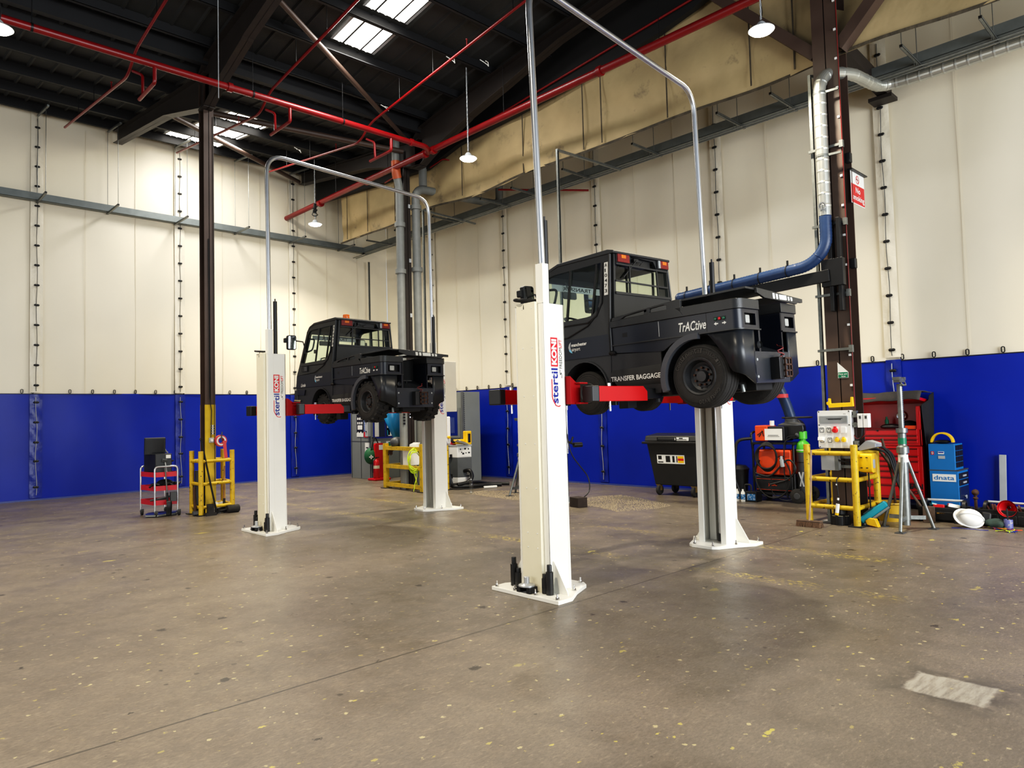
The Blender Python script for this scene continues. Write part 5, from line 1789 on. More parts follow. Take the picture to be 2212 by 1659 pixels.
# ---------------------------------------------------------------- grey cabin in the corner
cb = thing('grey_cabin', 'grey panelled cabin with dark windows in the far corner', 'cabin', (10.55, 16.6, 0))
H = 2.26
b = MB()
b.box(0.0, 0.9, 0.0, 1.05, 0, H)          # left block
b.box(0.9, 1.45, -2.85, 1.05, 0, H)       # right wing, stepped back
b.build('cabin_wall', M['cabpaint'], cb, 0.006)
b = MB()
for y in (1.0, 0.52, 0.06):
    b.box(-0.008, -0.001, y - 0.01, y + 0.01, 0.02, H)
b.box(-0.006, -0.001, 0.0, 1.05, 1.02, 1.03)
b.box(0.0, 0.9, -0.006, -0.001, 1.05, 1.06)
b.build('panel_joint', M['dgrey'], cb)
b = MB()
for k in range(2):
    b.box(0.892, 0.899, -2.85 + 0.0, -2.83, 0, H)
b.box(0.86, 0.9, -2.87, -2.80, 0, H + 0.01)
b.build('corner_post', mat('corner post grey', (86, 89, 90), 0.5), cb, 0.004)
b = MB()
for k in range(44):
    b.box(0.905, 0.915, -2.875, -2.868, 0.05 + k * 0.05, 0.075 + k * 0.05)
b.build('perforation', M['ink'], cb)
wf = MB().box(0.06, 0.84, -0.02, -0.001, 1.10, 1.95).build('window_frame', M['logoblue'], cb)
MB().box(0.09, 0.43, -0.024, -0.019, 1.14, 1.92).build('window_pane', M['darkglass'], wf)
MB().box(0.46, 0.81, -0.024, -0.019, 1.14, 1.92).build('window_pane', M['darkglass'], wf)
for x, z, w, h_, c in ((0.10, 1.15, 0.13, 0.6, 'paper'), (0.50, 1.32, 0.26, 0.34, 'paper'), (0.53, 1.16, 0.22, 0.36, 'paper'), (0.50, 1.18, 0.09, 0.20, 'teal')):
    MB().box(x, x + w, -0.028, -0.0245, z, z + h_).build('pinned_sheet', M[c], wf)
wf = MB().box(0.885, 0.899, -2.72, -2.0, 1.10, 1.86).build('window_frame', M['grey'], cb)
MB().box(0.880, 0.884, -2.62, -2.05, 1.16, 1.80).build('window_pane', mat('blue tinted pane', (22, 40, 112), 0.2), wf)
b = MB()
for k in range(9):
    b.box(0.876, 0.879, -2.50 + 0.05 * k, -2.47 + 0.05 * k, 1.22, 1.62)
b.build('blind', mat('blue slats', (60, 76, 130), 0.6), wf)


def sheet(name, label, cat, x0, x1, z0, z1, m, face_y=None, extra=None, y=16.598):
    """small board on the near face of the left cabin block; x measured from the block's corner"""
    t = thing(name, label, cat, (10.55, y, 0))
    MB().box(x0, x1, -0.012, 0.0, z0, z1).build('board', M[m], t)
    return t


# posters and switch boxes on the side of the cabin that faces left (x = const)
t = thing('pictogram_poster', 'black poster of white pictograms on the left face of the cabin', 'poster', (10.548, 17.15, 1.15))
MB().box(-0.006, 0, -0.17, 0.17, 0, 0.62).build('poster_sheet', M['ink'], t)
for r_ in range(2):
    for c in range(3):
        MB().prism(arc((-0.10 + 0.10 * c, 0.50 - 0.12 * r_), 0.036, 0, 330, 10), YZ, -0.009, -0.0065).build('pictogram', M['paper'], t)
MB().box(-0.009, -0.0065, -0.12, 0.12, 0.20, 0.32).build('white_panel', M['paper'], t)
MB().prism([(-0.17, 0.0), (0.17, 0.0), (0.17, 0.10), (0.1, 0.14), (0.04, 0.10), (-0.05, 0.15), (-0.12, 0.09), (-0.17, 0.13)], YZ, -0.0092, -0.0065).build('white_foot', M['paper'], t)
t = thing('wall_switch_box', 'pale switch box beside a blue and red notice on the cabin corner', 'switch box', (10.548, 16.62, 1.16))
MB().box(-0.10, 0, -0.01, 0.13, 0, 0.52).build('box', M['lgrey'], t, 0.01)
MB().cyl((-0.10, 0.06, 0.40), (-0.118, 0.06, 0.40), 0.018).build('knob', M['ink'], t)
MB().cyl((-0.10, 0.06, 0.14), (-0.118, 0.06, 0.14), 0.018).build('knob', M['ink'], t)
t = thing('safety_notice', 'blue and red safety notice left of the switch box on the cabin', 'notice', (10.548, 16.86, 1.14))
MB().box(-0.006, 0, -0.11, 0.09, 0, 0.56).build('notice_board', mat('notice blue', (64, 96, 168), 0.5), t)
MB().box(-0.009, -0.0065, -0.11, 0.09, 0, 0.15).build('red_band', M['signred'], t)
b = MB()
for k in range(6):
    b.box(-0.009, -0.0065, -0.09, 0.06, 0.22 + 0.05 * k, 0.235 + 0.05 * k)
b.build('text_lines', M['paper'], t)
t = thing('notice_card', 'small white card above the green first aid bag on the cabin', 'card', (10.548, 16.80, 0.72))
MB().box(-0.006, 0, -0.11, 0.11, 0, 0.27).build('card', M['paper'], t)
b = MB()
b.box(-0.009, -0.0065, -0.06, 0.06, 0.12, 0.15)
b.build('text_lines', M['ink'], t)
t = thing('notice_card', 'white card right of the green bag on the cabin front', 'card', (10.62, 16.598, 0.88))
MB().box(0, 0.22, -0.006, 0, 0, 0.14).build('card', M['paper'], t)
b = MB()
for k in range(3):
    b.box(0.03, 0.19, -0.009, -0.0065, 0.03 + 0.035 * k, 0.04 + 0.035 * k)
b.build('text_lines', M['lgrey'], t)
t = thing('exit_sign', 'green and white safety sign above the yellow rack on the cabin front', 'sign', (11.02, 16.598, 0.86))
MB().box(0, 0.30, -0.008, 0, 0, 0.15).build('sign_board', M['paper'], t)
MB().box(0.07, 0.29, -0.011, -0.0085, 0.02, 0.13).build('green_panel', M['signgreen'], t)
t = thing('first_aid_bag', 'green first aid bag with a white cross hung on the cabin corner', 'bag', (10.52, 16.52, 0.42))
b = MB()
b.ell((-0.06, 0.0, 0.22), (0.16, 0.17, 0.22), 18, 12)
b.ell((0.14, -0.04, 0.18), (0.12, 0.13, 0.22), 18, 12)
b.build('bag_body', M['bagreen'], t)
MB().tube(bend([(-0.10, -0.10, 0.38), (0.02, -0.06, 0.68), (0.08, -0.06, 0.70), (0.20, -0.14, 0.34), (0.18, -0.16, 0.05)], 0.05), 0.02, 6).build('bag_strap', M['blackcloth'], t)
b = MB()
b.obox((-0.13, -0.155, 0.20), (0.11, 0.01, 0.035), (0, 0, -0.5))
b.obox((-0.13, -0.155, 0.20), (0.035, 0.01, 0.11), (0, 0, -0.5))
b.build('white_cross', M['paper'], t)
MB().cyl((0.06, 0.08, 0.71), (0.06, -0.07, 0.70), 0.012, 8).build('hook', M['black'], t)

# extinguisher point
t = thing('fire_point', 'tall red fire point stand beside the yellow rack', 'fire point', (10.56, 16.22, 0))
b = MB()
b.box(-0.26, 0.24, -0.17, 0.2, 0, 0.06)
b.build('stand_foot', M['ext'], t, 0.02)
MB().prism(rrect(-0.06, 0.24, 0.02, 0.98, 0.05), XZ, 0.12, 0.20).build('stand_back', M['ext'], t, 0.015)
b = MB()
b.box(0.06, 0.20, 0.105, 0.1195, 0.80, 0.93)
b.build('white_label', M['paper'], t)
t = thing('fire_extinguisher', 'red fire extinguisher with a cream label on the red stand', 'fire extinguisher', (10.42, 16.17, 0.06))
MB().lathe([(0.0, 0.0), (0.075, 0.0), (0.085, 0.02), (0.085, 0.40), (0.06, 0.47), (0.03, 0.50), (0.03, 0.53), (0, 0.53)], (0, 0, 0), 'z', 24).build('cylinder', M['ext'], t)
MB().lathe([(0.0855, 0.26), (0.0855, 0.34)], (0, 0, 0), 'z', 24).build('label', mat('cream label', (226, 216, 186), 0.5), t)
b = MB()
b.box(-0.03, 0.09, -0.012, 0.012, 0.54, 0.56)
b.box(-0.02, 0.02, -0.02, 0.02, 0.50, 0.56)
b.tube(bend([(-0.02, 0, 0.53), (-0.11, -0.02, 0.48), (-0.12, -0.02, 0.15)], 0.05), 0.012, 8)
b.build('valve_and_hose', M['black'], t)

# ---------------------------------------------------------------- yellow rack before the near-black column
rk = cage('oily yellow rectangular guard rack with three rails before the near-black column', [(0.0, 0.0), (-0.12, -1.60), (0.50, -1.62), (0.62, -0.05)], 1.05, (0.94, 0.52, 0.10), (9.42, 14.2, 0), 0.05, square=True)
t = thing('reel_head', 'round dark grey hose reel head on the top rail of the yellow rack', 'reel', (9.50, 13.86, 1.02))
MB().ell((0.0, 0.0, 0.05), (0.16, 0.16, 0.13), 18, 10).build('reel_dome', M['dgrey'], t)
MB().cyl((-0.1, 0.02, -0.02), (0.9, -0.3, 0.0), 0.014, 8).build('reel_bar', M['blackmetal'], t)
t = thing('work_gloves', 'pair of brown work gloves hung over the corner of the yellow rack', 'gloves', (9.46, 14.02, 0.86))
b = MB()
b.ell((0, -0.02, 0.06), (0.06, 0.09, 0.05), 12, 8)
for k in range(4):
    b.cyl((-0.03, -0.07 + 0.04 * k, 0.05), (-0.05, -0.08 + 0.045 * k, -0.07 - 0.02 * (k % 2)), 0.016, 8)
b.build('glove', M['rust'], t)
t = thing('white_carton', 'white cardboard carton on the middle rail of the yellow rack', 'box', (9.44, 13.30, 0.565))
MB().box(-0.06, 0.20, -0.16, 0.16, 0.0, 0.34).build('carton', M['paper'], t, 0.004)
MB().prism([(0.10, 0.34), (0.20, 0.34), (0.24, 0.50), (0.12, 0.46)], XZ, -0.10, 0.14).build('carton_flap', M['paper'], t)
t = thing('lime_cable', 'coil of lime yellow cable hung on the yellow rack', 'cable', (9.27, 12.86, 0.95))
b = MB()
for k in range(6):
    a0 = 0.3 * k
    b.tube([(0.16 * sin(2 * PI * j / 24) * (1 + 0.1 * sin(k * 2)) - 0.05, -0.06 - 0.01 * k + 0.02 * sin(j + k), -0.26 + (0.28 - 0.02 * k) * cos(2 * PI * j / 24 + 0.2 * sin(k * 3))) for j in range(25)], 0.009, 6)
b.tube([(-0.1, -0.08, -0.45), (-0.04, -0.09, -0.65), (0.02, -0.08, -0.85), (0.10, -0.06, -0.93)], 0.009, 6)
b.tube([(0.02, -0.08, -0.48), (0.0, -0.09, -0.6), (-0.05, -0.08, -0.75), (-0.08, -0.06, -0.93)], 0.009, 6)
b.build('cable_coil', M['lime'], t)
t = thing('black_cabinet', 'black box and bent flue foot on the floor inside the yellow rack', 'box', (9.98, 12.95, 0))
MB().box(-0.14, 0.12, -0.12, 0.14, 0, 0.50).build('box_body', M['black'], t, 0.006)
MB().tube([(0.06, -0.18, 0.62), (0.1, -0.18, 0.45), (0.24, -0.16, 0.10)], 0.06, 10).build('flue_foot', M['dgrey'], t)
t = thing('floor_scrap', 'flattened oily scraps under the yellow rack', 'scraps', (9.68, 13.25, 0))
b = MB()
for k in range(16):
    a = random.random() * 6.3
    b.obox((random.uniform(-0.15, 0.2), random.uniform(-0.7, 0.7), 0.012), (random.uniform(0.05, 0.14), random.uniform(0.04, 0.10), 0.022), (0, 0, a))
b.build('scrap_pieces', M['under'], t)
t = thing('blue_hopper', 'bright blue tapering plastic cone pointing down behind the yellow rack', 'hopper', (9.98, 14.4, 0.85))
b = MB()
b.add([(-0.30, 0.10, 0.95), (0.02, 0.0, 0.95), (0.04, 0.4, 0.95), (-0.22, 0.5, 0.95), (0.0, 0.10, 0.10), (0.04, 0.10, 0.10), (0.04, 0.16, 0.10), (0.0, 0.16, 0.10)], [(0, 1, 5, 4), (1, 2, 6, 5), (2, 3, 7, 6), (3, 0, 4, 7)])
b.build('cone_sheet', M['bluecone'], t, solid=0.01)
t = thing('trailing_wire', 'thin black wire trailing from the top of the yellow rack to the floor', 'wire', (9.8, 14.1, 0))
MB().tube([(0.35, -0.5, 0.98), (0.3, -0.4, 0.6), (0.1, -0.1, 0.25), (-0.15, 0.3, 0.01)], 0.006, 6).build('wire_run', M['cable'], t)
t = thing('socket_board', 'white socket board with red and yellow outlets by the farther right lift post', 'socket board', (9.60, 12.62, 1.02))
MB().box(0.0, 0.44, -0.10, 0.0, 0.0, 0.62).build('board_case', M['whiteplastic'], t, 0.02)
b = MB()
b.cyl((0.36, -0.10, 0.16), (0.36, -0.16, 0.15), 0.03)
b.cyl((0.25, -0.10, 0.16), (0.25, -0.16, 0.15), 0.03)
b.build('yellow_socket', M['yplastic'], t)
MB().cyl((0.25, -0.10, 0.42), (0.25, -0.17, 0.41), 0.035).build('red_socket', M['signred'], t)

# ---------------------------------------------------------------- grey and white vacuum unit with tools on its top
v = thing('vacuum_unit', 'grey and white industrial vacuum unit right of the farther right lift post', 'vacuum', (10.62, 13.0, 0))
P6 = [(-0.16, 0.36), (-0.24, 0.14), (-0.14, -0.16), (0.20, -0.26), (0.36, 0.0), (0.24, 0.36)]
MB().prism(P6, XY, 0.03, 0.22).build('lower_tray', M['whiteplastic'], v, 0.01)
MB().prism([(x * 1.0, y * 1.0) for x, y in P6], XY, 0.22, 0.68).build('tank', mat('vacuum grey', (84, 87, 88), 0.5), v, 0.01)
MB().prism(P6, XY, 0.68, 0.94).build('head', M['whiteplastic'], v, 0.01)
b = MB()
b.prism([(x * 1.06, y * 1.06) for x, y in P6], XY, 0.94, 0.97)
b.build('lid', M['lgrey'], v, 0.006)
d = Vector((0.34, -0.10, 0)).normalized()
n = Vector((-0.2822, -0.9594, 0))


def vface(u, z, d_=0.003):
    p = Vector((-0.14, -0.16, 0)) + d * u
    q = p + n * d_
    return (q.x, q.y, z)


MB().add([vface(0.03, 0.70), vface(0.32, 0.70), vface(0.32, 0.92), vface(0.03, 0.92)], [(0, 1, 2, 3)]).build('control_panel', M['paper'], v)
b = MB()
for u, z, s in ((0.06, 0.86, 0.035), (0.17, 0.86, 0.05), (0.26, 0.86, 0.035), (0.09, 0.79, 0.03), (0.12, 0.75, 0.05), (0.20, 0.77, 0.03), (0.27, 0.77, 0.045)):
    b.add([vface(u, z, 0.005), vface(u + s, z, 0.005), vface(u + s, z + s * 0.8, 0.005), vface(u, z + s * 0.8, 0.005)], [(0, 1, 2, 3)])
b.build('dial', M['ink'], v)
text('3X', M['paper'], v, vface(0.22, 0.27, 0.004), d, (0, 0, 1), 0.11, 0.07, bold=0.02)
b = MB()
for u, z in ((-0.20, 0.66), (-0.20, 0.20)):
    b.box(-0.23, -0.19, -0.03, 0.01, z, z + 0.10)
b.build('latch', M['black'], v)
ribbed(bend([(0.02, -0.20, 0.36), (0.06, -0.36, 0.40), (0.10, -0.42, 0.22), (-0.05, -0.38, 0.10), (-0.45, -0.30, 0.07), (-0.50, -0.45, 0.055), (-0.1, -0.65, 0.05), (0.35, -0.75, 0.05), (0.55, -0.9, 0.05)], 0.12), 0.045, 0.02, 'suction_hose', M['cable'], v, Vector((0, 0, 0)), 10)
ribbed(bend([(-0.45, -0.52, 0.10), (0.0, -0.60, 0.14), (0.40, -0.55, 0.06), (0.75, -0.95, 0.05)], 0.2), 0.04, 0.02, 'suction_hose', M['cable'], v, Vector((0, 0, 0)), 10)
t = thing('cordless_drill', 'yellow cordless tool lying on the grey vacuum lid', 'drill', (10.66, 12.95, 0.97))
b = MB()
b.box(-0.18, 0.10, -0.06, 0.05, 0.02, 0.13)
b.box(0.10, 0.26, -0.12, 0.02, 0.0, 0.32)
b.build('tool_body', M['yplastic'], t, 0.02)
b = MB()
b.box(0.14, 0.22, -0.128, -0.10, 0.05, 0.26)
b.box(-0.24, -0.18, -0.03, 0.03, 0.05, 0.1)
b.build('tool_grip', M['black'], t, 0.01)
t = thing('red_grinder', 'red and black hand tool lying left on the grey vacuum lid', 'tool', (10.44, 13.05, 0.97))
b = MB()
b.obox((0, 0, 0.06), (0.28, 0.10, 0.09), (0, 0.15, -0.3))
b.obox((0.12, -0.06, 0.05), (0.10, 0.06, 0.06), (0, 0, 0.3))
b.build('tool_body', M['signred'], t, 0.02)
MB().obox((-0.02, -0.01, 0.13), (0.16, 0.07, 0.10), (0, 0.5, -0.3)).build('tool_grip', M['black'], t, 0.015)
t = thing('paper_sheets', 'crumpled white papers on the grey vacuum lid', 'papers', (10.56, 12.82, 0.97))
MB().grid(8, 8, lambda u, v: (-0.12 + 0.3 * u, -0.1 + 0.2 * v, 0.01 + 0.10 * (1 - u) + 0.02 * sin(6 * v + 3 * u))).build('sheet', M['paper'], t)
t = thing('side_cabinet', 'dark grey tool cabinet tight behind the farther right lift post', 'cabinet', (10.30, 13.15, 0))
MB().box(-0.20, 0.10, -0.10, 0.25, 0.0, 0.90).build('cabinet_body', M['dgrey'], t, 0.01)
b = MB()
b.cyl((-0.14, -0.14, 0.02), (-0.14, -0.14, 0.62), 0.03, 10)
b.cyl((-0.05, -0.14, 0.02), (-0.05, -0.14, 0.52), 0.02, 10)
b.build('hose_pipe', M['cable'], t)
t = thing('water_bottle', 'clear empty plastic bottle standing on the floor by the vacuum hose', 'bottle', (9.76, 11.52, 0))
MB().lathe([(0.0, 0.0), (0.04, 0.0), (0.045, 0.02), (0.042, 0.08), (0.045, 0.12), (0.042, 0.16), (0.045, 0.20), (0.03, 0.25), (0.016, 0.27), (0.016, 0.29)], (0, 0, 0), 'z', 18).build('bottle_shell', glass('clear plastic', (244, 247, 248), rough=0.08, alpha=0.6), t)
MB().lathe([(0.018, 0.285), (0.018, 0.305), (0, 0.305)], (0, 0, 0), 'z', 12).build('bottle_cap', M['lgrey'], t)
t = thing('plug_lead', 'white plug on a black lead lying on the floor right of the vacuum', 'plug', (10.72, 11.98, 0))
MB().cyl((-0.16, 0.05, 0.03), (0.14, -0.05, 0.03), 0.028, 10).build('plug', M['paper'], t)
MB().tube([(-0.15, 0.05, 0.03), (-0.4, 0.2, 0.015), (-0.65, 0.35, 0.012), (-0.75, 0.6, 0.012)], 0.010, 6).build('lead', M['cable'], t)

# absorbent granules: two shallow spreads
for lab, pts in (('pale absorbent granules spread round the far axle stand', [(9.75, 11.75), (10.3, 11.75), (10.75, 11.0), (10.55, 10.2), (9.9, 9.55), (9.45, 9.9), (9.55, 10.8)]),
                 ('pale absorbent granules spread beyond the dark timber block', [(9.6, 8.6), (10.2, 8.95), (10.9, 8.95), (11.25, 8.7), (10.9, 7.8), (10.45, 7.0), (9.9, 7.0), (9.3, 7.3), (9.55, 7.9)])):
    b = MB()
    cx_ = sum(p[0] for p in pts) / len(pts)
    cy_ = sum(p[1] for p in pts) / len(pts)
    for k in range(5200):
        i = random.randrange(len(pts))
        p, q = pts[i], pts[(i + 1) % len(pts)]
        u, w = random.random(), random.random()
        if u + w > 1:
            u, w = 1 - u, 1 - w
        x = cx_ + (p[0] - cx_) * u + (q[0] - cx_) * w
        y = cy_ + (p[1] - cy_) * u + (q[1] - cy_) * w
        s = random.uniform(0.004, 0.009)
        b.add([(x - s, y, 0.001), (x + s * 0.6, y - s, 0.001), (x + s * 0.5, y + s, 0.001), (x, y, 0.001 + s)], [(0, 1, 3), (1, 2, 3), (2, 0, 3)])
    tag(b.build('granules', M['gravel']), lab, 'granules', kind='stuff')


# ---------------------------------------------------------------- tall axle stands


def axle_stand(label, x, y, feet, h, rz=0.0):
    t = thing('axle_stand', label, 'axle stand', (x, y, 0), rz)
    MB().cyl((0, 0, 0.12), (0, 0, h * 0.50), 0.058, 16).build('outer_tube', M['galv'], t)
    MB().lathe([(0.075, h * 0.50), (0.075, h * 0.54), (0.05, h * 0.55), (0.05, h * 0.63), (0.07, h * 0.635), (0.07, h * 0.665)], (0, 0, 0), 'z', 16).build('collar', M['galv'], t)
    n = 46
    prof = []
    for k in range(n):
        z = h * 0.66 + (h * 0.96 - h * 0.66) * k / (n - 1)
        prof.append((0.038 if k % 2 else 0.032, z))
    MB().lathe(prof, (0, 0, 0), 'z', 14).build('threaded_spindle', M['galv'], t, sharp=1.4)
    b = MB()
    b.box(-0.11, 0.11, -0.04, 0.04, h * 0.97, h * 0.995)
    b.box(-0.12, -0.06, -0.045, 0.045, h * 0.985, h + 0.01)
    b.box(0.06, 0.12, -0.045, 0.045, h * 0.985, h + 0.01)
    b.tube([(-0.09, -0.04, h * 0.965), (-0.05, -0.06, h * 0.95), (0.05, -0.06, h * 0.95), (0.09, -0.04, h * 0.965)], 0.012, 8)
    b.build('saddle', M['galv'], t)
    MB().lathe([(0.052, h * 0.56), (0.052, h * 0.60)], (0, 0, 0), 'z', 16).build('green_label', M['signgreen'], t)
    MB().lathe([(0.0595, h * 0.44), (0.0595, h * 0.49)], (0, 0, 0), 'z', 16).build('white_label', M['paper'], t)
    for fx, fy in feet:
        MB().tube([(fx * 0.12, fy * 0.12, h * 0.47), (fx, fy, 0.015)], 0.021, 10).build('leg', M['galv'], t)
        MB().box(fx - 0.06, fx + 0.06, fy - 0.05, fy + 0.05, 0, 0.012).build('foot_pad', M['dgrey'], t)
    b = MB()
    for fx, fy in feet:
        b.bar((0, 0, 0.15), (fx * 0.72, fy * 0.72, 0.15), 0.03, 0.05)
    b.cyl((0, 0, 0.05), (0, 0, 0.13), 0.05, 12)
    b.build('base_brace', M['galv'], t)
    return t


axle_stand('tall steel axle stand before the red tool chest', 10.17, 3.22, [(-0.40, -0.05), (0.17, -0.27), (0.03, 0.29)], 1.98, 0.0)
axle_stand('tall steel axle stand half hidden left of the near white lift post', 10.22, 10.47, [(-0.36, -0.02), (0.22, -0.32), (0.14, 0.33)], 1.56)
t = thing('timber_block', 'dark stained timber block on the floor right of the near lift post', 'timber block', (9.40, 8.22, 0))
MB().obox((0, 0, 0.085), (0.20, 0.26, 0.17), (0, 0, -0.25)).build('block', mat('oily timber', (44, 34, 28), 0.85, var=0.3, scale=12), t, 0.008)
# ---------------------------------------------------------------- four-wheeled black bin
t = thing('wheeled_bin', 'big black four-wheeled waste bin with white stickers by the blue wall', 'waste bin', (11.95, 7.72, 0))
b = MB()
b.add([(-0.30, -0.44, 0.20), (0.28, -0.44, 0.20), (0.28, 0.46, 0.20), (-0.30, 0.46, 0.20), (-0.38, -0.54, 1.02), (0.36, -0.54, 1.02), (0.36, 0.58, 1.02), (-0.38, 0.58, 1.02)],
      [(3, 2, 1, 0), (0, 1, 5, 4), (1, 2, 6, 5), (2, 3, 7, 6), (3, 0, 4, 7)])
b.build('bin_body', mat('bin black', (24, 24, 24), 0.5, var=0.25, scale=4), t, 0.02)
b = MB()
b.box(-0.46, 0.38, -0.60, 0.64, 1.00, 1.045)
b.build('bin_rim', M['black'], t, 0.01)
b = MB()
b.prism([(-0.42, 1.05), (0.38, 1.05), (0.38, 1.17), (0.0, 1.20), (-0.38, 1.155)], XZ, -0.57, 0.60)
b.build('bin_lid', M['black'], t, 0.015)
b = MB()
b.prism([(-0.14, 1.065), (0.30, 1.065), (0.30, 1.13), (-0.14, 1.13)], YZ, -0.428, -0.42, holes=[[(-0.12, 1.075), (0.28, 1.075), (0.28, 1.12), (-0.12, 1.12)]])
b.build('lid_grip', M['blackmetal'], t)
MB().box(-0.425, -0.41, -0.40, -0.10, 1.065, 1.13).build('lid_label', M['paper'], t)
b = MB()
b.box(-0.428, -0.4255, -0.36, -0.13, 1.08, 1.09)
b.box(-0.428, -0.4255, -0.28, -0.2, 1.10, 1.12)
b.build('label_print', M['ink'], t)
fx_ = lambda z: -0.30 - 0.08 * (z - 0.2) / 0.82 - 0.004


def bface(y0, y1, z0, z1, e=0.0):
    return [(fx_(z0) - e, y0, z0), (fx_(z0) - e, y1, z0), (fx_(z1) - e, y1, z1), (fx_(z1) - e, y0, z1)]


st = MB().add(bface(-0.26, 0.36, 0.62, 0.79), [(0, 1, 2, 3)]).build('recycling_sticker', M['paper'], t)
b = MB()
for q in ((0.25, 0.33, 0.70, 0.77), (0.06, 0.16, 0.65, 0.77), (-0.04, 0.01, 0.65, 0.77), (0.22, 0.34, 0.64, 0.66), (-0.1, -0.08, 0.65, 0.77)):
    b.add(bface(*q, 0.002), [(0, 1, 2, 3)])
b.build('sticker_print', M['ink'], st)
MB().add(bface(-0.24, -0.11, 0.64, 0.77, 0.002), [(0, 1, 2, 3)]).build('yellow_patch', M['yplastic'], st)
MB().add(bface(-0.24, -0.11, 0.685, 0.725, 0.004), [(0, 1, 2, 3)]).build('red_patch', M['signred'], st)
for x, y in ((-0.24, 0.40), (-0.24, -0.38), (0.24, 0.36), (0.24, -0.38)):
    w = MB().lathe([(0.0, -0.03), (0.09, -0.03), (0.10, -0.015), (0.10, 0.015), (0.09, 0.03), (0.0, 0.03)], (x, y, 0.10), 'y', 24).build('bin_caster', M['rubber'], t)
    b = MB()
    b.box(x - 0.03, x + 0.03, y - 0.045, y - 0.037, 0.09, 0.20)
    b.box(x - 0.03, x + 0.03, y + 0.037, y + 0.045, 0.09, 0.20)
    b.box(x - 0.05, x + 0.05, y - 0.05, y + 0.05, 0.19, 0.21)
    b.build('caster_fork', mat('zinc fork', (150, 122, 70), 0.45, 0.5), w)
t = thing('dustbin', 'small black dustbin against the blue wall behind the right lift post', 'dustbin', (12.05, 6.62, 0))
MB().lathe([(0.0, 0.0), (0.15, 0.0), (0.19, 0.52), (0.20, 0.52), (0.20, 0.54), (0.14, 0.60), (0, 0.62)], (0, 0, 0), 'z', 20).build('bin_shell', M['black'], t)
for k, (x, y, lab) in enumerate(((11.62, 6.42, 'small oil bottle nearest the right lift post on the floor'), (11.60, 6.30, 'small oil bottle beside its twin, nearer the welder'))):
    t = thing('oil_bottle', lab, 'bottle', (x, y, 0), group='oil bottles on the floor')
    MB().lathe([(0.0, 0.0), (0.035, 0.0), (0.038, 0.02), (0.036, 0.16), (0.016, 0.19), (0.016, 0.215), (0, 0.215)], (0, 0, 0), 'z', 14).build('bottle_body', M['paper'], t)
    MB().lathe([(0.039, 0.04), (0.039, 0.13)], (0, 0, 0), 'z', 14).build('blue_label', mat('label blue', (40, 112, 168), 0.4, wear=(230, 230, 230), wscale=30, wthr=0.55), t)
t = thing('carton_of_cans', 'small dark carton with a handle beside the oil bottles', 'carton', (11.72, 6.18, 0))
MB().box(-0.1, 0.1, -0.12, 0.12, 0, 0.18).build('carton', M['blackmetal'], t, 0.006)
b = MB()
b.tube(bend([(-0.08, 0.10, 0.18), (-0.08, 0.10, 0.30), (-0.08, -0.02, 0.30), (-0.08, -0.02, 0.18)], 0.04), 0.016, 8)
b.build('carry_handle', M['black'], t)
MB().box(-0.104, -0.1005, -0.10, 0.05, 0.03, 0.14).build('printed_side', MATS['label blue'], t)

# ---------------------------------------------------------------- welder on its trolley
w = thing('welding_set', 'orange and black welding set on a wheeled trolley by the blue wall', 'welder', (12.05, 5.85, 0))
b = MB()
b.box(-0.15, 0.35, -0.32, 0.36, 0.17, 0.44)
b.build('power_source_base', M['black'], w, 0.02)
MB().box(-0.16, 0.33, -0.30, 0.34, 0.46, 0.90).build('orange_case', M['orange'], w, 0.03)
b = MB()
b.box(-0.166, -0.158, -0.29, -0.06, 0.78, 0.86)
b.box(-0.166, -0.158, -0.2, -0.1, 0.5, 0.8)
b.build('case_marking', mat('dark orange', (176, 52, 14), 0.5), w)
b = MB()
b.box(-0.154, -0.150, -0.30, 0.34, 0.385, 0.392)
b.box(-0.154, -0.150, -0.30, 0.34, 0.20, 0.205)
b.build('orange_line', M['orange'], w)
text('JASIC', M['orange'], w, (-0.153, 0.12, 0.26), (0, -1, 0), (0, 0, 1), 0.16, 0.06, bold=0.02)
b = MB()
for y in (-0.34, 0.40):
    b.tube(bend([(-0.12, y, 0.17), (-0.12, y, 1.00), (0.30, y, 1.02), (0.30, y, 0.17)], 0.06), 0.02, 10)
b.tube(bend([(-0.12, 0.40, 0.9), (-0.14, 0.42, 1.18), (-0.05, 0.40, 1.22)], 0.05), 0.022, 10)
b.box(-0.16, 0.34, -0.36, 0.42, 0.995, 1.03)
b.box(-0.18, 0.36, -0.50, 0.42, 0.12, 0.16)
b.build('trolley_frame', M['blackmetal'], w)
fd = MB().box(-0.14, 0.22, -0.20, 0.10, 1.05, 1.31).build('wire_feeder', M['black'], w, 0.02)
MB().box(-0.146, 0.20, 0.10, 0.34, 1.05, 1.33).build('orange_end', M['orange'], fd, 0.02)
MB().box(-0.152, -0.147, -0.17, 0.15, 1.07, 1.27).build('white_notice', M['paper'], fd)
b = MB()
b.box(-0.1535, -0.152, -0.10, 0.09, 1.15, 1.158)
b.box(-0.1535, -0.152, -0.12, 0.10, 1.13, 1.137)
b.build('notice_text', M['ink'], fd)
b = MB()
b.bar((-0.149, 0.29, 1.16), (-0.149, 0.18, 1.23), 0.012, 0.012)
b.bar((-0.149, 0.26, 1.13), (-0.149, 0.22, 1.18), 0.012, 0.012)
b.bar((-0.149, 0.17, 1.14), (-0.149, 0.20, 1.24), 0.012, 0.012)
b.build('orange_logo', M['ink'], fd)
MB().cyl((0.0, 0.08, 1.32), (0.0, 0.08, 1.41), 0.04).build('white_cap', M['paper'], fd)
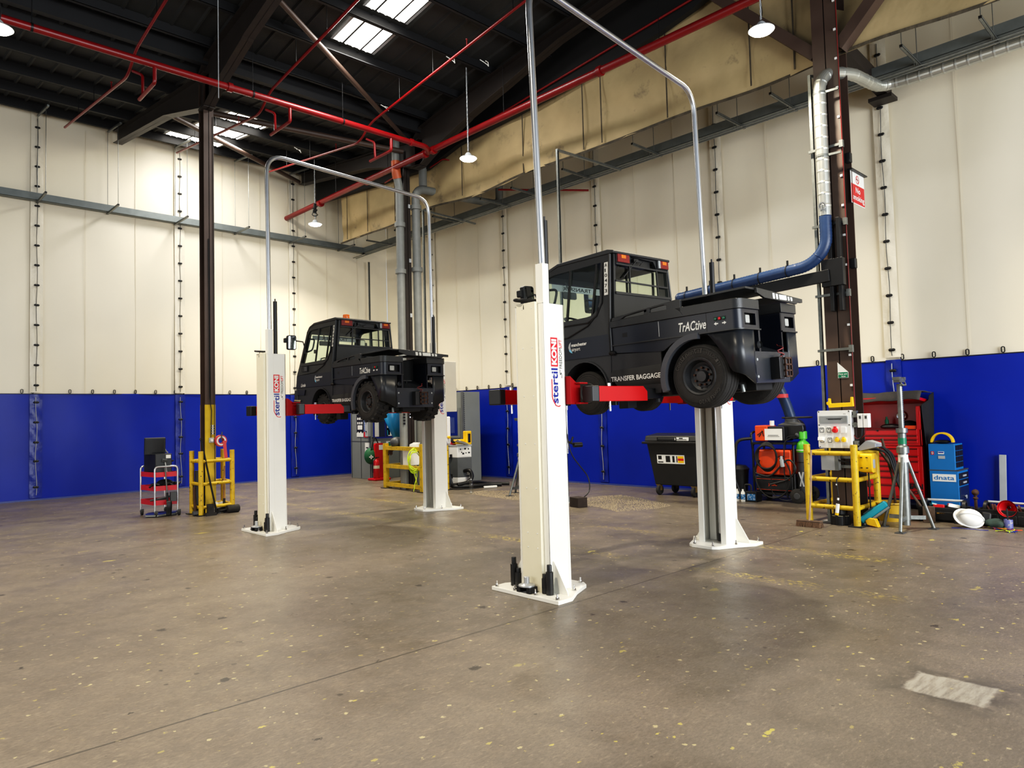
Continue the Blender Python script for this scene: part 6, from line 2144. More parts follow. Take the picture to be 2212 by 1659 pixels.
MB().lathe([(0.0, -0.06), (0.17, -0.06), (0.18, -0.05), (0.18, 0.05), (0.17, 0.06), (0.0, 0.06)], (0.06, -0.30, 1.26), 'x', 24).build('wire_spool', M['black'], w)
for y in (-0.42, ):
    for x in (-0.2, 0.38):
        wh = MB().lathe([(0.0, -0.03), (0.10, -0.03), (0.125, -0.02), (0.125, 0.02), (0.10, 0.03), (0, 0.03)], (x, y, 0.125), 'x', 24).build('trolley_wheel', M['rubber'], w)
        MB().lathe([(0.0, -0.034), (0.05, -0.034), (0.055, -0.03)], (x, y, 0.125), 'x', 16).build('wheel_hub', M['dgrey'], wh)
for x in (-0.1, 0.3):
    MB().lathe([(0.0, -0.02), (0.06, -0.02), (0.06, 0.02), (0, 0.02)], (x, 0.34, 0.06), 'x', 16).build('caster', M['rubber'], w)
b = MB()
for k in range(4):
    b.tube([(-0.20 - 0.012 * k, 0.10 + (0.17 + 0.01 * k) * sin(2 * PI * j / 24), 0.78 + (0.25 - 0.015 * k) * cos(2 * PI * j / 24)) for j in range(25)], 0.016, 8)
b.tube(bend([(-0.2, 0.25, 0.70), (-0.22, 0.38, 0.50), (-0.22, 0.05, 0.42), (-0.22, -0.30, 0.78), (-0.22, -0.45, 0.60), (-0.22, -0.30, 0.40), (-0.22, 0.05, 0.30)], 0.12), 0.016, 8)
b.tube([(-0.22, 0.0 + 0.36 * sin(2 * PI * j / 24) * 0.9, 0.45 + 0.38 * cos(2 * PI * j / 24)) for j in range(3, 22)], 0.014, 8)
b.tube(bend([(-0.14, 0.40, 1.10), (-0.3, 0.62, 1.08), (-0.30, 0.70, 0.4), (-0.25, 0.60, 0.1), (-0.18, 0.46, 0.03)], 0.15), 0.028, 8)
b.tube([(-0.22, -0.22 + 0.27 * sin(2 * PI * j / 24), 0.30 + 0.26 * cos(2 * PI * j / 24)) for j in range(4, 20)], 0.007, 6)
b.tube(bend([(-0.18, -0.36, 1.12), (-0.20, -0.22, 1.05), (-0.20, -0.20, 0.55), (-0.20, -0.24, 0.1)], 0.1), 0.010, 6)
b.build('welding_cables', M['cable'], w)
b = MB()
b.cyl((-0.24, -0.18, 0.74), (-0.22, -0.19, 0.62), 0.035, 12)
b.cyl((-0.24, -0.18, 0.80), (-0.24, -0.18, 0.74), 0.022, 12)
b.build('plug', M['lgrey'], w)
b = MB()
b.bar((-0.25, -0.50, 0.30), (-0.26, -0.56, 0.54), 0.02, 0.02)
b.bar((-0.25, -0.56, 0.30), (-0.26, -0.49, 0.54), 0.02, 0.02)
b.build('earth_clamp', M['lgrey'], w)
t = thing('gas_cylinder', 'dark gas cylinder with a bright green shoulder at the welding trolley', 'gas cylinder', (12.12, 5.42, 0.16))
MB().lathe([(0.0, 0.0), (0.11, 0.0), (0.115, 0.02), (0.115, 0.72)], (0, 0, 0), 'z', 24).build('cylinder_body', M['cylgrey'], t)
MB().lathe([(0.1155, 0.70), (0.1155, 0.78), (0.10, 0.85), (0.05, 0.90), (0.05, 0.93)], (0, 0, 0), 'z', 24).build('shoulder', M['cylgreen'], t)
MB().lathe([(0.060, 0.92), (0.075, 0.93), (0.075, 1.05), (0.060, 1.06)], (0, 0, 0), 'z', 18).build('valve_guard', M['cylgreen'], t)
b = MB()
b.cyl((0, 0, 0.92), (0, 0, 1.08), 0.02)
b.cyl((-0.09, 0.06, 0.98), (0.02, 0.0, 0.98), 0.02)
b.ell((-0.09, 0.06, 1.0), (0.035, 0.035, 0.035), 10, 8)
b.build('regulator', M['dgrey'], t)
MB().lathe([(0.1165, 0.73), (0.112, 0.79)], (0, 0, 0), 'z', 24).build('paper_label', M['paper'], t)
MB().lathe([(0.118, 0.52), (0.118, 0.535)], (0, 0, 0), 'z', 24).build('strap', M['black'], t)
MB().tube(bend([(-0.09, 0.06, 0.98), (-0.18, 0.22, 0.98), (-0.18, 0.25, 0.4), (-0.22, 0.2, -0.1)], 0.1), 0.008, 6).build('gas_hose', M['cable'], t)

# ---------------------------------------------------------------- guard cage and socket board at the broad column
cage('worn yellow tube guard cage in front of the broad dark brown column', [(0.02, 0.44), (-0.02, -0.22), (0.82, -0.20), (0.90, 0.44)], 1.10, (0.98, 0.62, 0.24), (9.98, 3.98, 0), 0.045)
t = thing('socket_board', 'white electrical socket board on the broad dark brown column', 'socket board', (10.06, 4.04, 1.05))
cs = MB().prism(rrect(-0.225, 0.225, 0.0, 0.52, 0.02), YZ, -0.02, 0.09).build('board_case', M['whiteplastic'], t, 0.012)
wd = MB().prism(rrect(-0.19, 0.20, 0.335, 0.45, 0.012), YZ, -0.028, -0.018).build('breaker_window', M['lgrey'], cs, 0.004)
MB().prism(rrect(-0.18, 0.19, 0.355, 0.44, 0.01), YZ, -0.031, -0.028).build('smoked_cover', mat('smoked cover', (128, 132, 132), 0.12), wd)
b = MB()
for k in range(10):
    b.box(-0.034, -0.031, -0.10 + 0.018 * k, -0.088 + 0.018 * k, 0.392, 0.405)
b.box(-0.033, -0.031, -0.12, 0.10, 0.408, 0.413)
b.build('breaker', M['ink'], wd)
b = MB()
for y, z in ((-0.205, 0.505), (0.205, 0.505), (-0.205, 0.32), (0.205, 0.32), (-0.205, 0.015), (0.205, 0.015)):
    b.box(-0.023, -0.02, y - 0.008, y + 0.008, z - 0.007, z + 0.007)
b.build('corner_screw', M['ink'], cs)
text('27363', M['ink'], cs, (-0.0205, -0.13, 0.465), (0, -1, 0), (0, 0, 1), 0.035, 0.012)
for y, z in ((0.165, 0.25), (0.07, 0.25), (-0.125, 0.25), (0.165, 0.11), (0.06, 0.11)):
    so = MB().prism(rrect(y - 0.036, y + 0.036, z - 0.042, z + 0.042, 0.008), YZ, -0.036, -0.019).build('outlet', M['whiteplastic'], cs, 0.004)
    if y > 0:
        b = MB()
        b.prism(rrect(y - 0.028, y + 0.028, z - 0.034, z + 0.034, 0.005), YZ, -0.0375, -0.036, holes=[rrect(y - 0.021, y + 0.021, z - 0.026, z + 0.026, 0.004)])
        b.box(-0.0375, -0.036, y - 0.006, y + 0.006, z + 0.005, z + 0.02)
        b.build('outlet_print', M['dgrey'], so)
MB().obox((-0.06, 0.17, 0.125), (0.06, 0.075, 0.05), (0, 0.25, 0)).build('open_flap', M['whiteplastic'], cs, 0.006)
rs = MB().prism(rrect(-0.06, 0.01, 0.21, 0.285, 0.008), YZ, -0.03, -0.019).build('red_outlet', M['whiteplastic'], cs)
b = MB()
b.lathe([(0.0, -0.08), (0.028, -0.078), (0.036, -0.05), (0.036, -0.02)], (0, -0.02, 0.245), 'x', 18)
b.box(-0.06, -0.03, -0.035, -0.005, 0.265, 0.30)
b.build('red_socket', M['signred'], rs)
for y in (-0.04, -0.13):
    yp = MB().prism(rrect(y - 0.035, y + 0.035, 0.075, 0.15, 0.008), YZ, -0.03, -0.019).build('yellow_outlet', M['whiteplastic'], cs)
    b = MB()
    b.lathe([(0.0, -0.072), (0.024, -0.07), (0.030, -0.045), (0.030, -0.02)], (0, y, 0.112), 'x', 18)
    b.box(-0.055, -0.03, y - 0.012, y + 0.012, 0.13, 0.155)
    b.build('yellow_socket', M['yplastic'], yp)
b = MB()
for z in (0.05, 0.30, 0.46):
    b.box(0.05, 0.07, -0.29, 0.24, z, z + 0.03)
    b.box(0.02, 0.08, -0.29, -0.245, z - 0.015, z + 0.05)
b.build('mounting_rail', M['galv'], t)
t = thing('switch_pair', 'two narrow white switch boxes beside the socket board on its right', 'switch boxes', (10.10, 3.72, 1.33))
for k in range(2):
    MB().box(-0.05, 0.05, -0.055 - 0.075 * k, 0.012 - 0.075 * k, 0, 0.19).build('switch_case', M['whiteplastic'], t, 0.006)
b = MB()
for k in range(2):
    b.box(-0.053, -0.05, -0.038 - 0.075 * k, -0.012 - 0.075 * k, 0.12, 0.16)
b.build('label_print', M['dgrey'], t)
for z in (0.03, 0.14):
    MB().box(-0.02, 0.02, 0.012, 0.10, z, z + 0.03).build('rail_stub', M['galv'], t)
MB().tube(bend([(0, -0.08, 0.0), (0.0, -0.06, -0.12), (0.02, 0.06, -0.16), (0.04, 0.1, -0.1)], 0.06), 0.006, 6).build('red_lead', M['redpipe'], t)
MB().tube(bend([(0, -0.03, 0.0), (0.0, -0.02, -0.14), (0.03, 0.08, -0.18)], 0.06), 0.010, 6).build('black_lead', M['cable'], t)
t = thing('cable_bracket', 'bright yellow plastic cable bracket above the socket board', 'bracket', (10.13, 3.96, 1.62))
b = MB()
b.prism([(-0.17, 0.0), (0.16, -0.01), (0.165, 0.02), (0.19, 0.04), (0.19, 0.07), (0.165, 0.075), (0.165, 0.12), (0.14, 0.12), (0.135, 0.05), (-0.135, 0.055), (-0.14, 0.13), (-0.165, 0.13)], YZ, -0.05, 0.0)
b.build('bracket_body', M['yplastic'], t, 0.006)
t = thing('grey_box', 'grey steel junction box below the white socket board behind the yellow rail', 'junction box', (10.08, 4.11, 0.74))
MB().box(-0.05, 0.07, -0.10, 0.13, 0, 0.24).build('box_body', M['lgrey'], t, 0.006)
MB().box(-0.052, -0.02, -0.104, -0.06, 0.0, 0.24).build('box_lid_edge', M['grey'], t)
b = MB()
b.box(0.05, 0.075, -0.34, 0.13, 0.16, 0.20)
b.box(0.05, 0.075, -0.34, 0.13, 0.03, 0.07)
b.build('mounting_rail', M['galv'], t)
t = thing('extension_plug', 'black lead with a white and yellow plug hung over the middle yellow rail', 'lead', (9.93, 3.99, 0.1))
MB().tube(bend([(0.06, 0.0, 0.50), (0.02, -0.01, 0.56), (-0.02, 0.0, 0.53), (-0.03, -0.02, 0.30), (-0.04, -0.01, 0.20)], 0.03), 0.008, 6).build('lead', M['cable'], t)
MB().cyl((-0.045, -0.015, 0.20), (-0.05, 0.0, 0.08), 0.024, 12).build('plug_body', M['whiteplastic'], t)
MB().cyl((-0.05, 0.0, 0.08), (-0.05, 0.005, 0.05), 0.024, 12).build('yellow_ring', M['yplastic'], t)
b = MB()
b.cyl((-0.03, -0.018, 0.28), (-0.035, -0.015, 0.25), 0.014, 8)
b.cyl((-0.02, 0.0, 0.47), (-0.022, 0.0, 0.45), 0.012, 8)
b.build('white_tag', M['paper'], t)
t = thing('black_drum', 'stacked black stepped drums on the floor inside the right yellow cage', 'drum', (10.06, 4.02, 0))
b = MB()
b.lathe([(0.0, 0.0), (0.12, 0.0), (0.12, 0.13), (0.10, 0.14), (0.075, 0.145), (0.075, 0.23), (0.065, 0.245), (0.0, 0.245)], (0, 0, 0), 'z', 24)
for k in range(8):
    a = 2 * PI * k / 8
    b.box(0.115 * cos(a) - 0.014, 0.115 * cos(a) + 0.014, 0.115 * sin(a) - 0.014, 0.115 * sin(a) + 0.014, 0, 0.135)
b.build('drum_body', M['black'], t)
b = MB()
b.lathe([(0.121, 0.122), (0.121, 0.130)], (0, 0, 0), 'z', 24)
b.lathe([(0.076, 0.222), (0.076, 0.230)], (0, 0, 0), 'z', 24)
b.build('paint_edge', mat('dried paint', (150, 142, 110), 0.6), t)
t = thing('broom', 'wooden broom leaning on the left post of the right yellow cage', 'broom', (9.62, 4.26, 0))
b = MB()
b.box(-0.045, 0.045, -0.165, 0.165, 0.06, 0.085)
b.build('broom_head', M['darkwood'], t, 0.006)
b = MB()
for k in range(24):
    for j in range(5):
        x, y = -0.04 + 0.02 * j, -0.155 + 0.31 * k / 23
        b.cyl((x, y, 0.065), (x * 1.5, y * 1.06 + random.uniform(-0.004, 0.004), 0.0), 0.008, 4, 0.005)
b.build('bristles', M['bristle'], t)
MB().tube([(0.0, 0.0, 0.08), (0.16, 0.03, 0.5), (0.31, 0.07, 1.02)], 0.014, 8).build('handle', mat('weathered handle', (140, 118, 96), 0.7, var=0.25, scale=10), t)
t = thing('cable_reel', 'yellow cable reel box hanging on the right yellow cage post', 'cable reel', (10.17, 3.68, 0.72))
MB().prism(rrect(-0.10, 0.10, 0.0, 0.26, 0.05), XZ, -0.10, 0.08).build('reel_case', M['yplastic'], t, 0.025)
b = MB()
b.prism(rrect(-0.06, 0.02, 0.06, 0.18, 0.02), XZ, -0.104, -0.098)
b.build('reel_label', M['lgrey'], t)
b = MB()
for z in (0.06, 0.20):
    for y in (-0.04, 0.03):
        b.box(-0.108, -0.10, y - 0.012, y + 0.012, z, z + 0.012)
b.build('case_slot', M['ink'], t)
b = MB()
b.tube(bend([(0.02, 0.12, 0.30), (-0.10, 0.34, 0.26), (-0.14, 0.38, 0.18), (-0.06, 0.2, 0.12), (0.0, 0.05, 0.15)], 0.08), 0.012, 8)
b.tube(bend([(-0.09, 0.09, 0.22), (-0.11, 0.13, 0.10), (-0.1, 0.11, 0.02), (-0.05, 0.0, -0.02)], 0.05), 0.012, 8)
b.tube([(0.0, -0.02, 0.0), (0.0, -0.02, -0.1), (0.01, -0.02, -0.55)], 0.010, 8)
b.build('reel_cable', M['cable'], t)
b = MB()
b.lathe([(0.016, -0.20), (0.022, -0.19), (0.022, -0.12), (0.012, -0.11)], (0.0, -0.02, 0.0), 'z', 12)
b.build('hook_fitting', M['rust'], t)
t = thing('cable_loops', 'thick black cables draped over the back post of the right yellow cage', 'cables', (10.55, 3.62, 0))
b = MB()
for k, (dx, dy, z1) in enumerate(((0.0, 0.0, 0.10), (0.03, -0.02, 0.30), (-0.04, 0.02, 0.42), (0.05, 0.03, 0.55))):
    b.tube(bend([(-0.15 + dx, 0.15, 1.02), (0.02 + dx, 0.06 + dy, 1.10 - 0.03 * k), (0.20 + dx, -0.06 + dy, 0.95), (0.30 + dx, -0.12, 0.5), (0.36 + dx, -0.16 + dy, z1)], 0.15), 0.016, 8)
b.build('cable_run', M['cable'], t)
t = thing('work_tray', 'tilted pale plastic tray resting on the right yellow cage top', 'tray', (10.2, 3.66, 1.06))
MB().prism([(-0.10, 0.0), (0.10, -0.05), (0.16, -0.03), (0.02, 0.09), (-0.10, 0.05)], YZ, -0.02, 0.22).build('tray_shell', M['lgrey'], t, 0.006)
t = thing('shovel_shafts', 'bundle of long tool shafts leaning at the back of the right yellow cage', 'tool shafts', (10.85, 3.62, 0))
b = MB()
b.tube([(0.05, 0.10, 1.15), (0.10, 0.0, 0.6), (0.14, -0.02, 0.02)], 0.018, 8)
b.tube([(-0.05, 0.16, 1.06), (0.12, -0.12, 0.55), (0.25, -0.36, 0.10)], 0.018, 8)
b.build('shaft', M['darkwood'], t)
t = thing('pump_case', 'teal and yellow tool case lying tilted at the right yellow cage', 'tool case', (10.13, 3.62, 0))
Mx = Euler((-0.68, 0.15, 0.25)).to_matrix()
b = MB()
b.obox((0.05, 0.0, 0.18), (0.16, 0.42, 0.10), Mx)
cs = b.build('case_body', M['teal'], t, 0.03)
b = MB()
b.obox(Vector((0.05, 0.0, 0.18)) + Mx @ Vector((-0.01, 0.04, 0.055)), (0.11, 0.16, 0.02), Mx)
b.build('dark_window', mat('smoked window', (40, 62, 70), 0.2), cs, 0.008)
b = MB()
b.obox(Vector((0.05, 0.0, 0.18)) + Mx @ Vector((0.0, 0.0, -0.06)), (0.17, 0.40, 0.03), Mx)
b.build('grey_base', M['grey'], cs, 0.01)
b = MB()
b.prism([(-0.10, 0.0), (0.05, 0.03), (0.07, 0.08), (0.02, 0.12), (-0.06, 0.11)], YZ, -0.09, 0.0)
b.build('yellow_foot', M['yplastic'], cs, 0.01)
t = thing('yellow_bucket', 'dirty yellow bucket with a wide lip behind the teal case', 'bucket', (10.80, 3.62, 0))
b = MB()
b.lathe([(0.0, 0.0), (0.15, 0.0), (0.19, 0.23), (0.22, 0.25), (0.215, 0.265), (0.18, 0.25), (0.14, 0.02), (0.0, 0.02)], (0, 0, 0), 'z', 26)
b.build('bucket_shell', mat('dirty yellow', (190, 152, 34), 0.55, wear=(96, 84, 50), wscale=10, wthr=0.6), t)

# ---------------------------------------------------------------- red tool chest with cloth cover
t = thing('tool_chest', 'tall red roller tool chest with drawers and raised lid by the blue wall', 'tool chest', (12.10, 4.16, 0))
W0, W1 = -0.60, 0.66
b = MB()
b.box(0, 0.55, W0, W1, 0.16, 0.98)
b.build('roller_cabinet', M['toolred'], t, 0.006)
b = MB()
b.box(0, 0.55, W0 + 0.0, W0 + 0.02, 0.99, 1.60)
b.box(0, 0.55, W1 - 0.02, W1, 0.99, 1.60)
b.box(0.53, 0.55, W0, W1, 0.99, 1.68)
b.box(0, 0.55, W0, W1, 0.99, 1.24)
b.box(0.0, 0.02, W0, W0 + 0.06, 1.24, 1.60)
b.box(0.0, 0.02, W1 - 0.06, W1, 1.24, 1.60)
b.build('top_box', M['toolred'], t, 0.004)
b = MB()
b.add([(-0.05, W0, 1.70), (-0.05, W1, 1.70), (0.55, W1, 1.64), (0.55, W0, 1.64), (-0.05, W0, 1.75), (-0.05, W1, 1.75), (0.55, W1, 1.69), (0.55, W0, 1.69)], [(3, 2, 1, 0), (4, 5, 6, 7), (0, 1, 5, 4), (1, 2, 6, 5), (2, 3, 7, 6), (3, 0, 4, 7)])
b.build('lid', M['toolred'], t, 0.006)


def drawer(z0, z1, y0=W0 + 0.05, y1=W1 - 0.05):
    d_ = MB().box(-0.018, 0.0, y0, y1, z0, z1).build('drawer', M['toolred'], t, 0.003)
    MB().box(-0.026, -0.016, y0 + 0.01, y1 - 0.01, z1 - 0.016, z1 - 0.002).build('drawer_pull', mat('drawer trim', (70, 30, 32), 0.3, 0.6), d_)
    return d_


for z0, z1 in ((1.12, 1.21), (1.055, 1.11), (0.995, 1.045)):
    drawer(z0 + 0.04, z1 + 0.04)
for z0, z1 in ((0.84, 0.95), (0.76, 0.83)):
    drawer(z0, z1)
for z0, z1 in ((0.68, 0.75), (0.60, 0.67), (0.50, 0.59), (0.38, 0.49), (0.20, 0.37)):
    drawer(z0, z1, W0 + 0.22, W1 - 0.05)
for z0, z1 in ((0.60, 0.75), (0.42, 0.59)):
    drawer(z0, z1, W0 + 0.05, W0 + 0.21)
dd = drawer(0.20, 0.41, W0 + 0.05, W0 + 0.21)
b = MB()
for z in (1.225, 0.955):
    b.cyl((-0.02, 0.02, z), (-0.03, 0.02, z), 0.014, 12)
b.build('lock', M['ink'], t)
text('MAN', M['ink'], t, (-0.027, -0.36, 0.32), (0, -1, 0), (0, 0, 1), 0.24, 0.085, bold=0.04)
text('TOOLS', M['ink'], t, (-0.027, -0.36, 0.24), (0, -1, 0), (0, 0, 1), 0.24, 0.06, bold=0.03)
for x in (0.08, 0.46):
    for y in (W0 + 0.1, W1 - 0.1):
        MB().lathe([(0.0, -0.025), (0.07, -0.025), (0.075, 0), (0.07, 0.025), (0, 0.025)], (x, y, 0.075), 'y', 18).build('caster', M['rubber'], t)
b = MB()
b.grid(24, 10, lambda u, v: (-0.10 + 0.66 * v, W0 - 0.03 + (W1 - W0 + 0.06) * u, 1.70 + 0.13 * (1 if v > 0.2 else v / 0.2) + 0.012 * sin(17 * u + 5 * v) + 0.012 * sin(9 * u)))
b.build('folded_cover', M['cover'], t, solid=0.01)
b = MB()
b.grid(10, 16, lambda u, v: (0.02 + 0.56 * u + 0.02 * sin(6 * v + 2 * u), W0 - 0.03 - 0.03 * (1 - v) - 0.02 * sin(9 * u + 4 * v), 0.12 + 1.70 * v - 0.22 * (1 - u) * (v > 0.93)))
b.build('hanging_cover', M['blackcloth'], t, solid=0.008)
t2 = thing('steering_boss', 'round chrome badge in the open top of the red tool chest', 'badge', (12.60, 3.98, 1.45))
MB().lathe([(0.0, -0.02), (0.03, -0.02), (0.05, -0.012), (0.07, -0.02), (0.08, 0.0)], (0, 0, 0), 'x', 26).build('badge', M['chrome'], t2)
MB().lathe([(0.0, -0.024), (0.045, -0.02), (0.05, -0.012)], (0, 0, 0), 'x', 20).build('badge_centre', M['toolred'], t2)
t2 = thing('hand_cleaner', 'dark bottle and tins in the open top of the red tool chest', 'bottle', (12.45, 4.16, 1.24))
MB().lathe([(0.0, 0), (0.03, 0), (0.03, 0.14), (0.015, 0.17), (0.015, 0.2), (0, 0.2)], (0, 0, 0), 'z', 14).build('bottle_body', M['signgreen'], t2)
t2 = thing('welding_gloves', 'black cap and pouch in the open top of the red tool chest', 'cap', (12.35, 3.80, 1.24))
MB().ell((0, 0, 0.06), (0.12, 0.13, 0.08), 16, 10).build('cap_body', M['blackcloth'], t2)
MB().ell((-0.05, 0.25, 0.04), (0.09, 0.16, 0.05), 16, 10).build('pouch', M['black'], t2)
t2 = thing('orange_box', 'small orange carton in the open top of the red tool chest', 'box', (12.15, 3.65, 1.24))
MB().box(-0.03, 0.1, -0.02, 0.14, 0, 0.06).build('carton', M['orange'], t2, 0.003)

# ---------------------------------------------------------------- blue cabinet with visor on top
t = thing('blue_cabinet', 'blue steel tool cabinet with stickers and drawers right of the red chest', 'cabinet', (12.06, 3.20, 0))
MB().box(0, 0.52, -0.12, 0.26, 0.03, 0.62).build('lower_cabinet', M['toolblue'], t, 0.005)
MB().box(0.0, 0.42, -0.09, 0.26, 0.63, 1.02).build('upper_chest', M['toolblue'], t, 0.005)
MB().box(0.0, 0.53, -0.13, 0.265, 0.615, 0.635).build('top_tray', M['dgrey'], t, 0.003)
for k in range(2):
    d_ = MB().box(0.03, 0.49, -0.135, -0.12, 0.40 + 0.10 * k, 0.485 + 0.10 * k).build('drawer', M['ink'], t, 0.003)
    MB().box(0.18, 0.34, -0.145, -0.135, 0.43 + 0.10 * k, 0.455 + 0.10 * k).build('drawer_handle', M['lgrey'], d_)
dr_ = MB().box(0.03, 0.49, -0.132, -0.12, 0.05, 0.38).build('cabinet_door', mat('dark blue door', (20, 34, 66), 0.4), t, 0.003)
b = MB()
b.tube([(0.20, -0.15, 0.24), (0.24, -0.155, 0.22), (0.27, -0.15, 0.245), (0.25, -0.15, 0.20)], 0.010, 6)
b.build('key_bunch', M['lgrey'], dr_)
b = MB()
for k in range(4):
    for j in range(3):
        b.box(0.04 + 0.12 * j, 0.145 + 0.12 * j, -0.102, -0.09, 0.67 + 0.085 * k, 0.745 + 0.085 * k)
b.build('small_drawers', M['ink'], t)
st = MB().box(-0.006, -0.001, -0.09, 0.22, 0.46, 0.57).build('white_sticker', M['paper'], t)
text('dnata', M['toolblue'], st, (-0.0065, 0.20, 0.485), (0, -1, 0), (0, 0, 1), 0.27, 0.065, bold=0.01)
st = MB().box(-0.006, -0.001, 0.185, 0.225, 0.86, 0.91).build('red_sticker', M['signred'], t)
b = MB()
b.box(-0.009, -0.0065, 0.192, 0.218, 0.878, 0.892)
b.box(-0.009, -0.0065, 0.198, 0.212, 0.868, 0.902)
b.build('white_cross', M['paper'], st)
st = MB().box(-0.006, -0.001, 0.05, 0.13, 0.87, 0.91).build('flag_sticker', M['paper'], t)
MB().box(-0.008, -0.0065, 0.055, 0.125, 0.888, 0.905).build('sticker_print', M['logoblue'], st)
st = MB().box(-0.006, -0.001, 0.04, 0.13, 0.80, 0.845).build('silver_sticker', M['lgrey'], t)
t = thing('face_visor', 'yellow banded face visor resting on top of the blue cabinet', 'visor', (12.2, 3.30, 1.02))
b = MB()
for r0, r1, z0, z1 in ((0.13, 0.155, -0.05, 0.05),):
    o_ = arc((0, 0.02), r1, 0, 180, 16)
    i_ = arc((0, 0.02), r0, 0, 180, 16)
    b.prism(o_ + i_[::-1], YZ, z0, z1)
b.build('visor_band', M['yplastic'], t, 0.004)
MB().ell((0.02, 0.0, 0.03), (0.10, 0.11, 0.03), 16, 8).build('head_strap', M['black'], t)
MB().grid(8, 3, lambda u, v: (0.02 + 0.08 * v, -0.14 * cos(PI * u * 0.3), 0.01 + 0.13 * u)).build('clear_shield', glass('visor shield', (220, 226, 228), alpha=1.2), t)

# ---------------------------------------------------------------- tool totes, helmet and odds on the floor


def tote(label, x, y, rz, L):
    t = thing('tool_tote', label, 'tool bag', (x, y, 0), rz)
    b = MB()
    b.box(-0.15, 0.15, -L / 2, L / 2, 0.0, 0.03)
    for s in (-1, 1):
        b.box(s * 0.15 - 0.012, s * 0.15 + 0.012, -L / 2, L / 2, 0.0, 0.20)
        b.box(-0.15, 0.15, s * L / 2 - 0.012, s * L / 2 + 0.012, 0.0, 0.20)
    b.build('tote_body', M['blackcloth'], t, 0.015)
    b = MB()
    for s in (-1, 1):
        b.prism(arc((0, 0.20), 0.10, -20, 200, 12), lambda u, v, w: (u, w, v), s * (L / 2 - 0.07) - 0.02, s * (L / 2 - 0.07) + 0.02, holes=[arc((0, 0.22), 0.045, 0, 340, 10)])
    b.build('handle_end', M['black'], t, 0.006)
    MB().cyl((0, -L / 2 + 0.08, 0.285), (0, L / 2 - 0.08, 0.285), 0.016, 10).build('carry_bar', M['lgrey'], t)
    b = MB()
    for k in range(5):
        yy = -L / 2 + 0.1 + k * (L - 0.2) / 4
        b.box(-0.172, -0.16, yy - 0.05, yy + 0.05, 0.03, 0.14)
    b.build('outer_pocket', M['black'], t, 0.005)
    return t


t = tote('black open tool tote left of the white helmet', 11.18, 3.03, 0.10, 0.60)
MB().box(-0.172, -0.165, -0.02, 0.08, 0.115, 0.13).build('label_tab', mat('label amber', (190, 140, 40), 0.5), t)
t = tote('black crowded tool tote right of the white helmet', 11.30, 2.33, -0.12, 0.62)
for k, (x, y, z, m_, lab) in enumerate(((11.14, 3.10, 0.16, 'signred', 'red tool sticking out of the left tote'), (11.16, 2.92, 0.17, 'paper', 'white and red packet in the left tote'), (11.22, 3.17, 0.16, 'teal', 'blue packet in the left tote'))):
    tt_ = thing('tote_tool', lab, 'tool', (x, y, z))
    b = MB()
    b.obox((0, 0, 0.04), (0.05, 0.14, 0.05), (0.2 * k, 0.3, 0.5 * k))
    b.build('tool_body', M[m_], tt_, 0.008)
    MB().obox((0, 0.05, 0.065), (0.045, 0.05, 0.015), (0.1, 0.3, 0.5 * k)).build('tool_mark', M['signred' if m_ == 'paper' else 'paper'], tt_)
t = thing('funnel', 'bright red funnel lying in the right tool tote', 'funnel', (11.16, 2.30, 0.23))
b = MB()
b.lathe([(0.105, -0.04), (0.11, -0.05), (0.10, -0.02), (0.03, 0.06), (0.02, 0.15), (0.016, 0.15), (0.025, 0.055), (0.095, -0.03)], (0, 0, 0), 'x', 24)
b.build('funnel_cone', M['signred'], t)
t = thing('screwdrivers', 'jumble of screwdriver handles in the right tool tote', 'screwdrivers', (11.30, 2.36, 0.10))
b = MB()
for k in range(9):
    p = Vector((-0.06 + 0.02 * k % 0.12, -0.2 + 0.045 * k, 0.05))
    b.cyl(p, p + Vector((random.uniform(-0.06, 0.06), random.uniform(-0.05, 0.05), random.uniform(0.08, 0.15))), 0.014, 8)
b.build('handles', mat('brown handles', (96, 52, 40), 0.5, var=0.4, scale=20), t)
t = thing('torch', 'black inspection torch standing at the near side of the right tote', 'torch', (11.02, 2.52, 0))
MB().obox((0, 0, 0.09), (0.10, 0.12, 0.18), (0.15, 0.2, 0.3)).build('torch_body', M['black'], t, 0.03)
MB().lathe([(0.0, 0), (0.05, 0), (0.045, 0.06), (0.03, 0.08)], (-0.03, 0.05, 0.14), 'x', 16).build('torch_head', M['blackmetal'], t)
t = thing('hard_hat', 'white hard hat lying on its side on the floor between the totes', 'helmet', (10.76, 2.64, 0.0))
Mh = Euler((0.35, -0.9, 0.2)).to_matrix()
q = MB()
q.ell((0, 0, 0), (0.125, 0.15, 0.125), 24, 12, 0.0, 1.0)
q.v = [tuple(Vector((0, 0, 0.115)) + Mh @ Vector(p)) for p in q.v]
q.build('hat_shell', mat('helmet white', (236, 236, 232), 0.3), t)
q = MB()
q.prism(arc((0, 0), 1, 0, 360, 28)[:-1], lambda u, v, w: tuple(Vector((0, 0, 0.115)) + Mh @ Vector((u * 0.135, v * 0.165 + (0.03 if v > 0.3 else 0), w))), -0.008, 0.004)
q.build('hat_brim', MATS['helmet white'], t)
q = MB()
q.tube([tuple(Vector((0, 0, 0.115)) + Mh @ Vector((0.0, 0.155 * cos(a), 0.13 * sin(a)))) for a in [k * PI / 14 for k in range(15)]], 0.010, 8)
q.build('hat_rib', MATS['helmet white'], t)
t = thing('paint_tin', 'small paint tin with bits in it before the right tote', 'tin', (10.86, 2.24, 0))
MB().lathe([(0.0, 0), (0.05, 0), (0.05, 0.12), (0.047, 0.125), (0.045, 0.02), (0, 0.02)], (0, 0, 0), 'z', 20).build('tin_body', mat('tin blue', (92, 96, 150), 0.4, wear=(190, 176, 120), wscale=22, wthr=0.58), t)
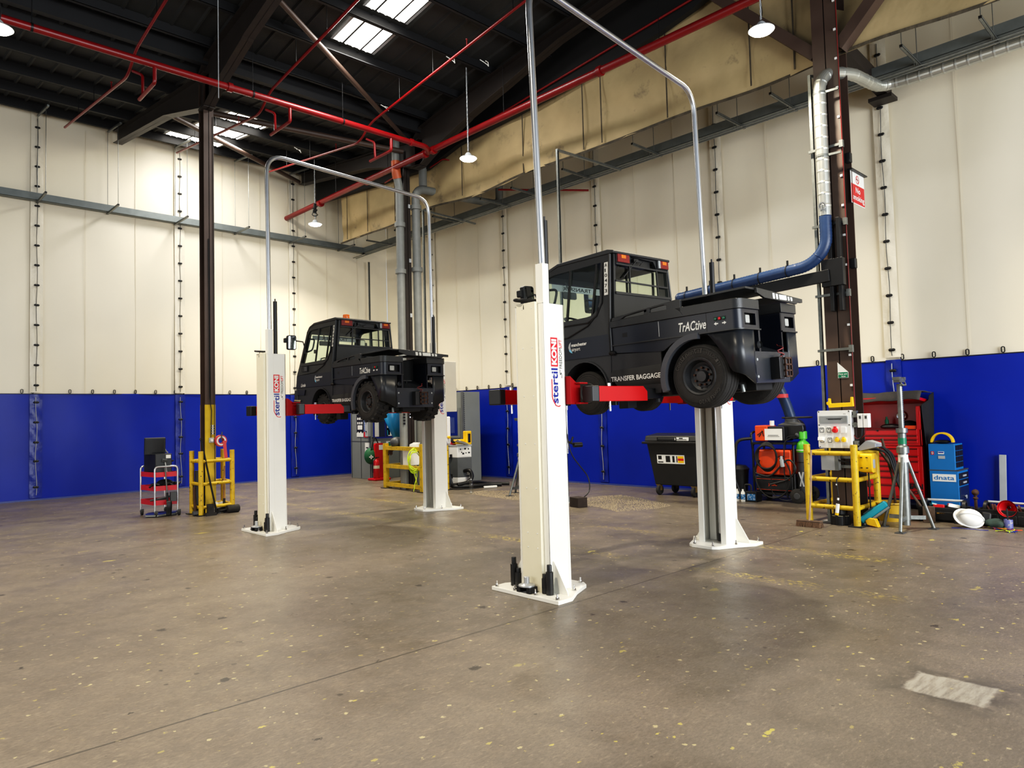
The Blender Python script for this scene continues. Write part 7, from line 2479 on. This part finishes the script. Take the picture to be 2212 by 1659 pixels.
MB().cyl((0, 0, 0.02), (0.0, 0.01, 0.26), 0.010, 8).build('brush_handle', M['black'], t)
t = thing('green_rag', 'crumpled dark green rag beside the paint tin', 'rag', (10.86, 2.38, 0))
q = MB()
q.ell((0, 0, 0.055), (0.10, 0.11, 0.06), 22, 12)
q.v = [(x + 0.012 * sin(40 * y + 20 * z), y + 0.012 * sin(35 * x + 30 * z), max(0.0, z + 0.012 * sin(38 * x + 33 * y))) for x, y, z in q.v]
q.build('rag_heap', mat('rag green', (46, 62, 56), 0.9, var=0.2, scale=20), t)
t = thing('wire_offcuts', 'tangle of orange and blue wire ends on the floor before the totes', 'wires', (10.74, 2.33, 0))
for c, m_ in enumerate(('orange', 'logoblue', 'lime', 'rust')):
    b = MB()
    for k in range(3):
        a = random.random() * 6
        b.tube([(0.10 * cos(a + j * 0.6) + 0.03 * j - 0.1, 0.16 * sin(a * 1.3 + j * 0.5) - 0.10 + 0.04 * c, 0.008 + 0.01 * abs(sin(j * 1.2))) for j in range(8)], 0.005, 5)
    b.build('wire_strand', M[m_], t)
t = thing('blue_wire', 'single blue wire straggling over the floor near the white helmet', 'wire', (10.55, 2.62, 0))
MB().tube([(0.0, -0.22 + 0.08 * j, 0.006) if j % 2 else (0.03, -0.22 + 0.08 * j, 0.006) for j in range(6)], 0.004, 5).build('strand', M['logoblue'], t)
t = thing('spirit_level', 'pale metal straightedge standing upright against the blue wall', 'straightedge', (12.70, 2.62, 0.0))
b = MB()
b.obox((-0.04, 0.03, 0.42), (0.02, 0.09, 0.84), (0.03, 0.03, 0))
b.build('edge_bar', M['lgrey'], t, 0.003)
t = thing('metal_channel', 'pale metal channel lying along the blue wall behind the totes', 'channel', (12.45, 2.35, 0))
MB().box(-0.05, 0.05, -0.9, 0.42, 0, 0.10).build('channel', M['grey'], t, 0.004)
t = thing('ball_hitch', 'rusty ball-headed pin standing behind the left tote', 'pin', (11.50, 2.74, 0.0))
b = MB()
b.cyl((0, 0, 0), (0, 0, 0.34), 0.02, 10)
b.ell((0, 0, 0.38), (0.045, 0.045, 0.045), 14, 10)
b.ell((0, 0, 0.30), (0.035, 0.035, 0.02), 12, 8)
b.build('pin_body', M['rust'], t)
t = thing('timber_block', 'brown timber block standing by the axle stand before the blue cabinet', 'timber block', (10.90, 3.16, 0))
MB().obox((0, 0, 0.11), (0.12, 0.14, 0.22), (0, 0, 0.2)).build('block', M['darkwood'], t, 0.006)
t = thing('black_plate', 'black plastic flap lying between the left tote and the helmet', 'plate', (10.98, 2.78, 0))
MB().prism([(-0.1, 0.0), (0.1, 0.0), (0.08, 0.16), (-0.06, 0.17)], YZ, -0.02, 0.02).build('flap', M['black'], t, 0.004)
t = thing('blue_cloth', 'scrap of blue cloth on the floor behind the tall axle stand', 'cloth', (11.1, 3.42, 0))
MB().grid(8, 8, lambda u, v: (-0.12 + 0.24 * u, -0.14 + 0.28 * v, 0.012 + 0.02 * abs(sin(6 * u + 4 * v)))).build('cloth', M['bluescale'], t)
# ---------------------------------------------------------------- light
sc = bpy.context.scene
wd = bpy.data.worlds.new('world')
sc.world = wd
wd.use_nodes = True
bg = wd.node_tree.nodes['Background']
bg.inputs['Color'].default_value = (0.80, 0.88, 1.0, 1)
bg.inputs['Strength'].default_value = 0.55


def area(name, loc, target, sx, sy, power, col):
    l = bpy.data.lights.new(name, 'AREA')
    l.shape = 'RECTANGLE'
    l.size, l.size_y = sx, sy
    l.energy = power
    l.color = col
    o = bpy.data.objects.new(name, l)
    C.objects.link(o)
    o.location = loc
    o.rotation_euler = (Vector(target) - Vector(loc)).to_track_quat('-Z', 'Y').to_euler()
    return o


area('door_daylight', (6.0, -7.5, 2.8), (6.0, 6, 1.6), 9, 4.8, 1700, (0.93, 0.97, 1.0))
area('side_fill', (-6.5, 8, 3.2), (6, 8, 1.0), 8, 4.5, 260, (1.0, 0.93, 0.82))  # warm fill light added from the side, no daylight opening known there


def lamp(x, y, z, p):
    l = bpy.data.lights.new('lamp', 'AREA')
    l.shape = 'DISK'
    l.size = 0.3
    l.energy = p
    l.color = (1.0, 0.89, 0.70)
    l.spread = 2.2
    o = bpy.data.objects.new('lamp_light', l)
    C.objects.link(o)
    o.location = (x, y, z - 0.03)


for x, y in ((9.08, 4.38), (9.1, 10.6), (9.06, 16.78), (1.46, 10.95), (1.46, 4.5), (9.08, -1.6)):
    lamp(x, y, 6.72, 185)
for x, y, z, p in ((7.0, 10.4, 8.55, 190), (6.75, 16.6, 8.40, 160)):
    area('rooflight_glow', (x, y, z), (x, y, 0), 0.9, 2.0, p, (1.0, 0.98, 0.94))
sc.view_settings.view_transform = 'Standard'
sc.view_settings.look = 'None'
sc.view_settings.exposure = 0.0
sc.view_settings.use_curve_mapping = True
cm = sc.view_settings.curve_mapping
cv = cm.curves[3]
for px_, py_ in ((0.03, 0.021), (0.18, 0.19), (0.5, 0.585)):
    cv.points.new(px_, py_)
cm.update()
sc.cycles.use_denoising = True
sc.cycles.max_bounces = 8
sc.cycles.transparent_max_bounces = 12
sc.cycles.sample_clamp_indirect = 6
sc.cycles.caustics_reflective = False
sc.cycles.caustics_refractive = False
